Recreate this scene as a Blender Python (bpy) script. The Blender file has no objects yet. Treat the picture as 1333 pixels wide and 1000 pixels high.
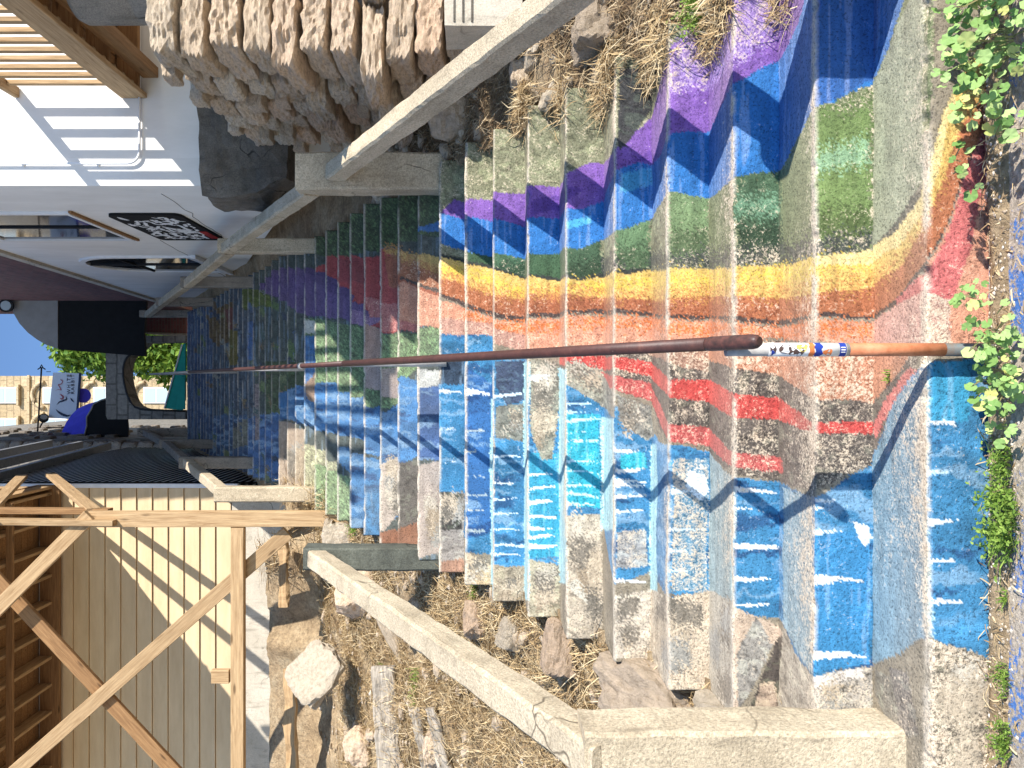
import bpy, math, random
import numpy as np
from mathutils import Vector, Matrix, noise as mnoise
random.seed(7)
rnd = random.uniform
SC = bpy.context.scene
COL = SC.collection
R = math.radians

# ---------------------------------------------------------------- camera (held level, phone turned on its side)
EYE = 1.546
cam = bpy.data.cameras.new('camera'); CAM = bpy.data.objects.new('camera', cam); COL.objects.link(CAM)
cam.sensor_fit = 'HORIZONTAL'; cam.sensor_width = 36; cam.lens = 27.0
cam.shift_x = 0.0224; cam.clip_start = .05; cam.clip_end = 2000
CAM.matrix_world = Matrix(((0, 1, 0, 0), (0, 0, -1, 0), (-1, 0, 0, EYE), (0, 0, 0, 1)))
SC.camera = CAM
# ---------------------------------------------------------------- sky and sun
SUN_TO = Vector((1.15, -1.0, .95)).normalized()
elev = math.asin(SUN_TO.z); azim = math.atan2(SUN_TO.x, SUN_TO.y)
W = bpy.data.worlds.new('World'); SC.world = W; W.use_nodes = True
nt = W.node_tree; nt.nodes.clear()
sky = nt.nodes.new('ShaderNodeTexSky'); sky.sky_type = 'NISHITA'; sky.sun_disc = False
sky.sun_elevation = elev; sky.sun_rotation = azim; sky.air_density = 1.0; sky.dust_density = .0; sky.ozone_density = 5.0
bg = nt.nodes.new('ShaderNodeBackground'); bg.inputs[1].default_value = .14
wo = nt.nodes.new('ShaderNodeOutputWorld')
nt.links.new(sky.outputs[0], bg.inputs[0]); nt.links.new(bg.outputs[0], wo.inputs[0])
sl = bpy.data.lights.new('sun', 'SUN'); sl.energy = 5.0; sl.angle = R(.5); sl.color = (1, .945, .86)
SUN = bpy.data.objects.new('sun', sl); COL.objects.link(SUN)
SUN.rotation_euler = SUN_TO.to_track_quat('Z', 'Y').to_euler(); SUN.location = (20, -20, 20)
vs = SC.view_settings; vs.view_transform = 'Standard'; vs.look = 'None'; vs.gamma = 1; vs.exposure = .85
vs.use_curve_mapping = False
SC.render.engine = 'CYCLES'

# ---------------------------------------------------------------- helpers
def org(o):
    v = Vector((0, 0, 0))
    while o is not None:
        v = v + o.location; o = o.parent
    return v
def tag(o, label=None, cat=None, group=None, kind=None):
    if label: o['label'] = label
    if cat: o['category'] = cat
    if group: o['group'] = group
    if kind: o['kind'] = kind
    return o
def thing(name, label, cat, loc=(0, 0, 0), group=None):
    o = bpy.data.objects.new(name, None); COL.objects.link(o); o.location = loc; o.empty_display_size = .1
    return tag(o, label, cat, group)
def mesh(name, verts, faces, mat, smooth=False):
    m = bpy.data.meshes.new(name); m.from_pydata([tuple(v) for v in verts], [], faces); m.update()
    for a in (mat if isinstance(mat, (list, tuple)) else [mat]): m.materials.append(a)
    if smooth: m.polygons.foreach_set('use_smooth', [True] * len(m.polygons))
    return m
def link(name, me, parent=None):
    o = bpy.data.objects.new(name, me); COL.objects.link(o)
    if parent is not None: o.parent = parent
    return o
def part(name, verts, faces, mat, parent=None, smooth=False):
    """mesh given in world coordinates, stored relative to its parent"""
    off = org(parent) if parent is not None else Vector((0, 0, 0))
    return link(name, mesh(name, [Vector(v) - off for v in verts], faces, mat, smooth), parent)
def box_vf(x0, x1, y0, y1, z0, z1):
    v = [(x, y, z) for z in (z0, z1) for y in (y0, y1) for x in (x0, x1)]
    f = [(0, 2, 3, 1), (4, 5, 7, 6), (0, 1, 5, 4), (2, 6, 7, 3), (0, 4, 6, 2), (1, 3, 7, 5)]
    return v, f
def box(name, x0, x1, y0, y1, z0, z1, mat, parent=None, bev=0):
    """axis aligned box with chamfered edges, its own local frame at its corner"""
    off = org(parent) if parent is not None else Vector((0, 0, 0))
    if not bev:
        v, f = box_vf(0, x1 - x0, 0, y1 - y0, 0, z1 - z0)
    else:
        v, f = bevbox(x1 - x0, y1 - y0, z1 - z0, bev)
    o = link(name, mesh(name, v, f, mat), parent); o.location = Vector((x0, y0, z0)) - off
    return o
def bevbox(a, b, c, e):
    v = []; idx = {}
    for ix in (0, 1):
        for iy in (0, 1):
            for iz in (0, 1):
                X, Y, Z = (a if ix else 0), (b if iy else 0), (c if iz else 0)
                ex, ey, ez = (-e if ix else e), (-e if iy else e), (-e if iz else e)
                for t, p in (('x', (X, Y + ey, Z + ez)), ('y', (X + ex, Y, Z + ez)), ('z', (X + ex, Y + ey, Z))):
                    idx[(ix, iy, iz, t)] = len(v); v.append(p)
    f = []
    g = lambda ix, iy, iz, t: idx[(ix, iy, iz, t)]
    for s in (0, 1):
        q = [g(s, 0, 0, 'x'), g(s, 1, 0, 'x'), g(s, 1, 1, 'x'), g(s, 0, 1, 'x')]; f.append(q if s else q[::-1])
        q = [g(0, s, 0, 'y'), g(1, s, 0, 'y'), g(1, s, 1, 'y'), g(0, s, 1, 'y')]; f.append(q[::-1] if s else q)
        q = [g(0, 0, s, 'z'), g(1, 0, s, 'z'), g(1, 1, s, 'z'), g(0, 1, s, 'z')]; f.append(q if s else q[::-1])
    for i in (0, 1):
        for j in (0, 1):
            q = [g(0, i, j, 'y'), g(1, i, j, 'y'), g(1, i, j, 'z'), g(0, i, j, 'z')]; f.append(q if (i ^ j) == 0 else q[::-1])
            q = [g(i, 0, j, 'x'), g(i, 1, j, 'x'), g(i, 1, j, 'z'), g(i, 0, j, 'z')]; f.append(q if (i ^ j) else q[::-1])
            q = [g(i, j, 0, 'x'), g(i, j, 1, 'x'), g(i, j, 1, 'y'), g(i, j, 0, 'y')]; f.append(q if (i ^ j) == 0 else q[::-1])
    for i in (0, 1):
        for j in (0, 1):
            for k in (0, 1):
                q = [g(i, j, k, 'x'), g(i, j, k, 'y'), g(i, j, k, 'z')]; f.append(q if (i + j + k) % 2 else q[::-1])
    return v, f
def frame_to(p0, p1, up=(0, 0, 1)):
    z = (Vector(p1) - Vector(p0)); L = z.length; z.normalize(); up = Vector(up)
    if abs(z.dot(up)) > .98: up = Vector((0, 1, 0))
    x = up.cross(z).normalized(); y = z.cross(x)
    return Matrix((x, y, z)).transposed(), L
def beam(name, p0, p1, w, h, mat, parent=None, up=(0, 0, 1), bev=.006, rough=0, seg=1, seed=0, trim=None):
    """timber or concrete member from p0 to p1: chamfered section, long axis on local Z"""
    M, L = frame_to(p0, p1, up)
    a, b = w / 2, h / 2; e = min(bev, a * .6, b * .6)
    sec = [(-a + e, -b), (a - e, -b), (a, -b + e), (a, b - e), (a - e, b), (-a + e, b), (-a, b - e), (-a, -b + e)]
    v = []; n = max(1, seg)
    for i in range(n + 1):
        t = L * i / n
        for (x, y) in sec:
            if rough:
                q = Vector((x * 7 + seed * 3.1, y * 7, t * 6 + seed)); r = mnoise.noise_vector(q) * rough
                q2 = mnoise.noise_vector(q * 3.7) * rough * .5
                x2, y2 = x + r.x + q2.x, y + r.y + q2.y
            else: x2, y2 = x, y
            v.append((x2, y2, t))
    f = []
    for i in range(n):
        for j in range(8):
            q = i * 8 + j; k = i * 8 + (j + 1) % 8
            f.append((q, k, k + 8, q + 8))
    f.append(tuple(range(7, -1, -1))); f.append(tuple(n * 8 + j for j in range(8)))
    o = link(name, mesh(name, v, f, mat), parent)
    o.location = Vector(p0) - (org(parent) if parent is not None else Vector((0, 0, 0)))
    o.rotation_euler = M.to_euler()
    return o
def tube(name, pts, r, mat, parent=None, n=10, smooth=True, caps=True):
    pts = [Vector(p) for p in pts]; v = []; f = []
    rs = r if isinstance(r, (list, tuple)) else [r] * len(pts)
    for i, p in enumerate(pts):
        d = (pts[min(i + 1, len(pts) - 1)] - pts[max(i - 1, 0)]).normalized()
        u = Vector((1, 0, 0)) if abs(d.x) < .8 else Vector((0, 0, 1))
        a = d.cross(u).normalized(); b = d.cross(a)
        for j in range(n):
            t = 2 * math.pi * j / n
            v.append(p + (a * math.cos(t) + b * math.sin(t)) * rs[i])
    for i in range(len(pts) - 1):
        for j in range(n):
            q = i * n + j; k = i * n + (j + 1) % n
            f.append((q, k, k + n, q + n))
    if caps: f.append(tuple(range(n - 1, -1, -1))); f.append(tuple((len(pts) - 1) * n + j for j in range(n)))
    o = part(name, v, f, mat, parent)
    if smooth:
        for p in o.data.polygons: p.use_smooth = len(p.vertices) == 4
    return o
def extrude_poly(pts, axis, c0, c1):
    """closed 2D outline (u, w) pushed from c0 to c1 along an axis: 'y' -> (u, c, w); 'x' -> (c, u, w)"""
    mk = (lambda u, w, c: (u, c, w)) if axis == 'y' else (lambda u, w, c: (c, u, w))
    n = len(pts)
    v = [mk(u, w, c0) for u, w in pts] + [mk(u, w, c1) for u, w in pts]
    f = [tuple(range(n)), tuple(range(2 * n - 1, n - 1, -1))] + [(i, i + n, (i + 1) % n + n, (i + 1) % n) for i in range(n)]
    return v, f
class MB:
    def __init__(s): s.v = []; s.f = []; s.mi = []
    def add(s, v, f, mi=0):
        n = len(s.v); s.v += [tuple(a) for a in v]; s.f += [tuple(i + n for i in q) for q in f]; s.mi += [mi] * len(f)
    def build(s, name, mat, parent=None, smooth=False):
        o = part(name, s.v, s.f, mat, parent, smooth)
        if any(s.mi): o.data.polygons.foreach_set('material_index', s.mi)
        return o

# value noise for arrays
def _h(ix, iy, s):
    n = (ix.astype(np.int64) * 374761393 + iy.astype(np.int64) * 668265263 + s * 1442695041) & 0x7fffffff
    n = ((n ^ (n >> 13)) * 1274126177) & 0x7fffffff
    return ((n ^ (n >> 16)) & 0xffff) / 65535.0
def vn(x, y, s=0):
    x = np.asarray(x, float); y = np.asarray(y, float)
    ix = np.floor(x); iy = np.floor(y); fx = x - ix; fy = y - iy
    fx = fx * fx * (3 - 2 * fx); fy = fy * fy * (3 - 2 * fy)
    a = _h(ix, iy, s); b = _h(ix + 1, iy, s); c = _h(ix, iy + 1, s); d = _h(ix + 1, iy + 1, s)
    return a + (b - a) * fx + (c - a) * fy + (a - b - c + d) * fx * fy
def fbm(x, y, s=0, o=4):
    t = 0; a = .5
    for i in range(o):
        t = t + a * vn(x, y, s + i * 17); x = x * 2.03 + 3.1; y = y * 2.03 + 7.7; a *= .5
    return t / (1 - .5 ** o)

# ---------------------------------------------------------------- materials
class NT:
    def __init__(s, name, rough=.9, spec=.25):
        s.m = bpy.data.materials.new(name); s.m.use_nodes = True; s.t = s.m.node_tree
        s.b = s.t.nodes['Principled BSDF']; s.b.inputs['Roughness'].default_value = rough
        s.b.inputs['Specular IOR Level'].default_value = spec
    def n(s, k, **kw):
        a = s.t.nodes.new(k)
        for q, w in kw.items(): setattr(a, q, w)
        return a
    def l(s, a, b): s.t.links.new(a, b)
    def coord(s, sc=(1, 1, 1), var=True):
        tc = s.n('ShaderNodeTexCoord'); mp = s.n('ShaderNodeMapping'); mp.inputs['Scale'].default_value = sc
        s.l(tc.outputs['Object'], mp.inputs['Vector'])
        if var:
            oi = s.n('ShaderNodeObjectInfo'); m = s.n('ShaderNodeMath', operation='MULTIPLY'); m.inputs[1].default_value = 37.0
            s.l(oi.outputs['Random'], m.inputs[0]); cb = s.n('ShaderNodeCombineXYZ')
            for i in range(3): s.l(m.outputs[0], cb.inputs[i])
            s.l(cb.outputs[0], mp.inputs['Location'])
        return mp.outputs[0]
    def noise(s, vec, scale, det=5, rough=.6, dist=0):
        a = s.n('ShaderNodeTexNoise'); a.inputs['Scale'].default_value = scale; a.inputs['Detail'].default_value = det
        a.inputs['Roughness'].default_value = rough; a.inputs['Distortion'].default_value = dist
        s.l(vec, a.inputs['Vector']); return a.outputs['Fac']
    def vor(s, vec, scale, feat='F1', rnd=1):
        a = s.n('ShaderNodeTexVoronoi'); a.feature = feat; a.inputs['Scale'].default_value = scale
        a.inputs['Randomness'].default_value = rnd
        s.l(vec, a.inputs['Vector']); return a.outputs['Distance']
    def ramp(s, fac, stops):
        a = s.n('ShaderNodeValToRGB'); e = a.color_ramp.elements
        while len(e) < len(stops): e.new(.5)
        for q, (p, c) in zip(e, stops):
            q.position = p; q.color = (c, c, c, 1) if not hasattr(c, '__len__') else (*c, 1)
        s.l(fac, a.inputs[0]); return a.outputs['Color']
    def mix(s, fac, a, b, mode='MIX'):
        m = s.n('ShaderNodeMix', data_type='RGBA', blend_type=mode)
        for sock, val in ((0, fac), (6, a), (7, b)):
            if hasattr(val, 'is_linked') or hasattr(val, 'links'): s.l(val, m.inputs[sock])
            elif sock == 0: m.inputs[0].default_value = val
            else: m.inputs[sock].default_value = (*val, 1)
        return m.outputs[2]
    def bump(s, h, dist, strength=1):
        a = s.n('ShaderNodeBump'); a.inputs['Distance'].default_value = dist; a.inputs['Strength'].default_value = strength
        s.l(h, a.inputs['Height']); s.l(a.outputs[0], s.b.inputs['Normal']); return a
    def col(s, c): s.l(c, s.b.inputs['Base Color'])

def m_plain(name, c, c2=None, scale=6, rough=.85, bump=.004, det=5, sc=(1, 1, 1), spec=.25, metal=0, fine=0):
    s = NT(name, rough, spec); v = s.coord(sc)
    c2 = c2 or tuple(a * .7 for a in c)
    f = s.noise(v, scale, det, .65)
    r = s.ramp(f, [(.3, c2), (.7, c)])
    if fine:
        g = s.noise(v, fine, 3, .7); r = s.mix(.45, r, s.ramp(g, [(.35, .25), (.65, 1.0)]), 'MULTIPLY'); 
        s.bump(g, bump)
    elif bump: s.bump(f, bump)
    s.col(r); s.b.inputs['Metallic'].default_value = metal
    return s.m
def m_concrete(name, lo, hi, speck=1.0, bump=.006, cracks=True):
    s = NT(name, .92, .2); v = s.coord()
    big = s.noise(v, 2.5, 6, .7); c = s.ramp(big, [(.3, lo), (.7, hi)])
    g = s.noise(v, 90, 4, .75); c = s.mix(.75 * speck, c, s.ramp(g, [(.35, .45), (.5, .9), (.65, 1.25)]), 'MULTIPLY')
    st = s.noise(s.coord((6, 6, 1.0)), 3, 4, .6); c = s.mix(s.ramp(st, [(.55, 0.0), (.75, .55)]), c, tuple(a * .45 for a in lo))
    if cracks:
        dv = s.n('ShaderNodeTexNoise'); dv.inputs['Scale'].default_value = 5; s.l(v, dv.inputs['Vector'])
        vm = s.n('ShaderNodeMix', data_type='VECTOR'); vm.inputs[0].default_value = .18; s.l(v, vm.inputs[4]); s.l(dv.outputs['Color'], vm.inputs[5])
        ed = s.vor(vm.outputs[1], 2.2, 'DISTANCE_TO_EDGE'); mk = s.noise(v, 1.7, 3, .6)
        k = s.n('ShaderNodeMath', operation='MULTIPLY'); s.l(s.ramp(ed, [(.004, 1.0), (.014, 0.0)]), k.inputs[0]); s.l(s.ramp(mk, [(.5, 0.0), (.6, .85)]), k.inputs[1])
        c = s.mix(k.outputs[0], c, tuple(a * .25 for a in lo))
        bl = s.noise(v, 9, 5, .7); c = s.mix(s.ramp(bl, [(.58, 0.0), (.72, .6)]), c, tuple(a * .6 for a in lo))
    s.col(c); s.bump(g, bump); return s.m
def m_wood(name, lo, hi, rough=.8, knots=True):
    s = NT(name, rough, .25); v = s.coord((9, 9, .55))
    g = s.noise(v, 5, 6, .7, .6); c = s.ramp(g, [(.28, lo), (.5, tuple((a + b) / 2 for a, b in zip(lo, hi))), (.72, hi)])
    f = s.noise(s.coord((60, 60, 1.6)), 3, 3, .6); c = s.mix(.4, c, s.ramp(f, [(.35, .55), (.6, 1.05)]), 'MULTIPLY')
    if knots:
        k = s.vor(s.coord((7, 7, 1.6)), 1.1); c = s.mix(s.ramp(k, [(.06, .8), (.13, 0.0)]), c, tuple(a * .35 for a in lo))
    oi = s.n('ShaderNodeObjectInfo'); c = s.mix(.5, c, s.ramp(oi.outputs['Random'], [(0, .65), (1, 1.15)]), 'MULTIPLY')
    s.col(c); s.bump(f, .002); return s.m
def m_rock(name, lo, hi, pit=(.05, .04, .03), bump=.03, tint=None):
    s = NT(name, .95, .15); v = s.coord()
    a = s.noise(v, 6, 8, .72); c = s.ramp(a, [(.3, lo), (.52, hi), (.75, tuple(min(1, q * 1.25) for q in hi))])
    b = s.noise(v, 20, 8, .82); c = s.mix(s.ramp(b, [(.34, .95), (.44, 0.0)]), c, pit)
    oi = s.n('ShaderNodeObjectInfo')
    c = s.mix(.8, c, s.ramp(oi.outputs['Random'], tint or [(0, (.82, .72, .64)), (.35, (1, .95, .88)), (.6, (1.0, .80, .68)), (.8, (.92, .9, .86)), (1, (1.12, 1.1, 1.06))]), 'MULTIPLY')
    s.col(c)
    mx = s.n('ShaderNodeMath', operation='ADD'); s.l(a, mx.inputs[0]); s.l(b, mx.inputs[1]); s.bump(mx.outputs[0], bump)
    return s.m

M = {}
M['concrete_rail'] = m_concrete('weathered_concrete', (.38, .31, .215), (.64, .54, .39))
M['concrete_pale'] = m_concrete('pale_concrete', (.45, .40, .32), (.62, .56, .47), .5, .003)
M['concrete_dark'] = m_concrete('stained_concrete', (.06, .053, .044), (.21, .185, .155), .8)
M['concrete_grey'] = m_concrete('grey_concrete', (.2, .18, .15), (.34, .3, .25), .8)
M['post_dark'] = m_concrete('blackened_concrete', (.05, .052, .045), (.16, .17, .14), .8)
M['lumber'] = m_wood('new_lumber', (.26, .155, .072), (.57, .40, .225))
M['lumber_dark'] = m_wood('old_lumber', (.17, .085, .035), (.38, .22, .10))
M['grey_wood'] = m_wood('weathered_wood', (.12, .10, .075), (.55, .48, .39), knots=True)
M['rock'] = m_rock('limestone', (.44, .34, .24), (.82, .69, .54), bump=.024)
M['rock_pale'] = m_rock('pale_limestone', (.34, .285, .215), (.54, .465, .37), (.2, .155, .105), .02)
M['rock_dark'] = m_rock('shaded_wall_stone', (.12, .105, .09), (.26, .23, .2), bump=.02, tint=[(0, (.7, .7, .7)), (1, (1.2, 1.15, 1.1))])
M['white_wall'] = m_plain('white_render', (.80, .79, .77), (.66, .65, .62), 2.6, .85, .003, 8, (1, 1, .35))
M['white_trim'] = m_plain('white_paint', (.78, .79, .8), (.66, .67, .68), 5, .6, .001)
M['black'] = m_plain('black_fabric', (.012, .012, .013), (.008, .008, .008), 8, .85, .002)
M['metal_grey'] = m_plain('grey_metal', (.36, .36, .36), (.22, .22, .22), 20, .5, .0, metal=.4)
M['metal_black'] = m_plain('black_metal', (.02, .02, .022), None, 20, .5, 0)
M['siding'] = m_plain('cream_siding', (.68, .53, .34), (.55, .41, .25), 2.2, .75, .002, sc=(.6, 1, 3))
M['roof_metal'] = m_plain('ribbed_sheet_metal', (.55, .54, .52), (.42, .41, .40), 3, .45, .0, metal=.2)
M['purple'] = m_plain('purple_fabric', (.09, .08, .66), (.07, .06, .5), 4, .8, .003)
M['teal'] = m_plain('teal_paint', (.02, .36, .29), (.015, .27, .22), 4, .7, .001)
M['grey_paint'] = m_plain('grey_render', (.30, .29, .28), (.24, .23, .22), 3, .85, .002)
M['blue_paint'] = m_plain('blue_paint', (.03, .14, .5), (.02, .1, .35), 9, .7, .001)
M['leaf'] = None
MURAL = [  # paint patches on the steps: colour, wear, brush style, outline as (steps climbed, metres across)
((0.06,0.08,0.075),0,3,[(42.5,2.7),(38.26,2.67),(32.28,2.48),(28.05,2.37),(24.26,2.23),(21.32,2.13),(19.13,2.09),(17.17,2.03),(15.32,1.95),(14.07,1.95),(12.45,1.85),(11.39,1.82),(10.4,1.79),(9.45,1.76),(9.45,-1.43),(10.38,-1.5),(11.35,-1.57),(12.38,-1.64),(13.46,-1.71),(15.15,-1.86),(16.44,-1.92),(18.33,-2.06),(20.49,-1.92),(23.36,-1.79),(27.13,-1.64),(31.44,-1.7),(38.01,-1.86),(42.5,-1.86)]),
((0.045,0.084,0.168),0,3,[(42.5,2.03),(35.03,1.74),(35.03,-1.59),(42.5,-1.86)]),
((0.05,0.075,0.11),0,3,[(35.03,2.03),(29.47,1.83),(25.41,1.71),(25.41,-1.32),(29.47,-1.49),(35.03,-1.74)]),
((0.1,0.06,0.02),0,4,[(36.44,1.41),(30.25,1.34),(29.22,0.74),(33.09,0.66),(36.2,0.89)]),
((0.13,0.035,0.03),0,2,[(31.44,1.28),(29.47,1.27),(29.47,0.89),(31.27,0.92)]),
((0.13,0.11,0.02),0,2,[(31.11,0.92),(29.22,0.87),(29.22,0.31),(31.11,0.29)]),
((0.09,0.12,0.02),0,4,[(28.23,1.47),(23.46,1.32),(23.15,1.05),(27.42,1.15)]),
((0.045,0.116,0.28),0,3,[(27.27,0.94),(26.19,0.91),(26.05,0.34),(27.27,0.35)]),
((0.045,0.126,0.294),0,6,[(26.49,-0.51),(22.02,-0.3),(22.02,-1.25),(27.27,-1.38)]),
((0.045,0.098,0.196),0,6,[(34.32,-0.57),(27.27,-0.47),(27.27,-1.35),(31.35,-1.41),(36.44,-1.48)]),
((0.25,0.2,0.2),0,4,[(25.41,0),(24.47,0),(24.47,-0.8),(25.41,-0.83)]),
((0.05,0.08,0.035),0,4,[(23.46,0.31),(21.03,0.29),(18.33,0.26),(19.02,-0.27),(21.15,-0.34),(23.46,-0.41)]),
((0.16,0.16,0.13),0,4,[(30.06,-0.7),(27.27,-0.53),(27.13,-0.94),(29.39,-1.05)]),
((0.16,0.2,0.09),0,7,[(33.24,1.28),(32.43,1.22),(32.14,1.2),(32.14,1.16),(32.49,1.17)]),
((0.1,0.16,0.06),0,7,[(40.4,0.1),(40.09,-0),(39.27,-0.11),(39.27,-0.24),(40.15,-0.2)]),
((0.16,0.2,0.09),0,7,[(33.45,0.01),(33.18,-0.02),(32.42,-0.05),(32.42,-0.09),(33.23,-0.07)]),
((0.22,0.24,0.22),0,7,[(32.38,-1.11),(32.23,-1.18),(32.08,-1.24),(32.08,-1.32),(32.26,-1.29)]),
((0.03,0.05,0.09),0,7,[(21.44,0.92),(21.31,0.87),(21.19,0.83),(21.19,0.77),(21.34,0.79)]),
((0.067,0.116,0.21),0,7,[(38.23,-0.15),(37.15,-0.2),(36.12,-0.26),(36.12,-0.33),(37.27,-0.31)]),
((0.22,0.24,0.22),0,7,[(33.07,0.85),(32.07,0.75),(31.14,0.66),(31.14,0.56),(32.17,0.61)]),
((0.13,0.09,0.05),0,7,[(41.1,0.82),(40.11,0.76),(39.07,0.69),(39.07,0.63),(40.2,0.67)]),
((0.22,0.24,0.22),0,7,[(28.49,-0.17),(28.23,-0.2),(27.47,-0.22),(27.47,-0.25),(28.28,-0.24)]),
((0.22,0.24,0.22),0,7,[(32.4,-0.71),(32.23,-0.76),(32.06,-0.81),(32.06,-0.88),(32.27,-0.85)]),
((0.13,0.09,0.05),0,7,[(26.36,-0.31),(26.05,-0.33),(25.27,-0.35),(25.27,-0.38),(26.11,-0.38)]),
((0.067,0.116,0.21),0,7,[(39.1,-1.12),(38.08,-1.15),(36.54,-1.15),(36.54,-1.22),(38.18,-1.25)]),
((0.03,0.05,0.09),0,7,[(30.2,-0.56),(29.45,-0.59),(29.21,-0.65),(29.21,-0.72),(29.49,-0.69)]),
((0.13,0.09,0.05),0,7,[(37.46,1.54),(37.11,1.46),(36.3,1.35),(36.3,1.24),(37.18,1.31)]),
((0.03,0.05,0.09),0,7,[(37.02,-1.22),(36.2,-1.22),(35.39,-1.21),(35.39,-1.23),(36.26,-1.25)]),
((0.03,0.05,0.09),0,7,[(23.21,-0.92),(22.41,-0.94),(22.14,-0.99),(22.14,-1.06),(22.46,-1.04)]),
((0.07,0.12,0.12),0,7,[(40.42,0.88),(39.29,0.78),(38.1,0.68),(38.1,0.57),(39.43,0.62)]),
((0.13,0.09,0.05),0,7,[(21.04,-0.91),(20.34,-0.89),(20.14,-0.9),(20.14,-0.92),(20.38,-0.92)]),
((0.067,0.116,0.21),0,7,[(20.32,0.65),(20.2,0.61),(20.09,0.57),(20.09,0.52),(20.23,0.54)]),
((0.03,0.05,0.09),0,7,[(31.03,1.54),(30.37,1.48),(30.21,1.45),(30.21,1.41),(30.41,1.43)]),
((0.13,0.09,0.05),0,7,[(19.16,-0.11),(19.02,-0.13),(18.4,-0.14),(18.4,-0.17),(19.05,-0.16)]),
((0.067,0.116,0.21),0,7,[(37.2,1.52),(36.13,1.42),(35.14,1.33),(35.14,1.24),(36.24,1.3)]),
((0.1,0.16,0.06),0,7,[(25.02,-0.02),(24.28,-0.05),(24.03,-0.08),(24.03,-0.12),(24.33,-0.11)]),
((0.13,0.09,0.05),0,7,[(37.02,0.07),(35.47,0.02),(34.48,-0.03),(34.48,-0.09),(36.07,-0.07)]),
((0.07,0.12,0.12),0,7,[(27.28,0.8),(27.06,0.79),(26.33,0.75),(26.33,0.73),(27.1,0.76)]),
((0.13,0.09,0.05),0,7,[(28.15,-0.31),(27.4,-0.33),(27.17,-0.35),(27.17,-0.39),(27.45,-0.38)]),
((0.13,0.09,0.05),0,7,[(40.2,0.91),(39.41,0.86),(39.1,0.82),(39.1,0.77),(39.48,0.79)]),
((0.03,0.05,0.09),0,7,[(28.46,0.85),(28.23,0.77),(28,0.7),(28,0.6),(28.27,0.64)]),
((0.1,0.16,0.06),0,7,[(25.4,-1.16),(25.2,-1.23),(25,-1.3),(25,-1.39),(25.24,-1.35)]),
((0.067,0.116,0.21),0,7,[(27.12,1.31),(26.45,1.21),(26.28,1.14),(26.28,1.05),(26.48,1.08)]),
((0.07,0.12,0.12),0,7,[(30.46,-0.28),(30.01,-0.34),(29.12,-0.39),(29.12,-0.47),(30.1,-0.45)]),
((0.07,0.12,0.12),0,7,[(26.27,-0.32),(25.46,-0.34),(25.19,-0.37),(25.19,-0.41),(26.02,-0.4)]),
((0.13,0.09,0.05),0,7,[(19.41,1.23),(19.18,1.17),(18.46,1.07),(18.46,0.99),(19.23,1.06)]),
((0.1,0.16,0.06),0,7,[(39.49,-0.98),(39.24,-1.08),(38.49,-1.16),(38.49,-1.29),(39.29,-1.27)]),
((0.07,0.12,0.12),0,7,[(20.48,-0.38),(20.32,-0.41),(20.17,-0.45),(20.17,-0.49),(20.36,-0.48)]),
((0.1,0.16,0.06),0,7,[(20.1,0.88),(20.03,0.82),(19.46,0.74),(19.46,0.66),(20.04,0.72)]),
((0.07,0.12,0.12),0,7,[(24.49,0.8),(24.29,0.74),(24.1,0.68),(24.1,0.61),(24.33,0.64)]),
((0.03,0.05,0.09),0,7,[(20.43,-0.05),(20.19,-0.07),(19.46,-0.09),(19.46,-0.11),(20.24,-0.11)]),
((0.2,0.15,0.08),0,7,[(21.32,-0.02),(21.11,-0.08),(20.39,-0.13),(20.39,-0.21),(21.15,-0.18)]),
((0.22,0.24,0.22),0,7,[(40.29,1.64),(39.33,1.54),(38.34,1.45),(38.34,1.37),(39.43,1.43)]),
((0.1,0.16,0.06),0,7,[(25.01,1.15),(24.32,1.06),(24.13,1),(24.13,0.92),(24.36,0.95)]),
((0.2,0.15,0.08),0,7,[(31.42,0.64),(31.28,0.56),(31.13,0.48),(31.13,0.37),(31.31,0.41)]),
((0.2,0.15,0.08),0,7,[(29.38,-0.7),(29.15,-0.73),(28.43,-0.74),(28.43,-0.78),(29.2,-0.79)]),
((0.03,0.05,0.09),0,7,[(21.08,0.41),(20.5,0.34),(20.41,0.28),(20.41,0.21),(21.01,0.24)]),
((0.16,0.2,0.09),0,7,[(26.43,0.34),(26.07,0.28),(25.25,0.21),(25.25,0.13),(26.14,0.17)]),
((0.2,0.15,0.08),0,7,[(24.32,-1.02),(24.06,-1.09),(23.31,-1.12),(23.31,-1.2),(24.11,-1.21)]),
((0.067,0.116,0.21),0,7,[(28.39,-0.66),(28.22,-0.73),(28.04,-0.8),(28.04,-0.89),(28.25,-0.86)]),
((0.1,0.16,0.06),0,7,[(23.13,0.56),(22.36,0.52),(22.11,0.49),(22.11,0.46),(22.41,0.47)]),
((0.2,0.15,0.08),0,7,[(23.1,1.45),(22.44,1.36),(22.31,1.32),(22.31,1.27),(22.47,1.29)]),
((0.07,0.12,0.12),0,7,[(22.04,-0.15),(21.37,-0.19),(21.2,-0.23),(21.2,-0.28),(21.4,-0.26)]),
((0.1,0.16,0.06),0,7,[(21.13,0.53),(20.42,0.45),(20.2,0.39),(20.2,0.31),(20.46,0.34)]),
((0.2,0.15,0.08),0,7,[(23.39,-0.13),(23.22,-0.2),(23.06,-0.26),(23.06,-0.34),(23.26,-0.31)]),
((0.2,0.15,0.08),0,7,[(22.07,-0.07),(21.32,-0.1),(21.07,-0.14),(21.07,-0.19),(21.37,-0.17)]),
((0.03,0.05,0.09),0,7,[(24.47,0.3),(24.33,0.25),(24.2,0.19),(24.2,0.11),(24.36,0.14)]),
((0.067,0.116,0.21),0,7,[(19.23,0.52),(19.09,0.48),(18.46,0.43),(18.46,0.38),(19.12,0.41)]),
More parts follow.
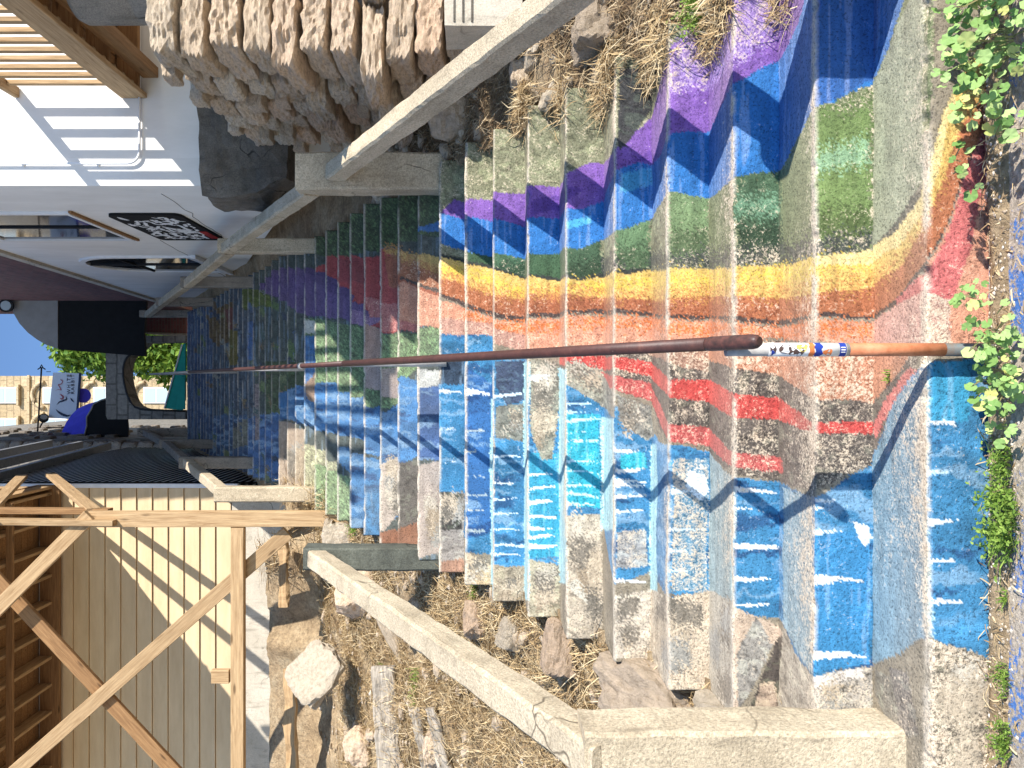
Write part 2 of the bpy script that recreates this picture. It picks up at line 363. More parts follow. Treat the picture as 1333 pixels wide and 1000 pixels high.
((0.16,0.2,0.09),0,7,[(32.06,-1.1),(31.37,-1.14),(31.19,-1.22),(31.19,-1.31),(31.41,-1.28)]),
((0.03,0.05,0.09),0,7,[(38.41,-0.29),(37.21,-0.33),(36.06,-0.37),(36.06,-0.43),(37.36,-0.41)]),
((0.16,0.2,0.09),0,7,[(31.08,0.68),(30.45,0.64),(30.29,0.62),(30.29,0.6),(30.48,0.61)]),
((0.2,0.15,0.08),0,7,[(21.44,-0.72),(21.19,-0.74),(20.44,-0.73),(20.44,-0.76),(21.24,-0.77)]),
((0.16,0.2,0.09),0,7,[(24.03,-1.18),(23.42,-1.21),(23.31,-1.27),(23.31,-1.36),(23.44,-1.32)]),
((0.22,0.24,0.22),0,7,[(35.2,0.19),(34.17,0.15),(33.14,0.12),(33.14,0.07),(34.27,0.09)]),
((0.2,0.15,0.08),0,7,[(21.1,-0.41),(20.36,-0.42),(20.12,-0.44),(20.12,-0.47),(20.41,-0.46)]),
((0.2,0.15,0.08),0,7,[(23.16,0.61),(23.01,0.58),(22.39,0.53),(22.39,0.49),(23.04,0.53)]),
((0.22,0.24,0.22),0,7,[(20.29,0.39),(20.14,0.34),(19.5,0.28),(19.5,0.21),(20.17,0.24)]),
((0.2,0.15,0.08),0,7,[(28.21,-0.07),(28.01,-0.14),(27.33,-0.21),(27.33,-0.3),(28.05,-0.27)]),
((0.1,0.16,0.06),0,7,[(23.25,-0.15),(23.07,-0.21),(22.41,-0.27),(22.41,-0.35),(23.1,-0.33)]),
((0.03,0.05,0.09),0,7,[(35.45,1.52),(34.37,1.39),(33.3,1.26),(33.3,1.14),(34.48,1.22)]),
((0.13,0.09,0.05),0,7,[(25.05,0.62),(24.43,0.57),(24.31,0.55),(24.31,0.51),(24.45,0.52)]),
((0.13,0.09,0.05),0,7,[(24.22,0.14),(23.47,0.12),(23.23,0.11),(23.23,0.09),(24.02,0.1)]),
((0.22,0.24,0.22),0,7,[(39.06,1.32),(38.34,1.23),(38.12,1.18),(38.12,1.11),(38.38,1.14)]),
((0.03,0.05,0.09),0,7,[(40.42,0.94),(39.39,0.88),(38.32,0.82),(38.32,0.78),(40,0.83)]),
((0.067,0.116,0.21),0,7,[(38.32,0.9),(37.12,0.81),(35.58,0.71),(35.58,0.62),(37.27,0.68)]),
((0.16,0.2,0.09),0,7,[(22.43,-0.26),(22.16,-0.32),(21.4,-0.36),(21.4,-0.44),(22.22,-0.43)]),
((0.07,0.12,0.12),0,7,[(25.44,-0.39),(25.17,-0.44),(24.38,-0.47),(24.38,-0.53),(25.22,-0.52)]),
((0.067,0.116,0.21),0,7,[(35.48,-0.91),(35.11,-0.94),(34.24,-0.94),(34.24,-0.97),(35.18,-0.98)]),
((0.22,0.24,0.22),0,7,[(35.33,-0.99),(34.45,-1.03),(34.08,-1.08),(34.08,-1.16),(35.03,-1.16)]),
((0.1,0.16,0.06),0,7,[(21.04,0.56),(20.4,0.51),(20.25,0.48),(20.25,0.43),(20.42,0.45)]),
((0.16,0.2,0.09),0,7,[(32.15,-0.33),(31.41,-0.39),(31.19,-0.46),(31.19,-0.56),(31.46,-0.52)]),
((0.1,0.16,0.06),0,7,[(35.44,-0.91),(34.42,-0.92),(33.42,-0.93),(33.42,-0.98),(35.02,-1.01)]),
((0.07,0.12,0.12),0,7,[(27.3,-0.44),(27.13,-0.5),(26.47,-0.55),(26.47,-0.64),(27.17,-0.63)]),
((0.2,0.15,0.08),0,7,[(30.47,1.04),(30.12,1.02),(29.31,0.96),(29.31,0.92),(30.19,0.96)]),
((0.07,0.12,0.12),0,7,[(24.41,-0.97),(24.23,-1.02),(24.06,-1.07),(24.06,-1.14),(24.27,-1.11)]),
((0.22,0.24,0.22),0,7,[(25.08,1.38),(24.32,1.31),(24.06,1.28),(24.06,1.24),(24.38,1.25)]),
((0.16,0.2,0.09),0,7,[(22.05,0.2),(21.32,0.14),(21.1,0.09),(21.1,0.02),(21.37,0.04)]),
((0.1,0.16,0.06),0,7,[(20.34,-0.9),(20.1,-0.94),(19.38,-0.95),(19.38,-1.01),(20.15,-1.02)]),
((0.16,0.2,0.09),0,7,[(25.04,0.04),(24.19,0),(23.35,-0.03),(23.35,-0.07),(24.26,-0.06)]),
((0.13,0.09,0.05),0,7,[(35.12,1.58),(34.24,1.46),(33.37,1.35),(33.37,1.25),(34.32,1.32)]),
((0.067,0.116,0.21),0,7,[(40.08,-0.35),(39.24,-0.41),(38.37,-0.47),(38.37,-0.57),(39.31,-0.54)]),
((0.1,0.16,0.06),0,7,[(23.22,1.18),(22.41,1.08),(22.13,1.02),(22.13,0.95),(22.46,0.98)]),
((0.1,0.16,0.06),0,7,[(39.01,1.1),(38.17,0.98),(37.32,0.86),(37.32,0.73),(38.24,0.8)]),
((0.05,0.085,0.04),0,5,[(19.02,1.52),(15.46,1.8),(14.19,1.76),(13.04,1.71),(11.46,1.57),(10.46,1.51),(9.49,1.45),(9.49,1.1),(11.06,1.16),(12.38,1.17),(14.09,1.23),(15.46,1.21)]),
((0.4,0.055,0.06),0,2,[(18.48,1.27),(16.28,1.3),(14.31,1.2),(14.03,1.15),(12.38,1.16),(10.47,0.9),(10.01,0.79),(10.01,0.44),(11.06,0.44),(12.38,0.44),(14.09,0.59),(15.46,0.82)]),
((0.36,0.1,0.05),0,2,[(12.38,1.11),(10.47,0.89),(10.01,0.79),(10.01,0.58),(10.47,0.61),(12.27,0.83)]),
((0.122,0.075,0.21),0,2,[(25.29,1.39),(22.22,1.48),(19.06,1.32),(17.4,1.14),(15.46,0.87),(13.46,0.67),(13.05,0.6),(13.39,0.52),(15.46,0.64),(18.33,0.76),(23.03,1.18)]),
((0.089,0.052,0.168),0,2,[(19.02,1.34),(17.29,1.22),(14.36,0.82),(14.47,0.75),(17.11,1.04)]),
((0.5,0.17,0.16),0.1,2,[(13.48,0.79),(12.03,0.68),(11,0.61),(10.01,0.54),(10.01,0.44),(11.06,0.44),(12.38,0.46),(13.34,0.58)]),
((0.3,0.05,0.06),0,2,[(15.46,1.22),(14.09,1.17),(14.09,0.92),(15.46,1.01)]),
((0.254,0.153,0.294),0.1,2,[(14.98,0.74),(13.05,0.6),(13.39,0.51),(15.15,0.6)]),
((0.13,0.2,0.1),0,5,[(19.02,0.76),(15.46,0.6),(14.09,0.53),(12.38,0.43),(10.47,0.42),(10.01,0.44),(10.01,0.17),(11.06,0.14),(11.45,0),(12.38,-0.23),(14.98,-0.15),(17.11,0),(19.02,0)]),
((0.45,0.28,0.22),0,2,[(13.48,0.55),(13.01,0.48),(13.01,0.22),(13.48,0.21)]),
((0.38,0.3,0.28),0,2,[(13.48,0.15),(12.03,0.14),(12.11,-0.13),(13.43,-0.03)]),
((0.034,0.153,0.385),0,3,[(19.02,0.54),(18.01,0.52),(18.01,-0.17),(19.02,-0.18)]),
((0.55,0.55,0.5),0,0,[(19.02,0.72),(18.04,0.69),(18.04,0.55),(19.02,0.57)]),
((0.045,0.172,0.364),0,6,[(22.02,-0.12),(19.02,0),(16.44,0),(14.09,-0.14),(12.38,-0.26),(11.45,0.06),(10.47,0),(10.47,-0.52),(12.38,-0.72),(14.36,-0.51),(17.11,-0.5),(19.19,-0.46),(22.02,-0.42)]),
((0.3,0.2,0.14),0,2,[(18.48,0),(18.19,0.14),(17.47,0),(18.01,-0.26),(18.4,-0.17)]),
((0.4,0.31,0.23),0,2,[(22.02,-0.42),(19.02,-0.54),(19.02,-1.25),(20.41,-1.39),(22.02,-1.2)]),
((0.36,0.34,0.22),0,5,[(19.02,-0.63),(16.02,-0.79),(16.02,-1.58),(17.47,-1.57),(19.02,-1.34)]),
((0.2,0.27,0.14),0,5,[(18.01,-0.86),(14.98,-0.91),(14.98,-1.74),(16.44,-1.74),(18.01,-1.63)]),
((0.045,0.162,0.322),0,6,[(16.02,-0.63),(14.11,-0.65),(12.38,-0.65),(11.45,-0.93),(13.01,-1.37),(14.98,-1.43),(14.98,-0.91)]),
((0.045,0.181,0.35),0,3,[(14.03,-0.94),(13.03,-0.96),(13.03,-1.37),(14.03,-1.37)]),
((0.48,0.4,0.33),0,2,[(13.01,-0.79),(12.01,-0.62),(12.01,-1.04),(12.38,-1.24),(13.01,-1.24)]),
((0.1,0.09,0.08),0,4,[(12.01,-0.62),(11,-0.61),(11,-1.24),(12.01,-1.24)]),
((0.25,0.1,0.05),0,2,[(13.01,-1.31),(11,-1.11),(11,-1.36),(13.01,-1.51)]),
((0.4,0.33,0.28),0,2,[(11,-0.62),(10.24,-0.61),(10.01,-0.58),(10.01,-1.28),(11,-1.36)]),
((0.45,0.45,0.42),0,4,[(11,0.1),(10.01,0.09),(10.01,-0.06),(11,-0.04)]),
((0.034,0.098,0.252),0,6,[(11,-0.05),(10.01,-0.03),(10.01,-0.58),(11,-0.59)]),
((0.21,0.21,0.13),0.12,4,[(10.01,1.81),(8.49,1.64),(8.02,1.7),(6.94,1.71),(5.99,1.71),(5.3,1.65),(5.03,1.72),(4.35,1.65),(4.02,1.73),(3.48,1.66),(3.23,1.75),(2.98,1.83),(2.98,0.5),(3.23,0.5),(3.48,0.5),(4.02,0.55),(4.35,0.54),(5.03,0.57),(5.3,0.56),(5.99,0.59),(6.94,0.64),(8.02,0.76),(8.49,0.78),(10.01,0.9)]),
((0.17,0.2,0.1),0.16,2,[(2.98,1.49),(2.56,1.4),(2.3,1.42),(2.07,1.46),(1.8,1.43),(1.52,1.36),(1.34,1.38),(1.18,1.39),(1.01,1.41),(0.83,1.39),(0.65,1.35),(0.47,1.33),(0.47,0.66),(0.65,0.6),(0.83,0.54),(1.01,0.46),(1.18,0.46),(1.34,0.45),(1.52,0.44),(1.8,0.47),(2.07,0.48),(2.3,0.47),(2.56,0.47),(2.98,0.5)]),
((0.06,0.07,0.06),0.14,7,[(6.94,0.76),(5.99,0.7),(5.3,0.66),(5.03,0.68),(4.35,0.63),(4.02,0.65),(3.49,0.59),(3.25,0.59),(3.01,0.59),(2.52,0.54),(2.23,0.55),(1.93,0.55),(1.52,0.52),(1.34,0.52),(1.18,0.53),(1.01,0.53),(0.77,0.57),(0.57,0.65),(0.57,0.59),(0.77,0.51),(1.01,0.47),(1.18,0.46),(1.34,0.45),(1.52,0.45),(1.93,0.47),(2.23,0.47),(2.52,0.47),(3.01,0.51),(3.25,0.51),(3.49,0.51),(4.02,0.56),(4.35,0.54),(5.03,0.58),(5.3,0.56),(5.99,0.59),(6.94,0.65)]),
((0.05,0.1,0.05),0,2,[(9.03,0.95),(8.02,0.85),(6.94,0.77),(5.99,0.75),(5.3,0.73),(5.03,0.77),(5.03,0.58),(5.3,0.56),(5.99,0.59),(6.94,0.65),(8.02,0.77),(9.03,0.86)]),
((0.06,0.13,0.07),0.05,7,[(7.49,0.81),(6.94,0.84),(6.94,0.67),(7.49,0.7)]),
((0.033,0.072,0.039),0.1,7,[(7.49,0.75),(6.94,0.77),(6.94,0.61),(7.49,0.61)]),
((0.06,0.11,0.06),0.05,7,[(5.49,0.78),(5.03,0.81),(5.03,0.58),(5.49,0.6)]),
((0.033,0.061,0.033),0.1,7,[(5.49,0.64),(5.03,0.66),(5.03,0.52),(5.49,0.52)]),
((0.12,0.2,0.1),0.05,7,[(4.47,0.8),(4.02,0.83),(4.02,0.61),(4.47,0.62)]),
((0.066,0.11,0.055),0.1,7,[(4.47,0.66),(4.02,0.68),(4.02,0.56),(4.47,0.56)]),
((0.16,0.23,0.11),0.05,7,[(3.48,0.87),(3.25,0.88),(3.01,0.89),(3.01,0.62),(3.25,0.63),(3.48,0.63)]),
((0.088,0.127,0.061),0.1,7,[(3.48,0.67),(3.25,0.68),(3.01,0.69),(3.01,0.57),(3.25,0.57),(3.48,0.57)]),
((0.06,0.11,0.06),0.05,7,[(2.49,0.86),(2.22,0.87),(1.93,0.87),(1.93,0.59),(2.22,0.6),(2.49,0.61)]),
((0.033,0.061,0.033),0.1,7,[(2.49,0.64),(2.22,0.65),(1.93,0.65),(1.93,0.54),(2.22,0.55),(2.49,0.55)]),
((0.15,0.215,0.075),0.05,7,[(1.51,0.98),(1.26,0.99),(1.01,1),(1.01,0.57),(1.26,0.58),(1.51,0.58)]),
((0.083,0.118,0.041),0.1,7,[(1.51,0.61),(1.26,0.62),(1.01,0.62),(1.01,0.53),(1.26,0.53),(1.51,0.53)]),
((0.24,0.38,0.22),0.1,7,[(1.5,0.83),(1.26,0.85),(1.02,0.86),(1.02,0.78),(1.26,0.77),(1.5,0.76)]),
((0.14,0.26,0.16),0.1,7,[(2.48,0.74),(2.22,0.74),(1.96,0.74),(1.96,0.68),(2.22,0.68),(2.48,0.68)]),
((0.199,0.098,0.35),0.04,2,[(9.43,1.25),(9.22,1.32),(8.5,1.24),(7.55,1.21),(6.49,1.16),(5.5,1.12),(5.17,1.18),(4.48,1.14),(3.96,1.31),(3.48,1.49),(3.23,1.56),(2.98,1.62),(2.46,1.58),(2.12,1.72),(1.73,1.72),(1.52,1.47),(1.73,1.35),(1.93,1.3),(2.17,1.27),(2.39,1.23),(2.93,1.12),(3.2,1.12),(3.43,1.11),(3.73,1.06),(4.18,1.08),(4.48,1.04),(5.03,0.98),(5.31,0.93),(6.01,0.96),(6.94,0.97),(8.02,1.09),(9.03,1.17),(9.49,1.23)]),
((0.32,0.21,0.52),0.17,7,[(3.49,1.5),(3.24,1.57),(2.98,1.63),(2.46,1.59),(2.2,1.65),(1.93,1.69),(1.93,1.39),(2.2,1.35),(2.46,1.29),(2.98,1.32),(3.24,1.31),(3.49,1.3)]),
((0.122,0.057,0.266),0,2,[(6.47,1.06),(5.99,1.1),(5.3,1.04),(5.03,1.07),(4.35,1.06),(4.02,1.14),(3.73,1.07),(4.19,1.09),(4.49,1.06),(5.16,1.07),(5.47,0.98),(6.17,1.01),(6.47,0.96)]),
((0.05,0.05,0.05),0,4,[(4.43,1.54),(3.96,1.55),(3.96,1.36),(4.34,1.16),(4.43,1.14)]),
((0.029,0.162,0.434),0.03,1,[(11,1.17),(10.27,1.22),(10.01,1.25),(9.49,1.23),(9.03,1.17),(8.02,1.09),(6.94,0.97),(6.01,0.96),(5.31,0.93),(5.03,0.98),(4.48,1.04),(4.18,1.08),(3.73,1.06),(3.43,1.11),(3.2,1.12),(2.93,1.12),(2.39,1.23),(2.17,1.27),(1.93,1.3),(1.73,1.35),(1.52,1.47),(1.33,1.47),(1.15,1.47),(0.97,1.46),(0.78,1.39),(0.6,1.32),(0.81,1.16),(1.01,1.05),(1.18,1.03),(1.34,1),(1.52,0.98),(1.93,0.85),(2.22,0.85),(2.5,0.83),(2.98,0.82),(3.43,0.85),(4.02,0.8),(4.48,0.75),(5.03,0.77),(5.3,0.73),(5.99,0.75),(6.94,0.77),(8.02,0.85),(9.03,0.95),(10.01,1.06),(10.01,1.17)]),
((0.067,0.31,0.525),0,1,[(4.41,1.02),(3.96,1.06),(3.96,0.97),(4.41,0.93)]),
((0.067,0.337,0.56),0,1,[(5.5,0.87),(5.16,0.9),(5.16,0.86),(5.5,0.83)]),
((0.034,0.116,0.35),0,1,[(1.5,1.44),(1.3,1.44),(1.11,1.44),(0.91,1.41),(1,1.07),(1.25,1.02),(1.5,0.98)]),
((0.04,0.045,0.04),0,0,[(10.01,0.99),(9.03,0.88),(8.02,0.79),(6.94,0.66),(5.99,0.61),(5.3,0.58),(5.03,0.6),(4.35,0.56),(4.02,0.57),(4.02,0.55),(4.35,0.54),(5.03,0.58),(5.3,0.56),(5.99,0.59),(6.94,0.64),(8.02,0.77),(9.03,0.86),(10.01,0.96)]),
((0.62,0.42,0.13),0.06,2,[(12.42,1.16),(10.47,1),(10.01,0.96),(9.03,0.86),(8.02,0.77),(6.94,0.65),(5.99,0.59),(5.3,0.56),(5.03,0.58),(4.35,0.54),(4.02,0.56),(3.49,0.51),(3.25,0.51),(3.01,0.51),(2.52,0.47),(2.23,0.47),(1.93,0.47),(1.52,0.45),(1.34,0.45),(1.18,0.46),(1.01,0.47),(0.77,0.51),(0.57,0.59),(0.42,0.76),(0.31,0.9),(0.09,1.04),(0.02,0.92),(0.24,0.78),(0.37,0.64),(0.53,0.5),(0.74,0.39),(1.01,0.34),(1.18,0.33),(1.34,0.33),(1.52,0.32),(1.93,0.34),(2.23,0.35),(2.52,0.35),(3.01,0.39),(3.25,0.39),(3.49,0.38),(4.02,0.41),(4.35,0.42),(5.03,0.47),(5.3,0.47),(5.99,0.51),(6.94,0.53),(8.02,0.6),(9.03,0.71),(10.01,0.8),(10.47,0.9),(12.38,1.14)]),
((0.66,0.48,0.09),0,7,[(10.01,0.91),(9.03,0.81),(8.02,0.72),(6.94,0.6),(5.99,0.55),(5.3,0.53),(5.03,0.55),(4.35,0.51),(4.02,0.52),(3.49,0.48),(3.25,0.48),(3.01,0.48),(2.52,0.44),(2.23,0.45),(1.93,0.45),(1.52,0.43),(1.34,0.43),(1.18,0.44),(1.01,0.44),(1.01,0.42),(1.18,0.41),(1.34,0.41),(1.52,0.4),(1.93,0.42),(2.23,0.42),(2.52,0.41),(3.01,0.45),(3.25,0.45),(3.49,0.45),(4.02,0.49),(4.35,0.48),(5.03,0.51),(5.3,0.49),(5.99,0.51),(6.94,0.56),(8.02,0.68),(9.03,0.76),(10.01,0.86)]),
((0.7,0.55,0.25),0.1,2,[(1.52,0.45),(1.34,0.46),(1.18,0.46),(1.01,0.47),(0.77,0.51),(0.57,0.59),(0.42,0.76),(0.31,0.9),(0.27,0.88),(0.38,0.72),(0.51,0.55),(0.74,0.46),(1.01,0.42),(1.18,0.42),(1.34,0.42),(1.52,0.42)]),
((0.36,0.13,0.06),0.1,2,[(12.38,1.14),(10.47,0.9),(10.01,0.8),(9.03,0.71),(8.02,0.6),(6.94,0.53),(5.99,0.51),(5.3,0.47),(5.03,0.47),(4.35,0.42),(4.02,0.41),(3.49,0.38),(3.25,0.39),(3.01,0.39),(2.52,0.35),(2.23,0.35),(1.93,0.34),(1.52,0.32),(1.34,0.33),(1.18,0.33),(1.01,0.34),(0.74,0.39),(0.53,0.5),(0.37,0.64),(0.24,0.78),(0.02,0.92),(0,0.81),(0.21,0.66),(0.34,0.52),(0.53,0.38),(0.77,0.28),(1.01,0.24),(1.18,0.24),(1.34,0.25),(1.52,0.25),(1.93,0.25),(2.23,0.26),(2.52,0.27),(3.01,0.3),(3.25,0.31),(3.49,0.31),(4.02,0.35),(4.35,0.36),(5.03,0.4),(5.3,0.39),(5.99,0.41),(6.94,0.41),(8.02,0.49),(9.03,0.59),(9.46,0.65),(10.47,0.75),(11.45,0.85)]),
((0.5,0.25,0.08),0.06,7,[(12.38,1.19),(10.47,0.96),(10.01,0.86),(9.03,0.76),(8.02,0.64),(6.94,0.57),(5.99,0.55),(5.3,0.51),(5.03,0.51),(4.35,0.45),(4.02,0.44),(3.49,0.41),(3.25,0.42),(3.01,0.42),(2.52,0.38),(2.23,0.37),(1.93,0.37),(1.52,0.35),(1.34,0.35),(1.18,0.36),(1.01,0.36),(0.74,0.42),(0.53,0.52),(0.37,0.66),(0.24,0.8),(0.02,0.95),(0.02,0.92),(0.24,0.78),(0.37,0.64),(0.53,0.5),(0.74,0.39),(1.01,0.34),(1.18,0.33),(1.34,0.33),(1.52,0.32),(1.93,0.34),(2.23,0.35),(2.52,0.35),(3.01,0.39),(3.25,0.39),(3.49,0.38),(4.02,0.41),(4.35,0.42),(5.03,0.47),(5.3,0.47),(5.99,0.51),(6.94,0.53),(8.02,0.6),(9.03,0.71),(10.01,0.8),(10.47,0.9),(12.38,1.14)]),
((0.27,0.09,0.045),0.08,7,[(8.02,0.53),(6.94,0.45),(5.99,0.45),(5.3,0.43),(5.03,0.43),(4.35,0.39),(4.02,0.39),(3.49,0.35),(3.25,0.34),(3.01,0.33),(2.52,0.29),(2.23,0.29),(1.93,0.27),(1.93,0.25),(2.23,0.26),(2.52,0.27),(3.01,0.3),(3.25,0.31),(3.49,0.31),(4.02,0.35),(4.35,0.36),(5.03,0.4),(5.3,0.39),(5.99,0.41),(6.94,0.41),(8.02,0.49)]),
((0.07,0.05,0.045),0.06,0,[(11.45,0.85),(10.47,0.75),(9.46,0.65),(9.03,0.59),(8.02,0.49),(6.94,0.41),(5.99,0.41),(5.3,0.39),(5.03,0.4),(4.35,0.36),(4.02,0.35),(3.49,0.31),(3.25,0.31),(3.01,0.3),(2.52,0.27),(2.23,0.26),(1.93,0.25),(1.52,0.25),(1.34,0.25),(1.18,0.24),(1.01,0.24),(0.77,0.28),(0.53,0.38),(0.34,0.52),(0.21,0.66),(0,0.81),(0,0.79),(0.21,0.65),(0.34,0.51),(0.53,0.37),(0.77,0.26),(1.01,0.23),(1.18,0.23),(1.34,0.23),(1.52,0.24),(1.93,0.23),(2.23,0.24),(2.52,0.25),(3.01,0.29),(3.25,0.29),(3.49,0.3),(4.02,0.33),(4.35,0.34),(5.03,0.38),(5.3,0.37),(5.99,0.39),(6.94,0.38),(8.02,0.46),(9.03,0.56),(9.46,0.62),(10.47,0.72),(11.45,0.82)]),
((0.58,0.28,0.18),0.1,2,[(11.45,0.8),(10.47,0.7),(9.46,0.6),(9.03,0.55),(8.02,0.45),(6.94,0.37),(5.99,0.38),(5.3,0.36),(5.03,0.36),(4.35,0.33),(4.02,0.32),(3.49,0.29),(3.25,0.28),(3.01,0.28),(2.52,0.24),(2.23,0.23),(1.93,0.22),(1.52,0.23),(1.34,0.22),(1.18,0.22),(1.01,0.22),(0.77,0.26),(0.53,0.36),(0.34,0.5),(0.21,0.64),(0,0.79),(0,0.1),(0.16,0.1),(0.33,0.1),(0.5,0.1),(0.77,0.12),(1.01,0.13),(1.18,0.14),(1.34,0.14),(1.52,0.15),(1.93,0.18),(2.23,0.18),(2.52,0.18),(3.01,0.2),(3.25,0.2),(3.49,0.19),(4.02,0.2),(4.35,0.2),(5.03,0.21),(5.3,0.2),(5.99,0.2),(6.94,0.21),(8.02,0.32),(8.49,0.34),(10.01,0.41),(10.46,0.45),(11.45,0.53)]),
((0.6,0.18,0.06),0.1,7,[(9.03,0.53),(8.02,0.43),(6.94,0.36),(5.99,0.36),(5.3,0.34),(5.03,0.35),(4.35,0.32),(4.02,0.31),(3.49,0.28),(3.25,0.27),(3.01,0.27),(2.52,0.23),(2.23,0.22),(1.93,0.21),(1.52,0.22),(1.34,0.22),(1.18,0.21),(1.01,0.21),(1.01,0.18),(1.18,0.18),(1.34,0.19),(1.52,0.19),(1.93,0.18),(2.23,0.19),(2.52,0.2),(3.01,0.23),(3.25,0.23),(3.49,0.24),(4.02,0.27),(4.35,0.28),(5.03,0.31),(5.3,0.3),(5.99,0.32),(6.94,0.3),(8.02,0.38),(9.03,0.47)]),
((0.45,0.26,0.2),0.1,2,[(10.01,0.51),(8.49,0.43),(8.02,0.41),(6.94,0.3),(6.94,0.21),(8.02,0.31),(8.49,0.32),(10.01,0.38)]),
((0.48,0.13,0.12),0.1,2,[(0.77,0.28),(0.48,0.37),(0.31,0.52),(0.19,0.66),(0,0.81),(0,0.64),(0.09,0.57),(0.18,0.4),(0.31,0.24),(0.51,0.23),(0.74,0.23)]),
((0.52,0.3,0.24),0.25,2,[(1,0.22),(0.77,0.26),(0.53,0.29),(0.31,0.26),(0.31,0.11),(0.47,0.11),(0.65,0.12),(0.83,0.12),(1,0.13)]),
((0.12,0.1,0.085),0.16,4,[(5.99,0.19),(5.3,0.18),(5.03,0.2),(4.35,0.18),(4.02,0.19),(3.49,0.18),(3.25,0.18),(3.01,0.19),(2.52,0.17),(2.23,0.17),(1.93,0.17),(1.52,0.14),(1.34,0.13),(1.18,0.13),(1.01,0.12),(0.79,0.1),(0.57,0.08),(0.57,0.06),(0.7,0),(1.01,-0.28),(1.18,-0.31),(1.34,-0.35),(1.52,-0.38),(1.93,-0.39),(2.22,-0.38),(2.5,-0.37),(3.01,-0.31),(3.3,-0.26),(3.73,-0.21),(4.02,-0.06),(4.35,0.01),(5.03,0.08),(5.3,0.08),(5.99,0.09)]),
((0.48,0.22,0.13),0.2,2,[(3.22,0.19),(2.9,0.18),(2.46,0.16),(2.2,0.16),(1.93,0.16),(1.52,0.13),(1.34,0.12),(1.18,0.12),(1.01,0.11),(0.82,0.1),(0.63,0.09),(0.7,0.04),(1.01,-0.07),(1.18,-0.06),(1.34,-0.06),(1.52,-0.06),(1.93,0.03),(2.22,0.05),(2.5,0.06),(2.93,0.1),(3.22,0.13)]),
((0.34,0.2,0.14),0.2,2,[(4.02,0.19),(3.49,0.17),(3.25,0.18),(3.01,0.18),(3.01,0.05),(3.25,0.07),(3.49,0.1),(4.02,0.14)]),
((0.5,0.07,0.06),0.12,2,[(5.99,0.17),(5.3,0.15),(5.03,0.15),(4.48,0.14),(4.02,0.11),(3.49,0.02),(3.25,0.02),(3.01,0.02),(2.5,-0.04),(2.22,-0.05),(1.93,-0.06),(1.52,-0.14),(1.34,-0.14),(1.18,-0.14),(1.01,-0.14),(1.01,-0.18),(1.18,-0.18),(1.34,-0.18),(1.52,-0.18),(1.93,-0.14),(2.22,-0.14),(2.5,-0.14),(3.01,-0.08),(3.25,-0.07),(3.49,-0.06),(4.02,0.04),(4.48,0.08),(5.03,0.08),(5.3,0.09),(5.99,0.11)]),
((0.45,0.1,0.09),0.13,2,[(5.03,0.07),(4.48,0.04),(4.02,0.01),(3.49,-0.18),(3.25,-0.19),(3.01,-0.2),(2.5,-0.28),(2.22,-0.29),(1.93,-0.29),(1.93,-0.35),(2.22,-0.35),(2.5,-0.34),(3.01,-0.28),(3.25,-0.27),(3.49,-0.26),(4.02,-0.08),(4.48,-0.03),(5.03,0.02)]),
((0.55,0.16,0.14),0.1,2,[(1,-0.16),(0.84,-0.05),(0.63,0.05),(0.58,0.04),(0.77,-0.08),(0.96,-0.19)]),
((0.045,0.19,0.35),0.05,6,[(10.01,0.37),(9.03,0.35),(8.02,0.32),(7.55,0.16),(6.94,0.16),(6.49,0.12),(6.01,0.09),(5.5,0),(5.03,-0.11),(4.48,-0.11),(4.02,-0.23),(3.73,-0.27),(3.3,-0.28),(3.01,-0.31),(2.5,-0.38),(2.22,-0.39),(1.93,-0.39),(1.52,-0.41),(1.34,-0.37),(1.18,-0.32),(1.01,-0.28),(0.74,-0.05),(0.57,0.04),(0.49,0.07),(0.32,0.07),(0.16,0.07),(0,0.07),(0,-0.85),(0.17,-0.83),(0.33,-0.81),(0.49,-0.79),(0.67,-0.82),(0.84,-0.86),(1.01,-1),(1.18,-1.01),(1.34,-1.02),(1.52,-1.04),(1.73,-1.01),(1.93,-0.94),(2.22,-0.92),(2.5,-0.89),(3.01,-0.92),(3.25,-0.93),(3.49,-0.95),(4.02,-0.92),(4.48,-0.98),(5.03,-0.71),(5.5,-0.72),(6.01,-1.05),(6.94,-1.14),(8.02,-1.14),(9.03,-1.1),(10.01,-0.82)]),
((0.034,0.126,0.315),0,6,[(8.49,0.11),(8.02,0),(8.02,-0.98),(8.49,-1.03)]),
((0.155,0.282,0.364),0.22,2,[(1,-0.29),(0.74,-0.05),(0.5,0.05),(0.5,-0.78),(0.75,-0.89),(1,-0.99)]),
((0.232,0.337,0.385),0.25,2,[(1.93,-0.4),(1.52,-0.41),(1.52,-1.04),(1.93,-0.94)]),
((0.254,0.337,0.35),0.25,2,[(3.01,-0.31),(2.5,-0.38),(2.5,-0.89),(3.01,-0.93)]),
((0.122,0.282,0.406),0.2,2,[(3.46,-0.34),(3.03,-0.34),(3.03,-0.92),(3.46,-0.92)]),
((0.045,0.282,0.462),0,1,[(0.48,0.07),(0.17,0.07),(0.17,-0.12),(0.48,-0.12)]),
((0.045,0.319,0.476),0.05,1,[(6.47,-0.4),(6.01,-0.4),(6.01,-1),(6.47,-1)]),
((0.034,0.374,0.49),0.05,1,[(5.49,-0.16),(5.04,-0.16),(5.04,-0.66),(5.49,-0.66)]),
((0.034,0.392,0.49),0.05,1,[(4.41,-0.34),(4.09,-0.33),(4.07,-0.42),(4.41,-0.42)]),
((0.045,0.227,0.448),0.05,1,[(1.5,-0.54),(1.26,-0.53),(1.03,-0.52),(1.03,-0.99),(1.26,-1.01),(1.5,-1.02)]),
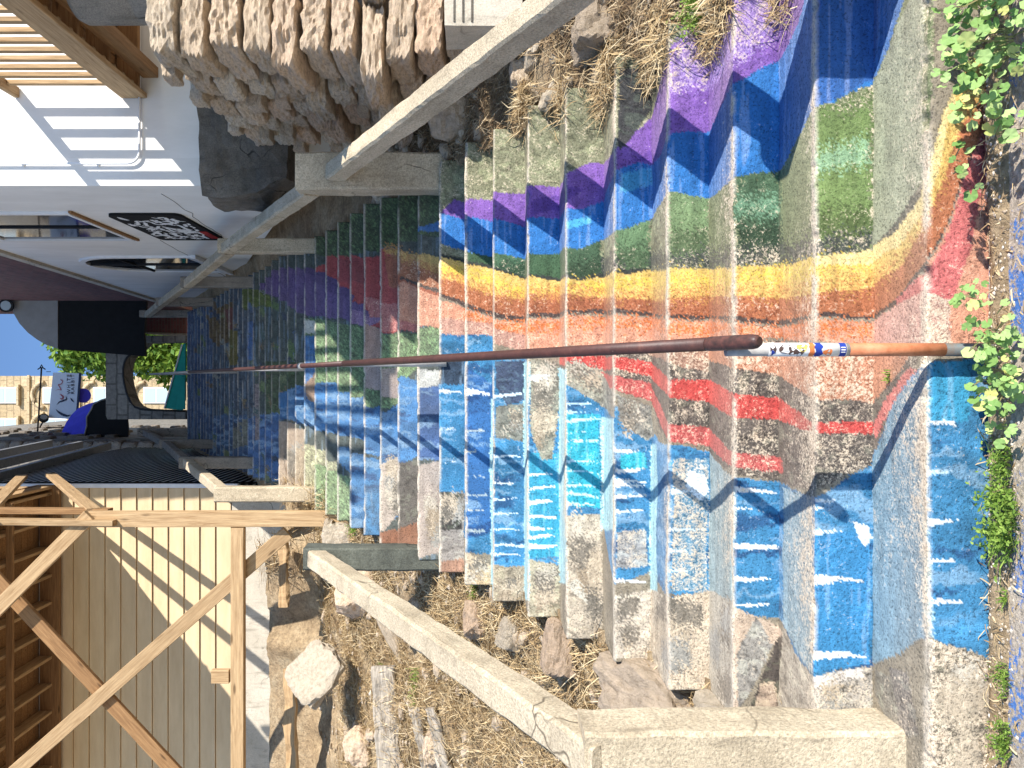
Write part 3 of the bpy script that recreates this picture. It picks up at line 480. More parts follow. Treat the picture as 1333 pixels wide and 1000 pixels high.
((0.25,0.24,0.19),0.1,4,[(6.47,0.15),(6.01,0.12),(6.01,-0.13),(6.11,-0.44),(6.27,-0.45),(6.44,-0.27),(6.47,0)]),
((0.27,0.26,0.21),0.1,4,[(5.5,0.12),(5.03,0.08),(5.03,-0.11),(5.26,-0.06),(5.5,0)]),
((0.24,0.23,0.2),0.1,4,[(4.48,-0.05),(4.02,-0.11),(3.92,-0.26),(4.09,-0.27),(4.43,-0.18)]),
((0.22,0.21,0.18),0.1,4,[(5.03,0.06),(4.48,-0.05),(4.48,-0.17),(5.03,-0.12)]),
((0.05,0.07,0.12),0,4,[(7.46,0.15),(6.94,0.15),(6.94,-0.09),(7.28,-0.14),(7.46,-0.02)]),
((0.2,0.2,0.17),0,4,[(7.46,-0.14),(6.94,-0.12),(6.94,-0.36),(7.46,-0.34)]),
((0.03,0.05,0.08),0,3,[(10.01,0.2),(9.03,0.19),(9.03,0),(10.01,0)]),
((0.3,0.27,0.24),0,4,[(10.01,-0.79),(9.03,-0.77),(9.03,-1.26),(10.01,-1.34)]),
((0.06,0.055,0.05),0,4,[(9.49,-0.77),(9.07,-0.78),(9.07,-1.04),(9.49,-1.04)]),
((0.38,0.22,0.15),0,2,[(10.01,-1.29),(9.03,-1.24),(9.03,-1.43),(10.01,-1.52)]),
((0.5,0.4,0.28),0.1,2,[(8.5,-1.12),(8.02,-1.21),(8.02,-1.41),(8.5,-1.39)]),
((0.55,0.42,0.25),0.1,2,[(8.36,-1.22),(8.1,-1.22),(8.08,-1.36),(8.4,-1.39)]),
((0.3,0.25,0.18),0.1,4,[(7.55,-1.13),(6.94,-1.15),(6.94,-1.38),(7.55,-1.4)]),
((0.4,0.36,0.26),0.1,4,[(6.47,-1.01),(6.01,-1.05),(6.01,-1.38),(6.47,-1.38)]),
((0.42,0.36,0.28),0.1,4,[(5.5,-0.71),(5.03,-0.69),(5.03,-1.37),(5.5,-1.37)]),
((0.58,0.54,0.45),0,2,[(5.47,-1.07),(5.11,-0.98),(5.03,-1.07),(5.21,-1.19),(5.44,-1.11)]),
((0.33,0.33,0.33),0.15,4,[(4.46,-0.72),(4.07,-0.71),(4.04,-0.89),(4.46,-0.9)]),
((0.5,0.44,0.36),0.15,4,[(4.46,-1.04),(4.02,-1),(4.02,-1.35),(4.46,-1.35)]),
((0.42,0.36,0.28),0.25,4,[(4.02,-1),(3.49,-0.95),(3.25,-0.93),(3.01,-0.91),(3.01,-1.36),(3.25,-1.36),(3.49,-1.36),(4.02,-1.5)]),
((0.4,0.36,0.29),0.25,2,[(3.01,-0.91),(2.5,-0.87),(2.5,-1.32),(3.01,-1.47)]),
((0.52,0.4,0.3),0.1,2,[(2.5,-0.88),(2.25,-0.92),(1.93,-0.98),(1.99,-1.04),(2.12,-1.04),(2.25,-1.16),(2.5,-1.32)]),
((0.3,0.28,0.25),0.1,4,[(2.25,-0.92),(2.08,-1.04),(2.25,-1.19),(2.45,-1.3),(2.46,-1.07)]),
((0.08,0.065,0.055),0,4,[(2.02,-1.01),(1.91,-0.99),(1.83,-1.12),(2.12,-1.3),(2.33,-1.3)]),
((0.36,0.27,0.2),0.1,4,[(2.2,-1.19),(2.05,-1.18),(2,-1.32),(2.29,-1.32)]),
((0.38,0.33,0.26),0.2,4,[(1.93,-0.95),(1.73,-1.01),(1.52,-1.04),(1.52,-1.2),(1.78,-1.28),(2.03,-1.35)]),
((0.34,0.31,0.27),0.15,4,[(1.52,-1.04),(1.34,-1.02),(1.18,-1.01),(1.01,-1),(1.01,-1.2),(1.18,-1.2),(1.34,-1.2),(1.52,-1.2)]),
((0.6,0.55,0.5),0.1,2,[(1.52,-1.04),(1.31,-1.02),(1.11,-1.01),(1.08,-1.04),(1.29,-1.06),(1.52,-1.08)]),
((0.2,0.19,0.16),0.2,4,[(0.98,-1),(0.81,-0.98),(0.67,-1.12),(0.84,-1.15),(0.98,-1.09)]),
((0.15,0.14,0.13),0.25,4,[(0.84,-0.96),(0.67,-0.93),(0.57,-1.11),(0.7,-1.16)]),
((0.24,0.21,0.16),0.25,4,[(0.49,-0.79),(0.33,-0.81),(0.17,-0.83),(0.02,-0.86),(0.02,-1.3),(0.26,-1.3),(0.49,-1.3)]),
((0.3,0.32,0.22),0.2,2,[(0.98,1.05),(0.77,1.18),(0.53,1.29),(0.53,0.65),(0.77,0.54),(0.98,0.47)]),
((0.18,0.16,0.13),0.1,7,[(6.42,-0.01),(6.25,0.03),(6.08,-0.02),(6.08,-0.12),(6.25,-0.16),(6.42,-0.1)]),
((0.34,0.27,0.19),0.1,7,[(6.38,-0.2),(6.31,-0.17),(6.24,-0.22),(6.24,-0.33),(6.31,-0.37),(6.38,-0.32)]),
((0.46,0.38,0.28),0.1,7,[(6.41,-0.15),(6.23,-0.12),(6.05,-0.17),(6.05,-0.27),(6.23,-0.31),(6.41,-0.26)]),
((0.2,0.175,0.14),0.1,7,[(6.28,0.09),(6.1,0.13),(6.01,0.08),(6.01,-0.01),(6.1,-0.06),(6.28,0)]),
((0.52,0.46,0.37),0.1,7,[(6.41,0.09),(6.23,0.12),(6.05,0.07),(6.05,0.02),(6.23,-0.03),(6.41,0.03)]),
((0.52,0.46,0.37),0.1,7,[(5.44,0.11),(5.35,0.12),(5.25,0.1),(5.25,0.08),(5.35,0.07),(5.44,0.09)]),
((0.18,0.16,0.13),0.1,7,[(5.25,0.02),(5.11,0.03),(5.03,0.02),(5.03,-0.02),(5.11,-0.03),(5.25,-0.01)]),
((0.34,0.27,0.19),0.1,7,[(5.37,0.04),(5.27,0.05),(5.17,0.04),(5.17,0.02),(5.27,0.01),(5.37,0.03)]),
((0.2,0.175,0.14),0.1,7,[(5.46,0.08),(5.28,0.09),(5.1,0.08),(5.1,0.05),(5.28,0.04),(5.46,0.05)]),
((0.46,0.38,0.28),0.1,7,[(5.23,0.06),(5.07,0.07),(5.03,0.06),(5.03,0.02),(5.07,0),(5.23,0.02)]),
((0.2,0.175,0.14),0.1,7,[(4.36,-0.09),(4.26,-0.08),(4.16,-0.1),(4.16,-0.13),(4.26,-0.14),(4.36,-0.12)]),
((0.18,0.16,0.13),0.1,7,[(4.42,-0.11),(4.36,-0.1),(4.29,-0.11),(4.29,-0.15),(4.36,-0.16),(4.42,-0.14)]),
((0.46,0.38,0.28),0.1,7,[(4.37,-0.19),(4.31,-0.18),(4.24,-0.2),(4.24,-0.23),(4.31,-0.24),(4.37,-0.22)]),
((0.52,0.46,0.37),0.1,7,[(4.34,-0.17),(4.18,-0.16),(4.03,-0.18),(4.03,-0.2),(4.18,-0.21),(4.34,-0.2)]),
((0.2,0.175,0.14),0.1,7,[(4.4,-0.18),(4.27,-0.17),(4.15,-0.18),(4.15,-0.21),(4.27,-0.22),(4.4,-0.21)]),
((0.46,0.38,0.28),0.1,7,[(7.25,-0.17),(7.14,-0.16),(7.02,-0.18),(7.02,-0.2),(7.14,-0.22),(7.25,-0.2)]),
((0.52,0.46,0.37),0.1,7,[(7.38,-0.29),(7.3,-0.28),(7.23,-0.3),(7.23,-0.32),(7.3,-0.33),(7.38,-0.31)]),
((0.34,0.27,0.19),0.1,7,[(7.25,-0.18),(7.13,-0.17),(7.01,-0.19),(7.01,-0.21),(7.13,-0.23),(7.25,-0.21)]),
((0.3,0.29,0.26),0.1,7,[(7.26,-0.25),(7.09,-0.23),(6.94,-0.25),(6.94,-0.27),(7.09,-0.29),(7.26,-0.27)]),
((0.2,0.175,0.14),0.1,7,[(7.23,-0.19),(7.11,-0.18),(6.94,-0.2),(6.94,-0.25),(7.11,-0.27),(7.23,-0.25)]),
((0.18,0.16,0.13),0.1,7,[(8.38,-1.17),(8.25,-1.16),(8.11,-1.18),(8.11,-1.23),(8.25,-1.25),(8.38,-1.22)]),
((0.18,0.16,0.13),0.1,7,[(8.46,-1.21),(8.33,-1.19),(8.21,-1.22),(8.21,-1.26),(8.33,-1.28),(8.46,-1.25)]),
((0.52,0.46,0.37),0.1,7,[(8.34,-1.23),(8.21,-1.21),(8.08,-1.24),(8.08,-1.26),(8.21,-1.28),(8.34,-1.25)]),
((0.34,0.27,0.19),0.1,7,[(8.42,-1.24),(8.32,-1.23),(8.23,-1.25),(8.23,-1.29),(8.32,-1.31),(8.42,-1.29)]),
((0.52,0.46,0.37),0.1,7,[(8.46,-1.28),(8.39,-1.27),(8.32,-1.29),(8.32,-1.32),(8.39,-1.34),(8.46,-1.31)]),
((0.46,0.38,0.28),0.1,7,[(7.37,-1.26),(7.16,-1.25),(6.94,-1.26),(6.94,-1.29),(7.16,-1.32),(7.37,-1.29)]),
((0.34,0.27,0.19),0.1,7,[(7.4,-1.3),(7.28,-1.29),(7.16,-1.31),(7.16,-1.36),(7.28,-1.38),(7.4,-1.36)]),
((0.34,0.27,0.19),0.1,7,[(7.23,-1.21),(7.1,-1.2),(6.94,-1.21),(6.94,-1.24),(7.1,-1.27),(7.23,-1.25)]),
((0.46,0.38,0.28),0.1,7,[(7.28,-1.26),(7.19,-1.25),(7.1,-1.27),(7.1,-1.29),(7.19,-1.31),(7.28,-1.28)]),
((0.18,0.16,0.13),0.1,7,[(7.31,-1.23),(7.21,-1.21),(7.12,-1.24),(7.12,-1.25),(7.21,-1.27),(7.31,-1.25)]),
((0.18,0.16,0.13),0.1,7,[(6.42,-1.11),(6.25,-1.09),(6.08,-1.12),(6.08,-1.18),(6.25,-1.2),(6.42,-1.17)]),
((0.34,0.27,0.19),0.1,7,[(6.38,-1.23),(6.31,-1.21),(6.24,-1.24),(6.24,-1.3),(6.31,-1.32),(6.38,-1.29)]),
((0.46,0.38,0.28),0.1,7,[(6.41,-1.2),(6.23,-1.18),(6.05,-1.21),(6.05,-1.26),(6.23,-1.29),(6.41,-1.26)]),
((0.2,0.175,0.14),0.1,7,[(6.28,-1.06),(6.1,-1.04),(6.01,-1.07),(6.01,-1.11),(6.1,-1.14),(6.28,-1.11)]),
((0.52,0.46,0.37),0.1,7,[(6.41,-1.06),(6.23,-1.04),(6.05,-1.07),(6.05,-1.1),(6.23,-1.12),(6.41,-1.09)]),
((0.52,0.46,0.37),0.1,7,[(5.44,-0.72),(5.35,-0.68),(5.25,-0.74),(5.25,-0.81),(5.35,-0.86),(5.44,-0.8)]),
((0.18,0.16,0.13),0.1,7,[(5.25,-1.07),(5.11,-1.04),(5.03,-1.09),(5.03,-1.23),(5.11,-1.28),(5.25,-1.22)]),
((0.34,0.27,0.19),0.1,7,[(5.37,-0.99),(5.27,-0.96),(5.17,-1.01),(5.17,-1.07),(5.27,-1.12),(5.37,-1.05)]),
((0.2,0.175,0.14),0.1,7,[(5.46,-0.82),(5.28,-0.79),(5.1,-0.84),(5.1,-0.96),(5.28,-1.01),(5.46,-0.95)]),
((0.46,0.38,0.28),0.1,7,[(5.23,-0.9),(5.07,-0.87),(5.03,-0.92),(5.03,-1.09),(5.07,-1.14),(5.23,-1.08)]),
((0.2,0.175,0.14),0.1,7,[(4.36,-1.04),(4.26,-1.02),(4.16,-1.05),(4.16,-1.11),(4.26,-1.13),(4.36,-1.1)]),
((0.18,0.16,0.13),0.1,7,[(4.42,-1.07),(4.36,-1.05),(4.29,-1.08),(4.29,-1.15),(4.36,-1.17),(4.42,-1.14)]),
((0.46,0.38,0.28),0.1,7,[(4.37,-1.22),(4.31,-1.2),(4.24,-1.23),(4.24,-1.29),(4.31,-1.32),(4.37,-1.28)]),
((0.52,0.46,0.37),0.1,7,[(4.34,-1.2),(4.18,-1.18),(4.03,-1.21),(4.03,-1.24),(4.18,-1.27),(4.34,-1.24)]),
((0.2,0.175,0.14),0.1,7,[(4.4,-1.2),(4.27,-1.18),(4.15,-1.21),(4.15,-1.26),(4.27,-1.29),(4.4,-1.26)]),
((0.2,0.175,0.14),0.1,7,[(3.88,-1.04),(3.36,-0.94),(3.07,-0.98),(3.07,-1.05),(3.36,-1.08),(3.88,-1.12)]),
((0.2,0.175,0.14),0.1,7,[(3.34,-0.98),(3.21,-0.96),(3.08,-0.99),(3.08,-1.06),(3.21,-1.09),(3.34,-1.05)]),
((0.18,0.16,0.13),0.1,7,[(3.71,-0.98),(3.47,-0.92),(3.36,-0.95),(3.36,-1.01),(3.47,-1.04),(3.71,-1.04)]),
((0.46,0.38,0.28),0.1,7,[(3.92,-1.16),(3.48,-1.05),(3.29,-1.08),(3.29,-1.18),(3.48,-1.21),(3.92,-1.27)]),
((0.3,0.29,0.26),0.1,7,[(3.69,-1.19),(3.4,-1.12),(3.23,-1.16),(3.23,-1.25),(3.4,-1.28),(3.69,-1.29)]),
((0.2,0.175,0.14),0.1,7,[(2.73,-0.94),(2.57,-0.88),(2.5,-0.9),(2.5,-1.01),(2.57,-1.06),(2.73,-1.06)]),
((0.52,0.46,0.37),0.1,7,[(2.8,-1.24),(2.68,-1.18),(2.55,-1.19),(2.55,-1.28),(2.68,-1.35),(2.8,-1.34)]),
((0.3,0.29,0.26),0.1,7,[(2.73,-0.96),(2.6,-0.9),(2.5,-0.92),(2.5,-0.96),(2.6,-1.02),(2.73,-1)]),
((0.3,0.29,0.26),0.1,7,[(2.98,-1.08),(2.86,-1.03),(2.75,-1.04),(2.75,-1.15),(2.86,-1.22),(2.98,-1.2)]),
((0.2,0.175,0.14),0.1,7,[(2.78,-1.23),(2.56,-1.15),(2.5,-1.17),(2.5,-1.26),(2.56,-1.31),(2.78,-1.33)]),
((0.3,0.29,0.26),0.1,7,[(9.33,-0.82),(9.2,-0.79),(9.07,-0.84),(9.07,-0.96),(9.2,-0.99),(9.33,-0.95)]),
((0.2,0.175,0.14),0.1,7,[(9.23,-0.81),(9.08,-0.78),(9.03,-0.83),(9.03,-0.92),(9.08,-0.96),(9.23,-0.91)]),
((0.3,0.29,0.26),0.1,7,[(9.29,-0.83),(9.18,-0.8),(9.07,-0.85),(9.07,-0.93),(9.18,-0.97),(9.29,-0.93)]),
((0.46,0.38,0.28),0.1,7,[(9.5,-0.8),(9.33,-0.77),(9.17,-0.81),(9.17,-0.9),(9.33,-0.94),(9.5,-0.89)]),
((0.18,0.16,0.13),0.1,7,[(9.49,-0.87),(9.37,-0.84),(9.24,-0.88),(9.24,-0.95),(9.37,-0.99),(9.49,-0.94)]),
((0.3,0.29,0.26),0.1,7,[(10.22,-1.02),(10.13,-0.98),(10.05,-1.04),(10.05,-1.21),(10.13,-1.27),(10.22,-1.2)]),
((0.18,0.16,0.13),0.1,7,[(10.23,-0.9),(10.14,-0.86),(10.05,-0.92),(10.05,-1.07),(10.14,-1.12),(10.23,-1.06)]),
((0.52,0.46,0.37),0.1,7,[(10.35,-0.86),(10.22,-0.82),(10.09,-0.88),(10.09,-0.99),(10.22,-1.04),(10.35,-0.98)]),
((0.34,0.27,0.19),0.1,7,[(10.3,-0.96),(10.21,-0.92),(10.12,-0.98),(10.12,-1.14),(10.21,-1.19),(10.3,-1.13)]),
((0.34,0.27,0.19),0.1,7,[(10.27,-0.99),(10.13,-0.95),(10.01,-1.01),(10.01,-1.06),(10.13,-1.11),(10.27,-1.04)]),
((0.18,0.16,0.13),0.1,7,[(12.32,-0.93),(12.11,-0.89),(12.01,-0.95),(12.01,-1.07),(12.11,-1.11),(12.32,-1.06)]),
((0.46,0.38,0.28),0.1,7,[(12.36,-0.66),(12.22,-0.63),(12.08,-0.68),(12.08,-0.83),(12.22,-0.87),(12.36,-0.82)]),
((0.3,0.29,0.26),0.1,7,[(12.38,-0.83),(12.21,-0.8),(12.04,-0.85),(12.04,-0.99),(12.21,-1.03),(12.38,-0.97)]),
((0.52,0.46,0.37),0.1,7,[(12.39,-0.89),(12.24,-0.85),(12.1,-0.91),(12.1,-1),(12.24,-1.05),(12.39,-0.99)]),
((0.18,0.16,0.13),0.1,7,[(12.22,-0.87),(12.03,-0.83),(12.01,-0.88),(12.01,-0.95),(12.03,-1),(12.22,-0.94)]),
((0.18,0.16,0.13),0.1,7,[(1.31,-1.06),(1.22,-1.05),(1.12,-1.06),(1.12,-1.07),(1.22,-1.08),(1.31,-1.07)]),
((0.3,0.29,0.26),0.1,7,[(1.42,-1.12),(1.33,-1.11),(1.24,-1.12),(1.24,-1.14),(1.33,-1.15),(1.42,-1.14)]),
((0.46,0.38,0.28),0.1,7,[(1.21,-1.14),(1.12,-1.13),(1.02,-1.14),(1.02,-1.15),(1.12,-1.17),(1.21,-1.15)]),
((0.46,0.38,0.28),0.1,7,[(1.44,-1.05),(1.36,-1.04),(1.28,-1.06),(1.28,-1.09),(1.36,-1.11),(1.44,-1.09)]),
((0.52,0.46,0.37),0.1,7,[(1.3,-1.14),(1.08,-1.13),(1.01,-1.14),(1.01,-1.17),(1.08,-1.19),(1.3,-1.17)]),
((0.46,0.38,0.28),0.1,7,[(0.44,-0.97),(0.28,-0.95),(0.13,-0.98),(0.13,-1.04),(0.28,-1.07),(0.44,-1.03)]),
((0.52,0.46,0.37),0.1,7,[(0.34,-0.88),(0.2,-0.86),(0.06,-0.89),(0.06,-0.93),(0.2,-0.96),(0.34,-0.92)]),
((0.46,0.38,0.28),0.1,7,[(0.42,-0.93),(0.33,-0.91),(0.23,-0.94),(0.23,-1.03),(0.33,-1.06),(0.42,-1.03)]),
((0.46,0.38,0.28),0.1,7,[(0.33,-0.92),(0.13,-0.9),(0.02,-0.93),(0.02,-1),(0.13,-1.03),(0.33,-0.99)]),
((0.46,0.38,0.28),0.1,7,[(0.3,-1.09),(0.2,-1.07),(0.1,-1.1),(0.1,-1.18),(0.2,-1.21),(0.3,-1.18)]),
((0.2,0.175,0.14),0.1,7,[(20.46,-0.95),(20.05,-0.9),(19.18,-0.93),(19.18,-1.08),(20.05,-1.18),(20.46,-1.1)]),
((0.3,0.29,0.26),0.1,7,[(20.46,-0.78),(19.42,-0.7),(19.02,-0.78),(19.02,-0.89),(19.42,-0.96),(20.46,-0.91)]),
((0.34,0.27,0.19),0.1,7,[(20.16,-0.95),(19.24,-0.86),(19.02,-0.94),(19.02,-1.05),(19.24,-1.11),(20.16,-1.07)]),
((0.18,0.16,0.13),0.1,7,[(21.31,-0.85),(20.49,-0.77),(20.15,-0.85),(20.15,-0.94),(20.49,-1.01),(21.31,-0.96)]),
((0.34,0.27,0.19),0.1,7,[(20.18,-0.83),(19.21,-0.75),(19.02,-0.83),(19.02,-1),(19.21,-1.07),(20.18,-1.03)]),
((0.78,0.8,0.8),0.0562462,0,[(0.5,-0.12),(0.31,-0.12),(0.24,-0.13),(0.38,-0.13),(0.5,-0.13)]),
((0.78,0.8,0.8),0.0882299,0,[(0.5,-0.41),(0.31,-0.42),(0.28,-0.42),(0.24,-0.42),(0.38,-0.43),(0.5,-0.44)]),
((0.78,0.8,0.8),0.118545,0,[(0.5,-0.54),(0.31,-0.54),(0.24,-0.55),(0.38,-0.55),(0.5,-0.55)]),
((0.78,0.8,0.8),0.0576961,0,[(0.5,-0.66),(0.31,-0.67),(0.25,-0.67),(0.24,-0.68),(0.38,-0.68),(0.5,-0.68)]),
((0.45,0.6,0.7),0.0752228,0,[(0.5,-0.27),(0.31,-0.27),(0.26,-0.27),(0.24,-0.27),(0.38,-0.28),(0.5,-0.29)]),
((0.78,0.8,0.8),0.156674,0,[(1.52,-0.68),(1.19,-0.69),(1.12,-0.69),(1.06,-0.7),(1.31,-0.7),(1.52,-0.72)]),
((0.78,0.8,0.8),0.149957,0,[(1.52,-0.95),(1.19,-0.95),(1.17,-0.96),(1.06,-0.97),(1.31,-0.97),(1.52,-0.98)]),
((0.8,0.88,0.92),0.125457,0,[(1.5,-0.41),(1.33,-0.41),(1.31,-0.42),(1.27,-0.42),(1.4,-0.42),(1.5,-0.42)]),
((0.8,0.88,0.92),0.0648131,0,[(1.5,-0.44),(1.33,-0.44),(1.3,-0.44),(1.27,-0.44),(1.4,-0.44),(1.5,-0.45)]),
((0.8,0.88,0.92),0.117527,0,[(1.52,-0.52),(1.19,-0.53),(1.07,-0.53),(1.06,-0.53),(1.31,-0.53),(1.52,-0.54)]),
((0.78,0.8,0.8),0.149697,0,[(2.5,-0.42),(2.14,-0.43),(2.08,-0.43),(2,-0.44),(2.28,-0.44),(2.5,-0.44)]),
((0.78,0.8,0.8),0.123967,0,[(2.5,-0.5),(2.14,-0.51),(2.07,-0.51),(2,-0.51),(2.28,-0.51),(2.5,-0.51)]),
((0.78,0.8,0.8),0.154465,0,[(2.5,-0.64),(2.14,-0.64),(2.05,-0.64),(2,-0.65),(2.28,-0.66),(2.5,-0.66)]),
((0.78,0.8,0.8),0.13061,0,[(2.5,-0.76),(2.14,-0.77),(2.04,-0.78),(2,-0.78),(2.28,-0.78),(2.5,-0.78)]),
((0.78,0.8,0.8),0.136364,0,[(2.5,-0.87),(2.14,-0.87),(2.06,-0.87),(2,-0.87),(2.28,-0.88),(2.5,-0.88)]),
((0.65,0.75,0.8),0.123695,0,[(3.49,-0.47),(3.18,-0.47),(3.11,-0.47),(3.06,-0.47),(3.3,-0.48),(3.49,-0.49)]),
((0.65,0.75,0.8),0.103796,0,[(3.49,-0.64),(3.18,-0.64),(3.04,-0.64),(3.06,-0.64),(3.3,-0.65),(3.49,-0.65)]),
((0.65,0.75,0.8),0.101465,0,[(3.49,-0.73),(3.18,-0.74),(3.11,-0.74),(3.06,-0.74),(3.3,-0.74),(3.49,-0.75)]),
((0.65,0.75,0.8),0.0752443,0,[(3.49,-0.82),(3.18,-0.83),(3.13,-0.83),(3.06,-0.83),(3.3,-0.83),(3.49,-0.83)]),
((0.78,0.8,0.8),0.14052,0,[(4.48,-0.31),(4.18,-0.32),(4.16,-0.32),(4.07,-0.32),(4.3,-0.33),(4.48,-0.33)]),
((0.78,0.8,0.8),0.161104,0,[(4.48,-0.41),(4.18,-0.41),(4.11,-0.42),(4.07,-0.42),(4.3,-0.43),(4.48,-0.43)]),
((0.78,0.8,0.8),0.130345,0,[(4.48,-0.48),(4.18,-0.49),(4.06,-0.5),(4.07,-0.5),(4.3,-0.5),(4.48,-0.5)]),
((0.78,0.8,0.8),0.199112,0,[(4.48,-0.54),(4.18,-0.54),(4.06,-0.54),(4.07,-0.55),(4.3,-0.55),(4.48,-0.56)]),
((0.78,0.8,0.8),0.130511,0,[(4.48,-0.61),(4.18,-0.61),(4.16,-0.61),(4.07,-0.62),(4.3,-0.62),(4.48,-0.63)]),
((0.78,0.8,0.8),0.127628,0,[(4.48,-0.95),(4.18,-0.96),(4.03,-0.97),(4.07,-0.97),(4.3,-0.97),(4.48,-0.97)]),
((0.9,0.9,0.88),0.165917,0,[(4.48,-0.46),(4.18,-0.47),(4.08,-0.48),(4.07,-0.48),(4.3,-0.48),(4.48,-0.49)]),
((0.5,0.72,0.84),0.112799,0,[(5.5,-0.1),(5.19,-0.1),(5.14,-0.11),(5.07,-0.11),(5.31,-0.11),(5.5,-0.11)]),
((0.5,0.72,0.84),0.0587289,0,[(5.5,-0.14),(5.19,-0.15),(5.11,-0.15),(5.07,-0.15),(5.31,-0.15),(5.5,-0.16)]),
((0.5,0.72,0.84),0.062184,0,[(5.5,-0.19),(5.19,-0.18),(5.05,-0.18),(5.07,-0.19),(5.31,-0.2),(5.5,-0.21)]),
((0.5,0.72,0.84),0.0518249,0,[(5.5,-0.26),(5.19,-0.25),(5.04,-0.25),(5.07,-0.25),(5.31,-0.26),(5.5,-0.26)]),
((0.5,0.72,0.84),0.171282,0,[(5.5,-0.3),(5.19,-0.3),(5.03,-0.3),(5.07,-0.31),(5.31,-0.31),(5.5,-0.31)]),
((0.5,0.72,0.84),0.0900682,0,[(5.5,-0.41),(5.19,-0.41),(5.13,-0.41),(5.07,-0.41),(5.31,-0.42),(5.5,-0.42)]),
((0.5,0.72,0.84),0.0856593,0,[(5.5,-0.46),(5.19,-0.47),(5.17,-0.47),(5.07,-0.48),(5.31,-0.47),(5.5,-0.47)]),
((0.5,0.72,0.84),0.0883498,0,[(5.5,-0.54),(5.19,-0.54),(5.17,-0.54),(5.07,-0.55),(5.31,-0.55),(5.5,-0.55)]),
((0.5,0.72,0.84),0.0780357,0,[(5.5,-0.58),(5.19,-0.59),(5.08,-0.6),(5.07,-0.61),(5.31,-0.6),(5.5,-0.6)]),
((0.5,0.72,0.84),0.196727,0,[(5.5,-0.64),(5.19,-0.64),(5.07,-0.65),(5.31,-0.65),(5.5,-0.66)]),
((0.78,0.8,0.8),0.0519351,0,[(6.49,0.05),(6.17,0.05),(6.16,0.04),(6.05,0.04),(6.29,0.04),(6.49,0.03)]),
((0.78,0.8,0.8),0.117174,0,[(6.49,0.03),(6.17,0.03),(6.07,0.03),(6.05,0.03),(6.29,0.02),(6.49,0.01)]),
((0.78,0.8,0.8),0.0665063,0,[(6.49,-0.52),(6.17,-0.52),(6.05,-0.52),(6.29,-0.53),(6.49,-0.53)]),
((0.78,0.8,0.8),0.193301,0,[(6.49,-0.6),(6.17,-0.59),(6.05,-0.59),(6.29,-0.61),(6.49,-0.61)]),
((0.78,0.8,0.8),0.17121,0,[(6.49,-0.67),(6.17,-0.67),(6.1,-0.68),(6.05,-0.68),(6.29,-0.69),(6.49,-0.7)]),
((0.78,0.8,0.8),0.187626,0,[(6.49,-0.76),(6.17,-0.77),(6.05,-0.77),(6.05,-0.78),(6.29,-0.78),(6.49,-0.78)]),
((0.78,0.8,0.8),0.133761,0,[(6.49,-0.83),(6.17,-0.84),(6,-0.84),(6.05,-0.84),(6.29,-0.85),(6.49,-0.85)]),
((0.78,0.8,0.8),0.0940836,0,[(6.49,-0.88),(6.17,-0.87),(6.07,-0.88),(6.05,-0.88),(6.29,-0.89),(6.49,-0.9)]),
((0.78,0.8,0.8),0.126791,0,[(6.49,-0.92),(6.17,-0.93),(6.03,-0.93),(6.05,-0.94),(6.29,-0.95),(6.49,-0.95)]),
((0.6,0.72,0.8),0.0882338,0,[(7.55,-0.07),(7.17,-0.06),(7.01,-0.06),(7.05,-0.07),(7.3,-0.08),(7.55,-0.09)]),
((0.6,0.72,0.8),0.147258,0,[(7.55,-0.45),(7.17,-0.45),(7.08,-0.45),(7.05,-0.46),(7.3,-0.46),(7.55,-0.46)]),
((0.6,0.72,0.8),0.18362,0,[(7.55,-0.61),(7.17,-0.61),(7.14,-0.62),(7.05,-0.62),(7.3,-0.62),(7.55,-0.62)]),
((0.6,0.72,0.8),0.0923635,0,[(7.55,-0.72),(7.17,-0.71),(7.09,-0.71),(7.05,-0.71),(7.3,-0.72),(7.55,-0.73)]),
((0.6,0.72,0.8),0.114188,0,[(7.55,-0.81),(7.17,-0.8),(7.04,-0.8),(7.05,-0.8),(7.3,-0.81),(7.55,-0.83)]),
((0.6,0.72,0.8),0.151233,0,[(7.55,-0.91),(7.17,-0.9),(7.08,-0.91),(7.05,-0.91),(7.3,-0.91),(7.55,-0.92)]),
((0.6,0.72,0.8),0.159584,0,[(7.55,-1),(7.17,-1),(6.95,-1.01),(7.05,-1.02),(7.3,-1.01),(7.55,-1.02)]),
((0.6,0.72,0.8),0.178279,0,[(7.55,-1.06),(7.17,-1.06),(7.15,-1.06),(7.05,-1.07),(7.3,-1.07),(7.55,-1.08)]),
((0.75,0.78,0.8),0.150086,0,[(8.5,-0.03),(8.19,-0.05),(8.07,-0.06),(8.07,-0.07),(8.31,-0.07),(8.5,-0.08)]),
((0.342,0.42,0.455),0.124659,0,[(8.5,-0.31),(8.19,-0.31),(8.15,-0.32),(8.07,-0.32),(8.31,-0.32),(8.5,-0.32)]),
((0.342,0.42,0.455),0.169833,0,[(8.5,-0.45),(8.19,-0.45),(8.1,-0.45),(8.07,-0.45),(8.31,-0.46),(8.5,-0.46)]),
((0.342,0.42,0.455),0.0889464,0,[(8.5,-0.61),(8.19,-0.62),(8.15,-0.62),(8.07,-0.63),(8.31,-0.62),(8.5,-0.62)]),
((0.342,0.42,0.455),0.0950521,0,[(8.5,-0.74),(8.19,-0.74),(8.12,-0.74),(8.07,-0.75),(8.31,-0.75),(8.5,-0.75)]),
((0.342,0.42,0.455),0.185883,0,[(8.5,-0.84),(8.19,-0.84),(8.11,-0.85),(8.07,-0.85),(8.31,-0.85),(8.5,-0.85)]),
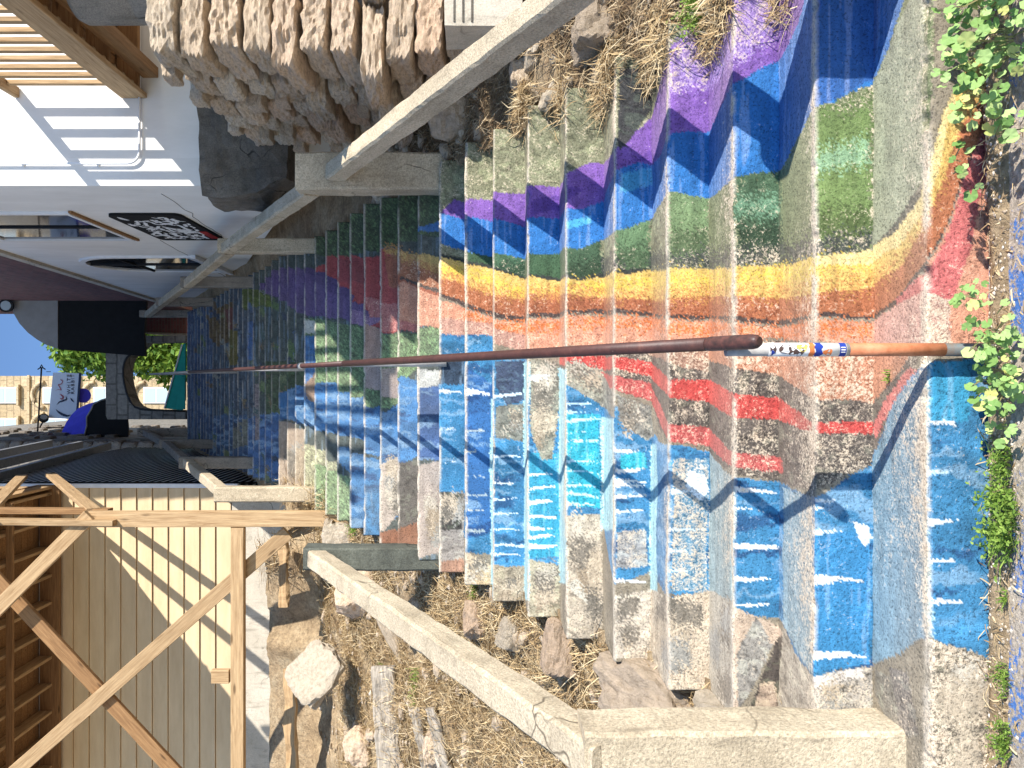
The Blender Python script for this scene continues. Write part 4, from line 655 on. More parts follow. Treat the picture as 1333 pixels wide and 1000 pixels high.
((0.342,0.42,0.455),0.127064,0,[(8.5,-0.97),(8.19,-0.97),(8.11,-0.98),(8.07,-0.98),(8.31,-0.99),(8.5,-0.99)]),
((0.6,0.62,0.6),0.0837612,0,[(10.01,-0.03),(9.2,-0.04),(9.08,-0.05),(9.31,-0.06),(10.01,-0.08)]),
((0.4,0.55,0.7),0.14352,0,[(10.01,-0.33),(9.2,-0.31),(9.1,-0.32),(9.08,-0.32),(9.31,-0.32),(10.01,-0.35)]),
((0.4,0.55,0.7),0.174858,0,[(10.01,-0.58),(9.2,-0.55),(9.15,-0.55),(9.08,-0.55),(9.31,-0.56),(10.01,-0.59)]),
((0.85,0.88,0.9),0.1,2,[(1.16,-0.49),(1.03,-0.5),(1,-0.54),(1.06,-0.58),(1.12,-0.54)]),
((0.75,0.82,0.88),0.1,4,[(3.27,-0.39),(3.08,-0.41),(3.03,-0.48),(3.14,-0.52),(3.31,-0.46)]),
((0.342,0.558,0.595),0.15,2,[(7.01,0.14),(6.47,0.13),(6.47,-1.25),(7.01,-1.34)]),
((0.342,0.558,0.595),0.15,2,[(6.01,0.09),(5.49,0.08),(5.49,-1.07),(6.01,-1.16)]),
((0.342,0.558,0.595),0.15,2,[(5.03,-0.18),(4.48,-0.17),(4.48,-0.71),(5.03,-0.78)]),
((0.342,0.558,0.595),0.15,2,[(4.02,-0.3),(3.82,-0.29),(3.82,-0.98),(4.02,-1.01)]),
((0.342,0.558,0.595),0.15,2,[(8.05,-0.1),(7.49,-0.1),(7.49,-1.39),(8.05,-1.49)]),
((0.342,0.558,0.595),0.15,2,[(2.56,-0.43),(2.49,-0.43),(2.49,-0.86),(2.56,-0.87)]),
((0.342,0.558,0.595),0.15,2,[(0.52,0.07),(0.48,0.07),(0.48,-0.78),(0.52,-0.79)]),
]
STEP_Z = [0.000,0.188,0.391,0.569,0.751,0.935,1.136,1.322,1.520,1.709,1.904,2.092,2.284,2.475,2.669,2.857,3.043,3.234,3.424,3.621,3.808,3.994,4.189,4.383,4.567,4.750,4.941,5.125,5.316,5.501,5.690,5.872,6.071,6.263,6.450,6.640,6.832,7.020,7.200,7.388,7.581,7.784,7.989,8.196]
# ---------------------------------------------------------------- the painted stair
D0, TR = 2.371, .346
NSTEP = 43
def step_y(k): return D0 + (k - 1) * TR
TOP_Z = STEP_Z[43]; TOP_Y = step_y(44)
def slope_z(y): return float(np.clip((y - D0 + .17) / TR * .19, 0, TOP_Z))

def m_paint():
    s = NT('painted_concrete', .8, .3); v = s.coord(var=False)
    at = s.n('ShaderNodeVertexColor'); at.layer_name = 'paint'
    f1 = s.noise(v, 95, 4, .8); f2 = s.noise(v, 7, 5, .7); f3 = s.noise(v, 24, 4, .7)
    bare = s.ramp(f1, [(.36, (.22, .16, .11)), (.46, (.54, .42, .30)), (.58, (.78, .65, .49))])
    bare = s.mix(.6, bare, s.ramp(f2, [(.35, .6), (.65, 1.05)]), 'MULTIPLY')
    # wear eats the paint where the grain stands proud
    a = s.n('ShaderNodeMath', operation='MULTIPLY_ADD'); s.l(f1, a.inputs[0]); a.inputs[1].default_value = .75
    b = s.n('ShaderNodeMath', operation='MULTIPLY'); s.l(f3, b.inputs[0]); b.inputs[1].default_value = .5
    s.l(b.outputs[0], a.inputs[2])
    c = s.n('ShaderNodeMath', operation='ADD'); s.l(a.outputs[0], c.inputs[0]); s.l(at.outputs['Alpha'], c.inputs[1])
    m = s.ramp(c.outputs[0], [(.80, 0.0), (.92, .88)])
    pc = s.mix(.55, at.outputs['Color'], s.ramp(f3, [(.3, .62), (.55, 1.0), (.75, 1.18)]), 'MULTIPLY')
    pc = s.mix(.72, pc, s.ramp(f1, [(.37, .2), (.49, 1.12)]), 'MULTIPLY')
    s.col(s.mix(m, pc, bare)); 
    d = s.n('ShaderNodeMath', operation='MULTIPLY_ADD'); s.l(f3, d.inputs[0]); d.inputs[1].default_value = .8; s.l(f1, d.inputs[2])
    s.bump(d.outputs[0], .006, 1)
    return s.m
M['paint'] = m_paint()

def inside(px, py, pts):
    r = np.zeros(px.shape, bool); n = len(pts)
    for i in range(n):
        x1, y1 = pts[i]; x2, y2 = pts[(i + 1) % n]
        if y1 == y2: continue
        c = ((y1 > py) != (y2 > py)) & (px < (x2 - x1) * (py - y1) / (y2 - y1) + x1)
        r ^= c
    return r
MBOX = [(min(p[0] for p in q[3]), max(p[0] for p in q[3]), min(p[1] for p in q[3]), max(p[1] for p in q[3])) for q in MURAL]

def paint(k, u, x, v):
    """colour and wear of the mural at steps-climbed u and metres-across x (v = metres up the unrolled surface)"""
    n = u.size; tread = (u - (k - 1)) > .5; ft = np.clip(1 - (u - (k - .5)) / .45, 0, 1)   # ft: 1 at the nosing, 0 at the back of the tread
    col = np.empty((n, 4)); g = fbm(x * 9, v * 9, 3)
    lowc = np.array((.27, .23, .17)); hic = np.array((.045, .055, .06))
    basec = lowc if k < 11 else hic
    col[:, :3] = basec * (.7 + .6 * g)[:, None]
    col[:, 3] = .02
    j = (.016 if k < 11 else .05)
    dit = np.random.default_rng(k); dj = .0045 if k < 9 else .006
    x0_ = x; x = x + dit.normal(0, dj * .5, n)
    wx = x + (fbm(x * 5, v * 5, 5, 2) - .5) * 1.5 * j + (fbm(x * 30, v * 30, 6, 2) - .5) * .35 * j; wu = u + (fbm(x * 4 + 9, v * 4, 8, 2) - .5) * .06
    wu = wu + dit.normal(0, .006, n); x = x0_
    wu = np.where(tread, np.clip(wu, k - .5 + .001, k - .001), np.clip(wu, k - 1 + .001, k - .5 - .001))
    g2 = fbm(x * 5 + 2, v * 40, 12, 3); g3 = fbm(x * 28, v * 28, 21, 3); g4 = vn(x * 55 + 8 * g, v * 22, 31); g5 = fbm(x * 4, v * 60, 41, 2)
    sx = wx + dit.normal(0, .022, n) + (g - .5) * .05; su = np.where(tread, np.clip(wu + dit.normal(0, .02, n), k - .499, k - .001), np.clip(wu + dit.normal(0, .02, n), k - .999, k - .501))
    for (c, w, st, pts), (u0, u1, x0, x1) in zip(MURAL, MBOX):
        if u1 < k - 1 or u0 > k: continue
        soft = st == 7; bx, bu = (sx, su) if soft else (wx, wu)
        if soft: x0, x1 = x0 - .1, x1 + .1
        sel = np.nonzero((bx > x0) & (bx < x1) & (bu > u0 - .01) & (bu < u1 + .01))[0]
        if not sel.size: continue
        ins = inside(bu[sel], bx[sel], pts); sel = sel[ins]
        if not sel.size: continue
        cc = np.array(c)[None, :] * np.ones((sel.size, 1))
        if st == 0: q = .9 + .2 * g3[sel]
        elif st == 1: q = .72 + .55 * g5[sel]; 
        elif st in (2, 7): q = .68 + .64 * g2[sel]
        elif st in (5, 6): q = .8 + .4 * g[sel]
        elif st == 3: q = .45 + 1.1 * g3[sel]
        else: q = .7 + .6 * g[sel]
        cc = cc * q[:, None]
        if st == 4:   # dabbed brush strokes, lighter and greener or darker
            t = np.clip((g4[sel] - .66) * 8, 0, 1)[:, None]; lite = np.array(c) * 1.35 + np.array((.01, .022, .006))
            cc = cc * (1 - t) + lite * t
            t = np.clip((.28 - g4[sel]) * 8, 0, 1)[:, None]; cc = cc * (1 - .4 * t)
        if st == 5:
            p1 = vn((x[sel] + v[sel]) * 34, (x[sel] - v[sel]) * 120, 51); p2 = vn((x[sel] - v[sel] * .6) * 38, (x[sel] * .6 + v[sel]) * 130, 52)
            t = np.clip((np.maximum(p1, p2) - .72) * 7, 0, 1)[:, None]; cc = cc * (1 - t) + (cc * 1.6 + np.array((.05, .10, .03))) * t
            t = np.clip((.25 - np.minimum(p1, p2)) * 7, 0, 1)[:, None]; cc = cc * (1 - .7 * t)
        if st == 6:
            r1 = vn(x[sel] * 30 + 2.5 * g3[sel], v[sel] * 5, 55); r2 = vn(x[sel] * 11 + 2 * g[sel], v[sel] * 3, 56)
            t = np.clip((r1 - .68) * 5, 0, .45)[:, None]; cc = cc * (.68 + .7 * r2[:, None]); cc = cc * (1 - t) + np.array((.30, .46, .60)) * t
            t = np.clip((.22 - r1) * 7, 0, .7)[:, None]; cc = cc * (1 - t) + np.array((.012, .04, .13)) * t
        if st == 3:
            t = np.clip((g5[sel] - .62) * 9, 0, 1)[:, None]; cc = cc * (1 - t) + (cc * .55 + np.array((.10, .15, .20))) * t
        if st == 1:
            t = np.clip((g5[sel] - .66) * 8, 0, .28)[:, None]; cc = cc * (1 - t) + (cc * .5 + .32) * t
        tk = np.where(tread[sel], .10 + .18 * ft[sel], 0)[:, None]; cc = cc * (1 - tk) + np.array((.52, .42, .31)) * tk
        col[sel, :3] = cc; col[sel, 3] = np.where(tread[sel], w * .35, w)
    if k > 10:                                   # the upper flight is chalky with dust
        du = (.06 + .16 * fbm(x * 3, v * 3 + k, 95, 3))[:, None]; col[:, :3] = col[:, :3] * (1 - du) + np.array((.34, .31, .26)) * du
    big = fbm(x * 1.7 + k * 3.3, v * 1.7, 77, 3)
    foot = np.exp(-((x - .75) / .6) ** 2) + np.exp(-((x + .6) / .55) ** 2)     # the two walking lines
    tw = (-.075 + .04 * foot + .36 * (big - .5) + .17 * ft ** 1.7) if k < 9 else .03 + .1 * ft
    col[:, 3] = col[:, 3] + np.where(tread, tw, .10 * (big - .35) if k < 9 else .02)
    return col

def rough(x, v, k):
    return (fbm(x * 6, v * 6, 90 + k, 3) - .5)

def build_step(k, parent):
    y0, y1 = step_y(k), step_y(k + 1); zb, zt = STEP_Z[k - 1], STEP_Z[k]
    xl, xr = -1.345 + rnd(-.015, .01), 1.6 + rnd(-.02, .02)
    if k == 1: xl, xr = -2.7, 2.5
    if k == 2: xl, xr = -1.42, 1.85
    if k == 3: xr = 1.72
    dx = .0058 if k < 5 else .0075 if k < 9 else .010 if k < 16 else .0135 if k < 28 else .018
    dv = dx * 1.05 if k < 9 else dx * .9
    nx = int((xr - xl) / dx) + 1
    X = np.linspace(xl, xr, nx)
    # profile: (y, z, u)
    b = .014
    nr = max(6, int((zt - zb) / dv)); ntr = max(5, int((y1 - y0) / (dv * 1.5))) if k < 11 else 6
    pr = [(y0, zb - .06, k - 1 + .001)]
    for i in range(nr + 1):
        t = i / nr; z = zb + (zt - b - zb) * t
        lean = .03 * (1 - t) ** 2 * 0 
        pr.append((y0, z, k - 1 + .001 + .46 * t))
    for i in range(1, 4):
        a = i / 4 * math.pi / 2
        pr.append((y0 + b - b * math.cos(a), zt - b + b * math.sin(a), k - 1 + .461 + .039 * i / 4))
    for i in range(ntr + 1):
        t = i / ntr; pr.append((y0 + b + (y1 + .012 - y0 - b) * t, zt, k - .5 + .004 + .495 * t))
    P = np.array(pr); m = len(P)
    seg = np.r_[0, np.cumsum(np.hypot(np.diff(P[:, 0]), np.diff(P[:, 1])))] + k * .6
    XX, YY = np.meshgrid(X, P[:, 0]); ZZ = np.repeat(P[:, 1][:, None], nx, 1)
    UU = np.repeat(P[:, 2][:, None], nx, 1); VV = np.repeat(seg[:, None], nx, 1)
    r = rough(XX, VV, 0) * .014 + (vn(XX * 45, VV * 45, 5) - .5) * (.0032 if k < 9 else .001)
    isr = (UU - (k - 1)) < .48
    wav = (fbm(XX * 1.1, XX * 0 + k * 3.7, 60, 2) - .5) * .02
    chip = np.clip(fbm(XX * 12, XX * 0 + k * 9.1, 61, 3) - .66, 0, 1) * .12
    nose = np.exp(-((P[:, 2] - (k - .5)) / .035) ** 2)[:, None]
    YY = YY + np.where(isr, r, 0) + wav + nose * chip; ZZ = ZZ + np.where(isr, 0, r * .8) - nose * chip * .8 + wav * .35
    ZZ[0] = P[0, 1]
    verts = np.stack([XX, YY, ZZ], 2).reshape(-1, 3)
    ii = np.arange(m - 1)[:, None] * nx + np.arange(nx - 1)[None, :]
    quads = np.stack([ii, ii + 1, ii + nx + 1, ii + nx], 2).reshape(-1, 4)
    nv = verts.shape[0]
    # closed ends, with the concrete body going down into the bank
    ex = np.array([[xl, y1 + .012, zb - .5], [xl, y0, zb - .5], [xr, y1 + .012, zb - .5], [xr, y0, zb - .5]])
    me = bpy.data.meshes.new('step')
    endl = [i * nx for i in range(m)] + [nv, nv + 1]
    endr = [i * nx + nx - 1 for i in range(m)][::-1] + [nv + 3, nv + 2]
    allv = np.r_[verts, ex]
    nf = len(quads) + 2
    me.vertices.add(len(allv)); me.vertices.foreach_set('co', allv.ravel())
    loops = np.r_[quads.ravel(), endl, endr]
    starts = np.r_[np.arange(len(quads)) * 4, len(quads) * 4, len(quads) * 4 + len(endl)]
    tot = np.r_[np.full(len(quads), 4), len(endl), len(endr)]
    me.loops.add(len(loops)); me.loops.foreach_set('vertex_index', loops.astype(np.int32))
    me.polygons.add(nf); me.polygons.foreach_set('loop_start', starts.astype(np.int32)); me.polygons.foreach_set('loop_total', tot.astype(np.int32))
    sm = np.ones(nf, bool); sm[-2:] = False
    me.polygons.foreach_set('use_smooth', sm)
    c = paint(k, UU.ravel(), XX.ravel(), VV.ravel())
    # bare pale line along the nosing
    uf = UU.ravel() - (k - .5); nw = .045 if k > 8 else .035
    e = np.clip(1.25 - np.abs(uf - (.006 if k < 9 else -.008)) / nw, 0, 1) * np.clip((fbm(XX.ravel() * 7, XX.ravel() * 0 + k * 5.1, 33, 3) - .25) * 5, 0, 1) * (.55 + .75 * vn(XX.ravel() * 90, VV.ravel() * 90, 34)) * (1 if k < 20 else rnd(.35, .8)); e = np.clip(e, 0, .85)[:, None]
    c[:, :3] = c[:, :3] * (1 - e) + np.array((.56, .50, .41)) * e; c[:, 3] += e[:, 0] * .10
    # plain tan for the extra vertices of the buried body
    ca = np.r_[c, np.tile(np.array([[.25, .21, .16, .3]]), (4, 1))]
    a = me.color_attributes.new('paint', 'FLOAT_COLOR', 'POINT'); a.data.foreach_set('color', np.clip(ca, 0, 1).astype(np.float32).ravel())
    me.update(calc_edges=True); me.validate(); me.materials.append(M['paint'])
    return link('step', me, parent)
STAIR = thing('painted_stairway', 'wide concrete stairway painted with a rainbow, waterfall and mountains mural', 'stairs', (0, 0, 0))
for k in range(1, NSTEP + 1):
    build_step(k, STAIR)
# ---------------------------------------------------------------- ground
def m_street():
    s = NT('street_concrete', .95, .2); v = s.coord(var=False)
    a = s.noise(v, 3, 6, .7); b = s.noise(v, 60, 5, .8); w = s.vor(v, 85)
    c = s.ramp(a, [(.35, (.38, .32, .255)), (.65, (.54, .46, .365))])
    c = s.mix(.85, c, s.ramp(b, [(.36, .45), (.5, .95), (.62, 1.35)]), 'MULTIPLY')
    c = s.mix(s.ramp(w, [(.12, .6), (.3, 0.0)]), c, (.6, .52, .43))
    # flakes of blue paint left along the foot of the steps
    sp = s.n('ShaderNodeSeparateXYZ'); s.l(v, sp.inputs[0])
    near = s.n('ShaderNodeMapRange'); s.l(sp.outputs['Y'], near.inputs[0]); near.inputs[1].default_value = 1.85; near.inputs[2].default_value = 2.2
    f = s.noise(v, 2.6, 4, .6); g = s.noise(v, 46, 4, .8)
    h = s.n('ShaderNodeMath', operation='MULTIPLY_ADD'); s.l(f, h.inputs[0]); h.inputs[1].default_value = 1.3; s.l(g, h.inputs[2])
    k = s.ramp(h.outputs[0], [(1.12, 0.0), (1.2, 1.0)]) if False else None
    mr = s.n('ShaderNodeMapRange'); s.l(h.outputs[0], mr.inputs[0]); mr.inputs[1].default_value = 1.19; mr.inputs[2].default_value = 1.27
    m2 = s.n('ShaderNodeMath', operation='MULTIPLY'); s.l(mr.outputs[0], m2.inputs[0]); s.l(near.outputs[0], m2.inputs[1])
    c = s.mix(m2.outputs[0], c, (.08, .2, .52))
    s.col(c); s.bump(b, .012); return s.m
def m_earth():
    s = NT('dry_earth', 1, .1); v = s.coord(var=False)
    a = s.noise(v, 3, 8, .7); b = s.noise(v, 26, 6, .8)
    c = s.ramp(a, [(.32, (.30, .215, .13)), (.5, (.46, .34, .21)), (.7, (.57, .46, .31))])
    c = s.mix(.8, c, s.ramp(b, [(.35, .4), (.5, .9), (.65, 1.25)]), 'MULTIPLY')
    s.col(c); s.bump(b, .04); return s.m
M['street'] = m_street(); M['earth'] = m_earth()

def grid(xs, ys, fn, name, mat):
    X, Y = np.meshgrid(xs, ys); Z = fn(X, Y); nx, ny = len(xs), len(ys)
    v = np.stack([X, Y, Z], 2).reshape(-1, 3)
    ii = np.arange(ny - 1)[:, None] * nx + np.arange(nx - 1)[None, :]
    f = np.stack([ii, ii + 1, ii + nx + 1, ii + nx], 2).reshape(-1, 4)
    o = link(name, mesh(name, v.tolist(), f.tolist(), mat, True))
    return o
def spread(a, b, fine, far):
    """coordinates fine between a and b, then opening out to far"""
    lo, hi = far
    c = list(np.arange(a, b, fine)) + [b]
    x = a; d = fine; left = []
    while x > lo: d *= 1.6; x -= d; left.append(max(x, lo))
    x = b; d = fine; right = []
    while x < hi: d *= 1.6; x += d; right.append(min(x, hi))
    return np.array(left[::-1] + c + right)
st = grid(spread(-3, 3, .06, (-250, 250)), spread(1.2, 2.4, .05, (-250, 2.45)),
          lambda x, y: (fbm(x * 2, y * 2, 4, 3) - .5) * .02 * (np.abs(x) < 4), 'street', M['street'])
tag(st, kind='structure')
SZ = np.array([0.0] + STEP_Z)
def stair_line(y): return np.clip((y - D0 + .12) / TR * .19, -.02, TOP_Z)
def left_z(x, y):
    s = stair_line(y)
    e = np.clip((-1.35 - x) / .5, 0, 1)
    n = (fbm(x * 1.3, y * 1.3, 11, 4) - .5) * .36 + (fbm(x * 5, y * 5, 14, 3) - .5) * .13
    z = s - .07 - .10 * e + n * (.25 + .75 * e)
    bank = np.clip((y - 8.95 - (fbm(x * 1.6, x * 0, 19, 3) - .5) * .5) / .22, 0, 1)
    flat = 4.20 + (fbm(x * 2, y * 2, 23, 3) - .5) * .12
    w = np.clip((-1.55 - x) / .35, 0, 1)
    zz = np.where(y > 8.6, (1 - bank) * np.minimum(z, 3.85) + bank * np.where(y < 10.2, flat, np.maximum(4.1, flat)), z)
    return z * (1 - w) + zz * w
def right_z(x, y):
    s = stair_line(y)
    e = np.clip((x - 1.6) / .5, 0, 1)
    n = (fbm(x * 1.3, y * 1.3, 51, 4) - .5) * .3 + (fbm(x * 5, y * 5, 54, 3) - .5) * .12
    return s - .02 + .10 * e + n * (.3 + .7 * e)
tag(grid(spread(-5.5, -1.30, .05, (-120, -1.30)), np.r_[np.arange(2.42, 11, .055), np.arange(11, 17.4, .2)], left_z, 'hillside', M['earth']), kind='structure')
tag(grid(spread(1.56, 4.5, .05, (1.56, 120)), np.r_[np.arange(2.42, 9, .055), np.arange(9, 17.4, .2)], right_z, 'hillside', M['earth']), kind='structure')
hv, hf = box_vf(-250, 250, 17.3, 300, TOP_Z - 4, TOP_Z - .02)
tag(part('hilltop', hv, hf, M['earth']), kind='structure')
hv, hf = box_vf(-1.5, 2.0, step_y(44) - .0, 24, TOP_Z - .5, TOP_Z + .004)
tag(part('landing', hv, hf, M['concrete_grey']), kind='structure')
# ---------------------------------------------------------------- white building on the right
def m_glass(name, c, rough=.06):
    s = NT(name, rough, .6); s.b.inputs['Base Color'].default_value = (*c, 1); return s.m
M['glass_dark'] = m_glass('dark_window_glass', (.008, .009, .011))
M['glass_pale'] = m_glass('pale_window_glass', (.42, .52, .58), .12)
def m_brick():
    s = NT('maroon_brick', .85, .25); tc = s.n('ShaderNodeTexCoord'); sp = s.n('ShaderNodeSeparateXYZ'); s.l(tc.outputs['Object'], sp.inputs[0])
    cb = s.n('ShaderNodeCombineXYZ'); ad = s.n('ShaderNodeMath', operation='ADD'); s.l(sp.outputs['X'], ad.inputs[0]); s.l(sp.outputs['Y'], ad.inputs[1])
    s.l(ad.outputs[0], cb.inputs[0]); s.l(sp.outputs['Z'], cb.inputs[1])
    b = s.n('ShaderNodeTexBrick'); s.l(cb.outputs[0], b.inputs['Vector']); b.inputs['Scale'].default_value = 1
    b.inputs['Brick Width'].default_value = .22; b.inputs['Row Height'].default_value = .075; b.inputs['Mortar Size'].default_value = .008
    b.inputs['Color1'].default_value = (.21, .09, .085, 1); b.inputs['Color2'].default_value = (.13, .06, .06, 1); b.inputs['Mortar'].default_value = (.16, .12, .11, 1)
    s.col(b.outputs['Color']); s.bump(b.outputs['Fac'], -.006); return s.m
M['brick'] = m_brick()
BX, BY, BE = 1.858, 7.2, 17.25
WB = thing('white_building', 'white rendered building with oblong and arched black windows beside the upper stairs', 'building', (BX, BY, 4))
def cz(y): return 8.0 + (y - BY) * .086
v, f = extrude_poly([(BY, 3.3), (BE, 7.6), (BE, cz(BE)), (BY, cz(BY))], 'x', BX, BX + .26); part('side_wall', v, f, M['white_wall'], WB)
part('front_wall', *box_vf(BX + .26, 9, BY, BY + .26, 2.6, 8.0), M['white_wall'], WB)
v, f = extrude_poly([(BY - .05, cz(BY)), (BE, cz(BE)), (BE, cz(BE) + .13), (BY - .05, cz(BY) + .13)], 'x', BX - .045, BX + .26); part('cornice', v, f, M['concrete_pale'], WB)
v, f = extrude_poly([(8.35, cz(8.35) + .13), (BE, cz(BE) + .13), (20.6, 9.2), (20.6, 16.6), (15, 16.6), (15, 13.4), (8.35, 13.4)], 'x', BX + .02, BX + .26); part('brick_storey', v, f, M['brick'], WB)
part('brick_storey', *box_vf(BX + .26, 9, 8.35, 8.6, 8.0, 13.4), M['brick'], WB)
def ring_x(outer, inner, x0, x1):
    n = len(outer)
    v = [(x0, a, b) for a, b in outer] + [(x0, a, b) for a, b in inner] + [(x1, a, b) for a, b in outer] + [(x1, a, b) for a, b in inner]
    f = []
    for i in range(n):
        j = (i + 1) % n
        f += [(i, j, n + j, n + i), (2 * n + i, 3 * n + i, 3 * n + j, 2 * n + j), (i, 2 * n + i, 2 * n + j, j), (n + i, n + j, 3 * n + j, 3 * n + i)]
    return v, f
def inset(pts, d):
    cx = sum(p[0] for p in pts) / len(pts); cy = sum(p[1] for p in pts) / len(pts)
    out = []
    for a, b in pts:
        l = math.hypot(a - cx, b - cy); out.append((cx + (a - cx) * (1 - d * 1.25 / l), cy + (b - cy) * (1 - d * 1.25 / l)))
    return out
def side_window(pts, fr, mull):
    w = part('window', *ring_x(pts, inset(pts, fr), BX - .035, BX - .001), M['white_trim'], WB)
    part('glass', *extrude_poly(inset(pts, fr * .9), 'x', BX - .012, BX - .002), M['glass_dark'], w)
    for (a, b) in mull: beam('glazing_bar', (BX - .018, a[0], a[1]), (BX - .018, b[0], b[1]), .03, .025, M['metal_black'], w)
    return w
side_window([(8.26, 6.06), (9.8, 6.06), (9.8, 7.75), (8.26, 7.75)], .05, [((9.03, 6.1), (9.03, 7.7)),])
box('sill', BX - .03, BX - .002, 8.22, 9.84, 6.02, 6.055, M['lumber_dark'], WB, .004)
AR = [(12.6, 5.84), (12.6, 7.0)] + [(11.85 + .75 * math.cos(t), 7.0 + .78 * math.sin(t)) for t in [i * math.pi / 12 for i in range(1, 12)]] + [(11.1, 7.0), (11.1, 5.84)]
side_window(AR, .07, [((11.85, 5.9), (11.85, 7.7)), ((11.15, 7.0), (12.55, 7.0))])
box('sill', BX - .06, BX - .002, 11.02, 12.68, 5.76, 5.835, M['white_trim'], WB, .006)
for y0, y1, z in ((7.5, 9.9, 4.72), (9.9, 13.5, 5.6)):
    tube('crack', [(BX - .0005, y0 + (y1 - y0) * i / 14, z + (y0 + (y1 - y0) * i / 14 - 7.5) * .09 + rnd(-.03, .03)) for i in range(15)], .004, M['concrete_dark'], WB, 4)
part('flat_roof', *box_vf(BX + .26, 9, BY + .26, BE, 7.8, 8.0), M['concrete_pale'], WB)
# graffiti panel hung on the side wall
GP = thing('graffiti_panel', 'black rounded panel covered in white graffiti scrawl on the white wall', 'graffiti panel', (BX, 8.9, 5.2))
rr = []
for (cy, cz_, a0) in ((9.68, 4.99, -90), (9.68, 5.63, 0), (8.43, 5.63, 90), (8.43, 4.99, 180)):
    for i in range(5): t = R(a0 + i * 22.5); rr.append((cy + .1 * math.cos(t), cz_ + .08 * math.sin(t)))
part('board', *extrude_poly(rr, 'x', BX - .03, BX - .002), M['black'], GP)
random.seed(11)
for i in range(80):
    y, z = rnd(8.5, 9.6), rnd(5.0, 5.6); mb = MB(); a = rnd(0, 6.3); w = rnd(.022, .045); n = 6; L = rnd(.016, .035); cv = rnd(-.8, .8)
    pts = [(y, z)]
    for k in range(n): a += cv * (1 if k < 4 else -1.2); pts.append((min(9.66, max(8.42, pts[-1][0] + math.cos(a) * L * 1.6)), min(5.65, max(4.97, pts[-1][1] + math.sin(a) * L))))
    for k in range(n):
        (y0, z0), (y1, z1) = pts[k], pts[k + 1]; l = math.hypot(y1 - y0, z1 - z0) + 1e-6; ny, nz = -(z1 - z0) / l * w / 2, (y1 - y0) / l * w / 2
        xx = BX - .032 - .0004 * (i % 8) - .00005 * k
        mb.add([(xx, y0 - ny, z0 - nz), (xx, y1 - ny, z1 - nz), (xx, y1 + ny, z1 + nz), (xx, y0 + ny, z0 + nz)], [(0, 1, 2, 3)])
    mb.build('graffiti_stroke', M['white_trim'], GP)
M['red'] = m_plain('red_paint', (.4, .03, .03), None, 8, .7, 0)
part('red_tag', *box_vf(BX - .037, BX - .031, 9.2, 9.62, 4.93, 5.02), M['red'], GP)
# conduit on the front wall
cp = [(2.06, BY - .03, 7.6), (2.06, BY - .03, 4.92)] + [(2.06 + .11 - .11 * math.cos(t), BY - .03, 4.92 - .11 * math.sin(t)) for t in [R(15 * i) for i in range(1, 6)]] + [(2.17, BY - .03, 4.81), (3.4, BY - .03, 4.81)]
CO = thing('conduit', 'thin grey conduit bending across the sunlit white wall', 'conduit', (2.06, BY - .03, 4.8))
tube('pipe', cp, .012, M['white_trim'], CO, 8)
for z in (5.2, 5.9): box('clip', 2.035, 2.085, BY - .016, BY - .001, z, z + .016, M['white_trim'], CO)
# ---------------------------------------------------------------- timber balcony over the rock wall
BK = thing('timber_balcony', 'timber balcony with upright slats against the white wall at top right', 'balcony', (2.68, 7.1, 4.75))
beam('rim_beam', (2.70, 3.9, 4.87), (2.70, 7.19, 4.87), .05, .24, M['lumber'], BK)
beam('top_rail', (2.73, 3.9, 5.97), (2.73, 7.19, 5.97), .10, .05, M['lumber'], BK)
yb = 7.02
while yb > 4.0:
    beam('slat', (2.755, yb, 4.80), (2.755, yb, 5.94), .045, .045, M['lumber'], BK, (0, 1, 0)); yb -= .172
for i in range(9): box('deck_board', 2.74 + .145 * i, 2.88 + .145 * i, 3.9, 7.19, 5.0, 5.035, M['lumber_dark'], BK, .004)
for y in (4.0, 4.5, 5.0, 5.5, 6.05, 6.55, 7.1): beam('joist', (2.726, y, 4.88), (4.6, y, 4.88), .045, .2, M['lumber_dark'], BK)
beam('carrying_beam', (2.9, 4.1, 4.70), (2.9, 7.15, 4.70), .10, .15, M['lumber_dark'], BK)
box('white_bracket', 2.95, 3.06, 4.9, 5.0, 4.6, 4.78, M['white_trim'], BK, .005)
PC = thing('concrete_column', 'round pale concrete column under the timber balcony', 'column', (2.98, 5.75, 2.6))
nn = 40; v = []; f = []
zs = [2.6, 3.3, 3.72, 3.735, 3.75, 4.15, 4.165, 4.18, 4.58, 4.62]; ra = [.27, .27, .27, .264, .27, .27, .264, .27, .27, .25]
for z, r in zip(zs, ra):
    for j in range(nn): t = 2 * math.pi * j / nn; v.append((2.98 + r * math.cos(t), 5.75 + r * math.sin(t), z))
for i in range(len(zs) - 1):
    for j in range(nn): q = i * nn + j; k = i * nn + (j + 1) % nn; f.append((q, k, k + nn, q + nn))
f.append(tuple((len(zs) - 1) * nn + j for j in range(nn)))
part('shaft', v, f, M['concrete_grey'], PC, True)

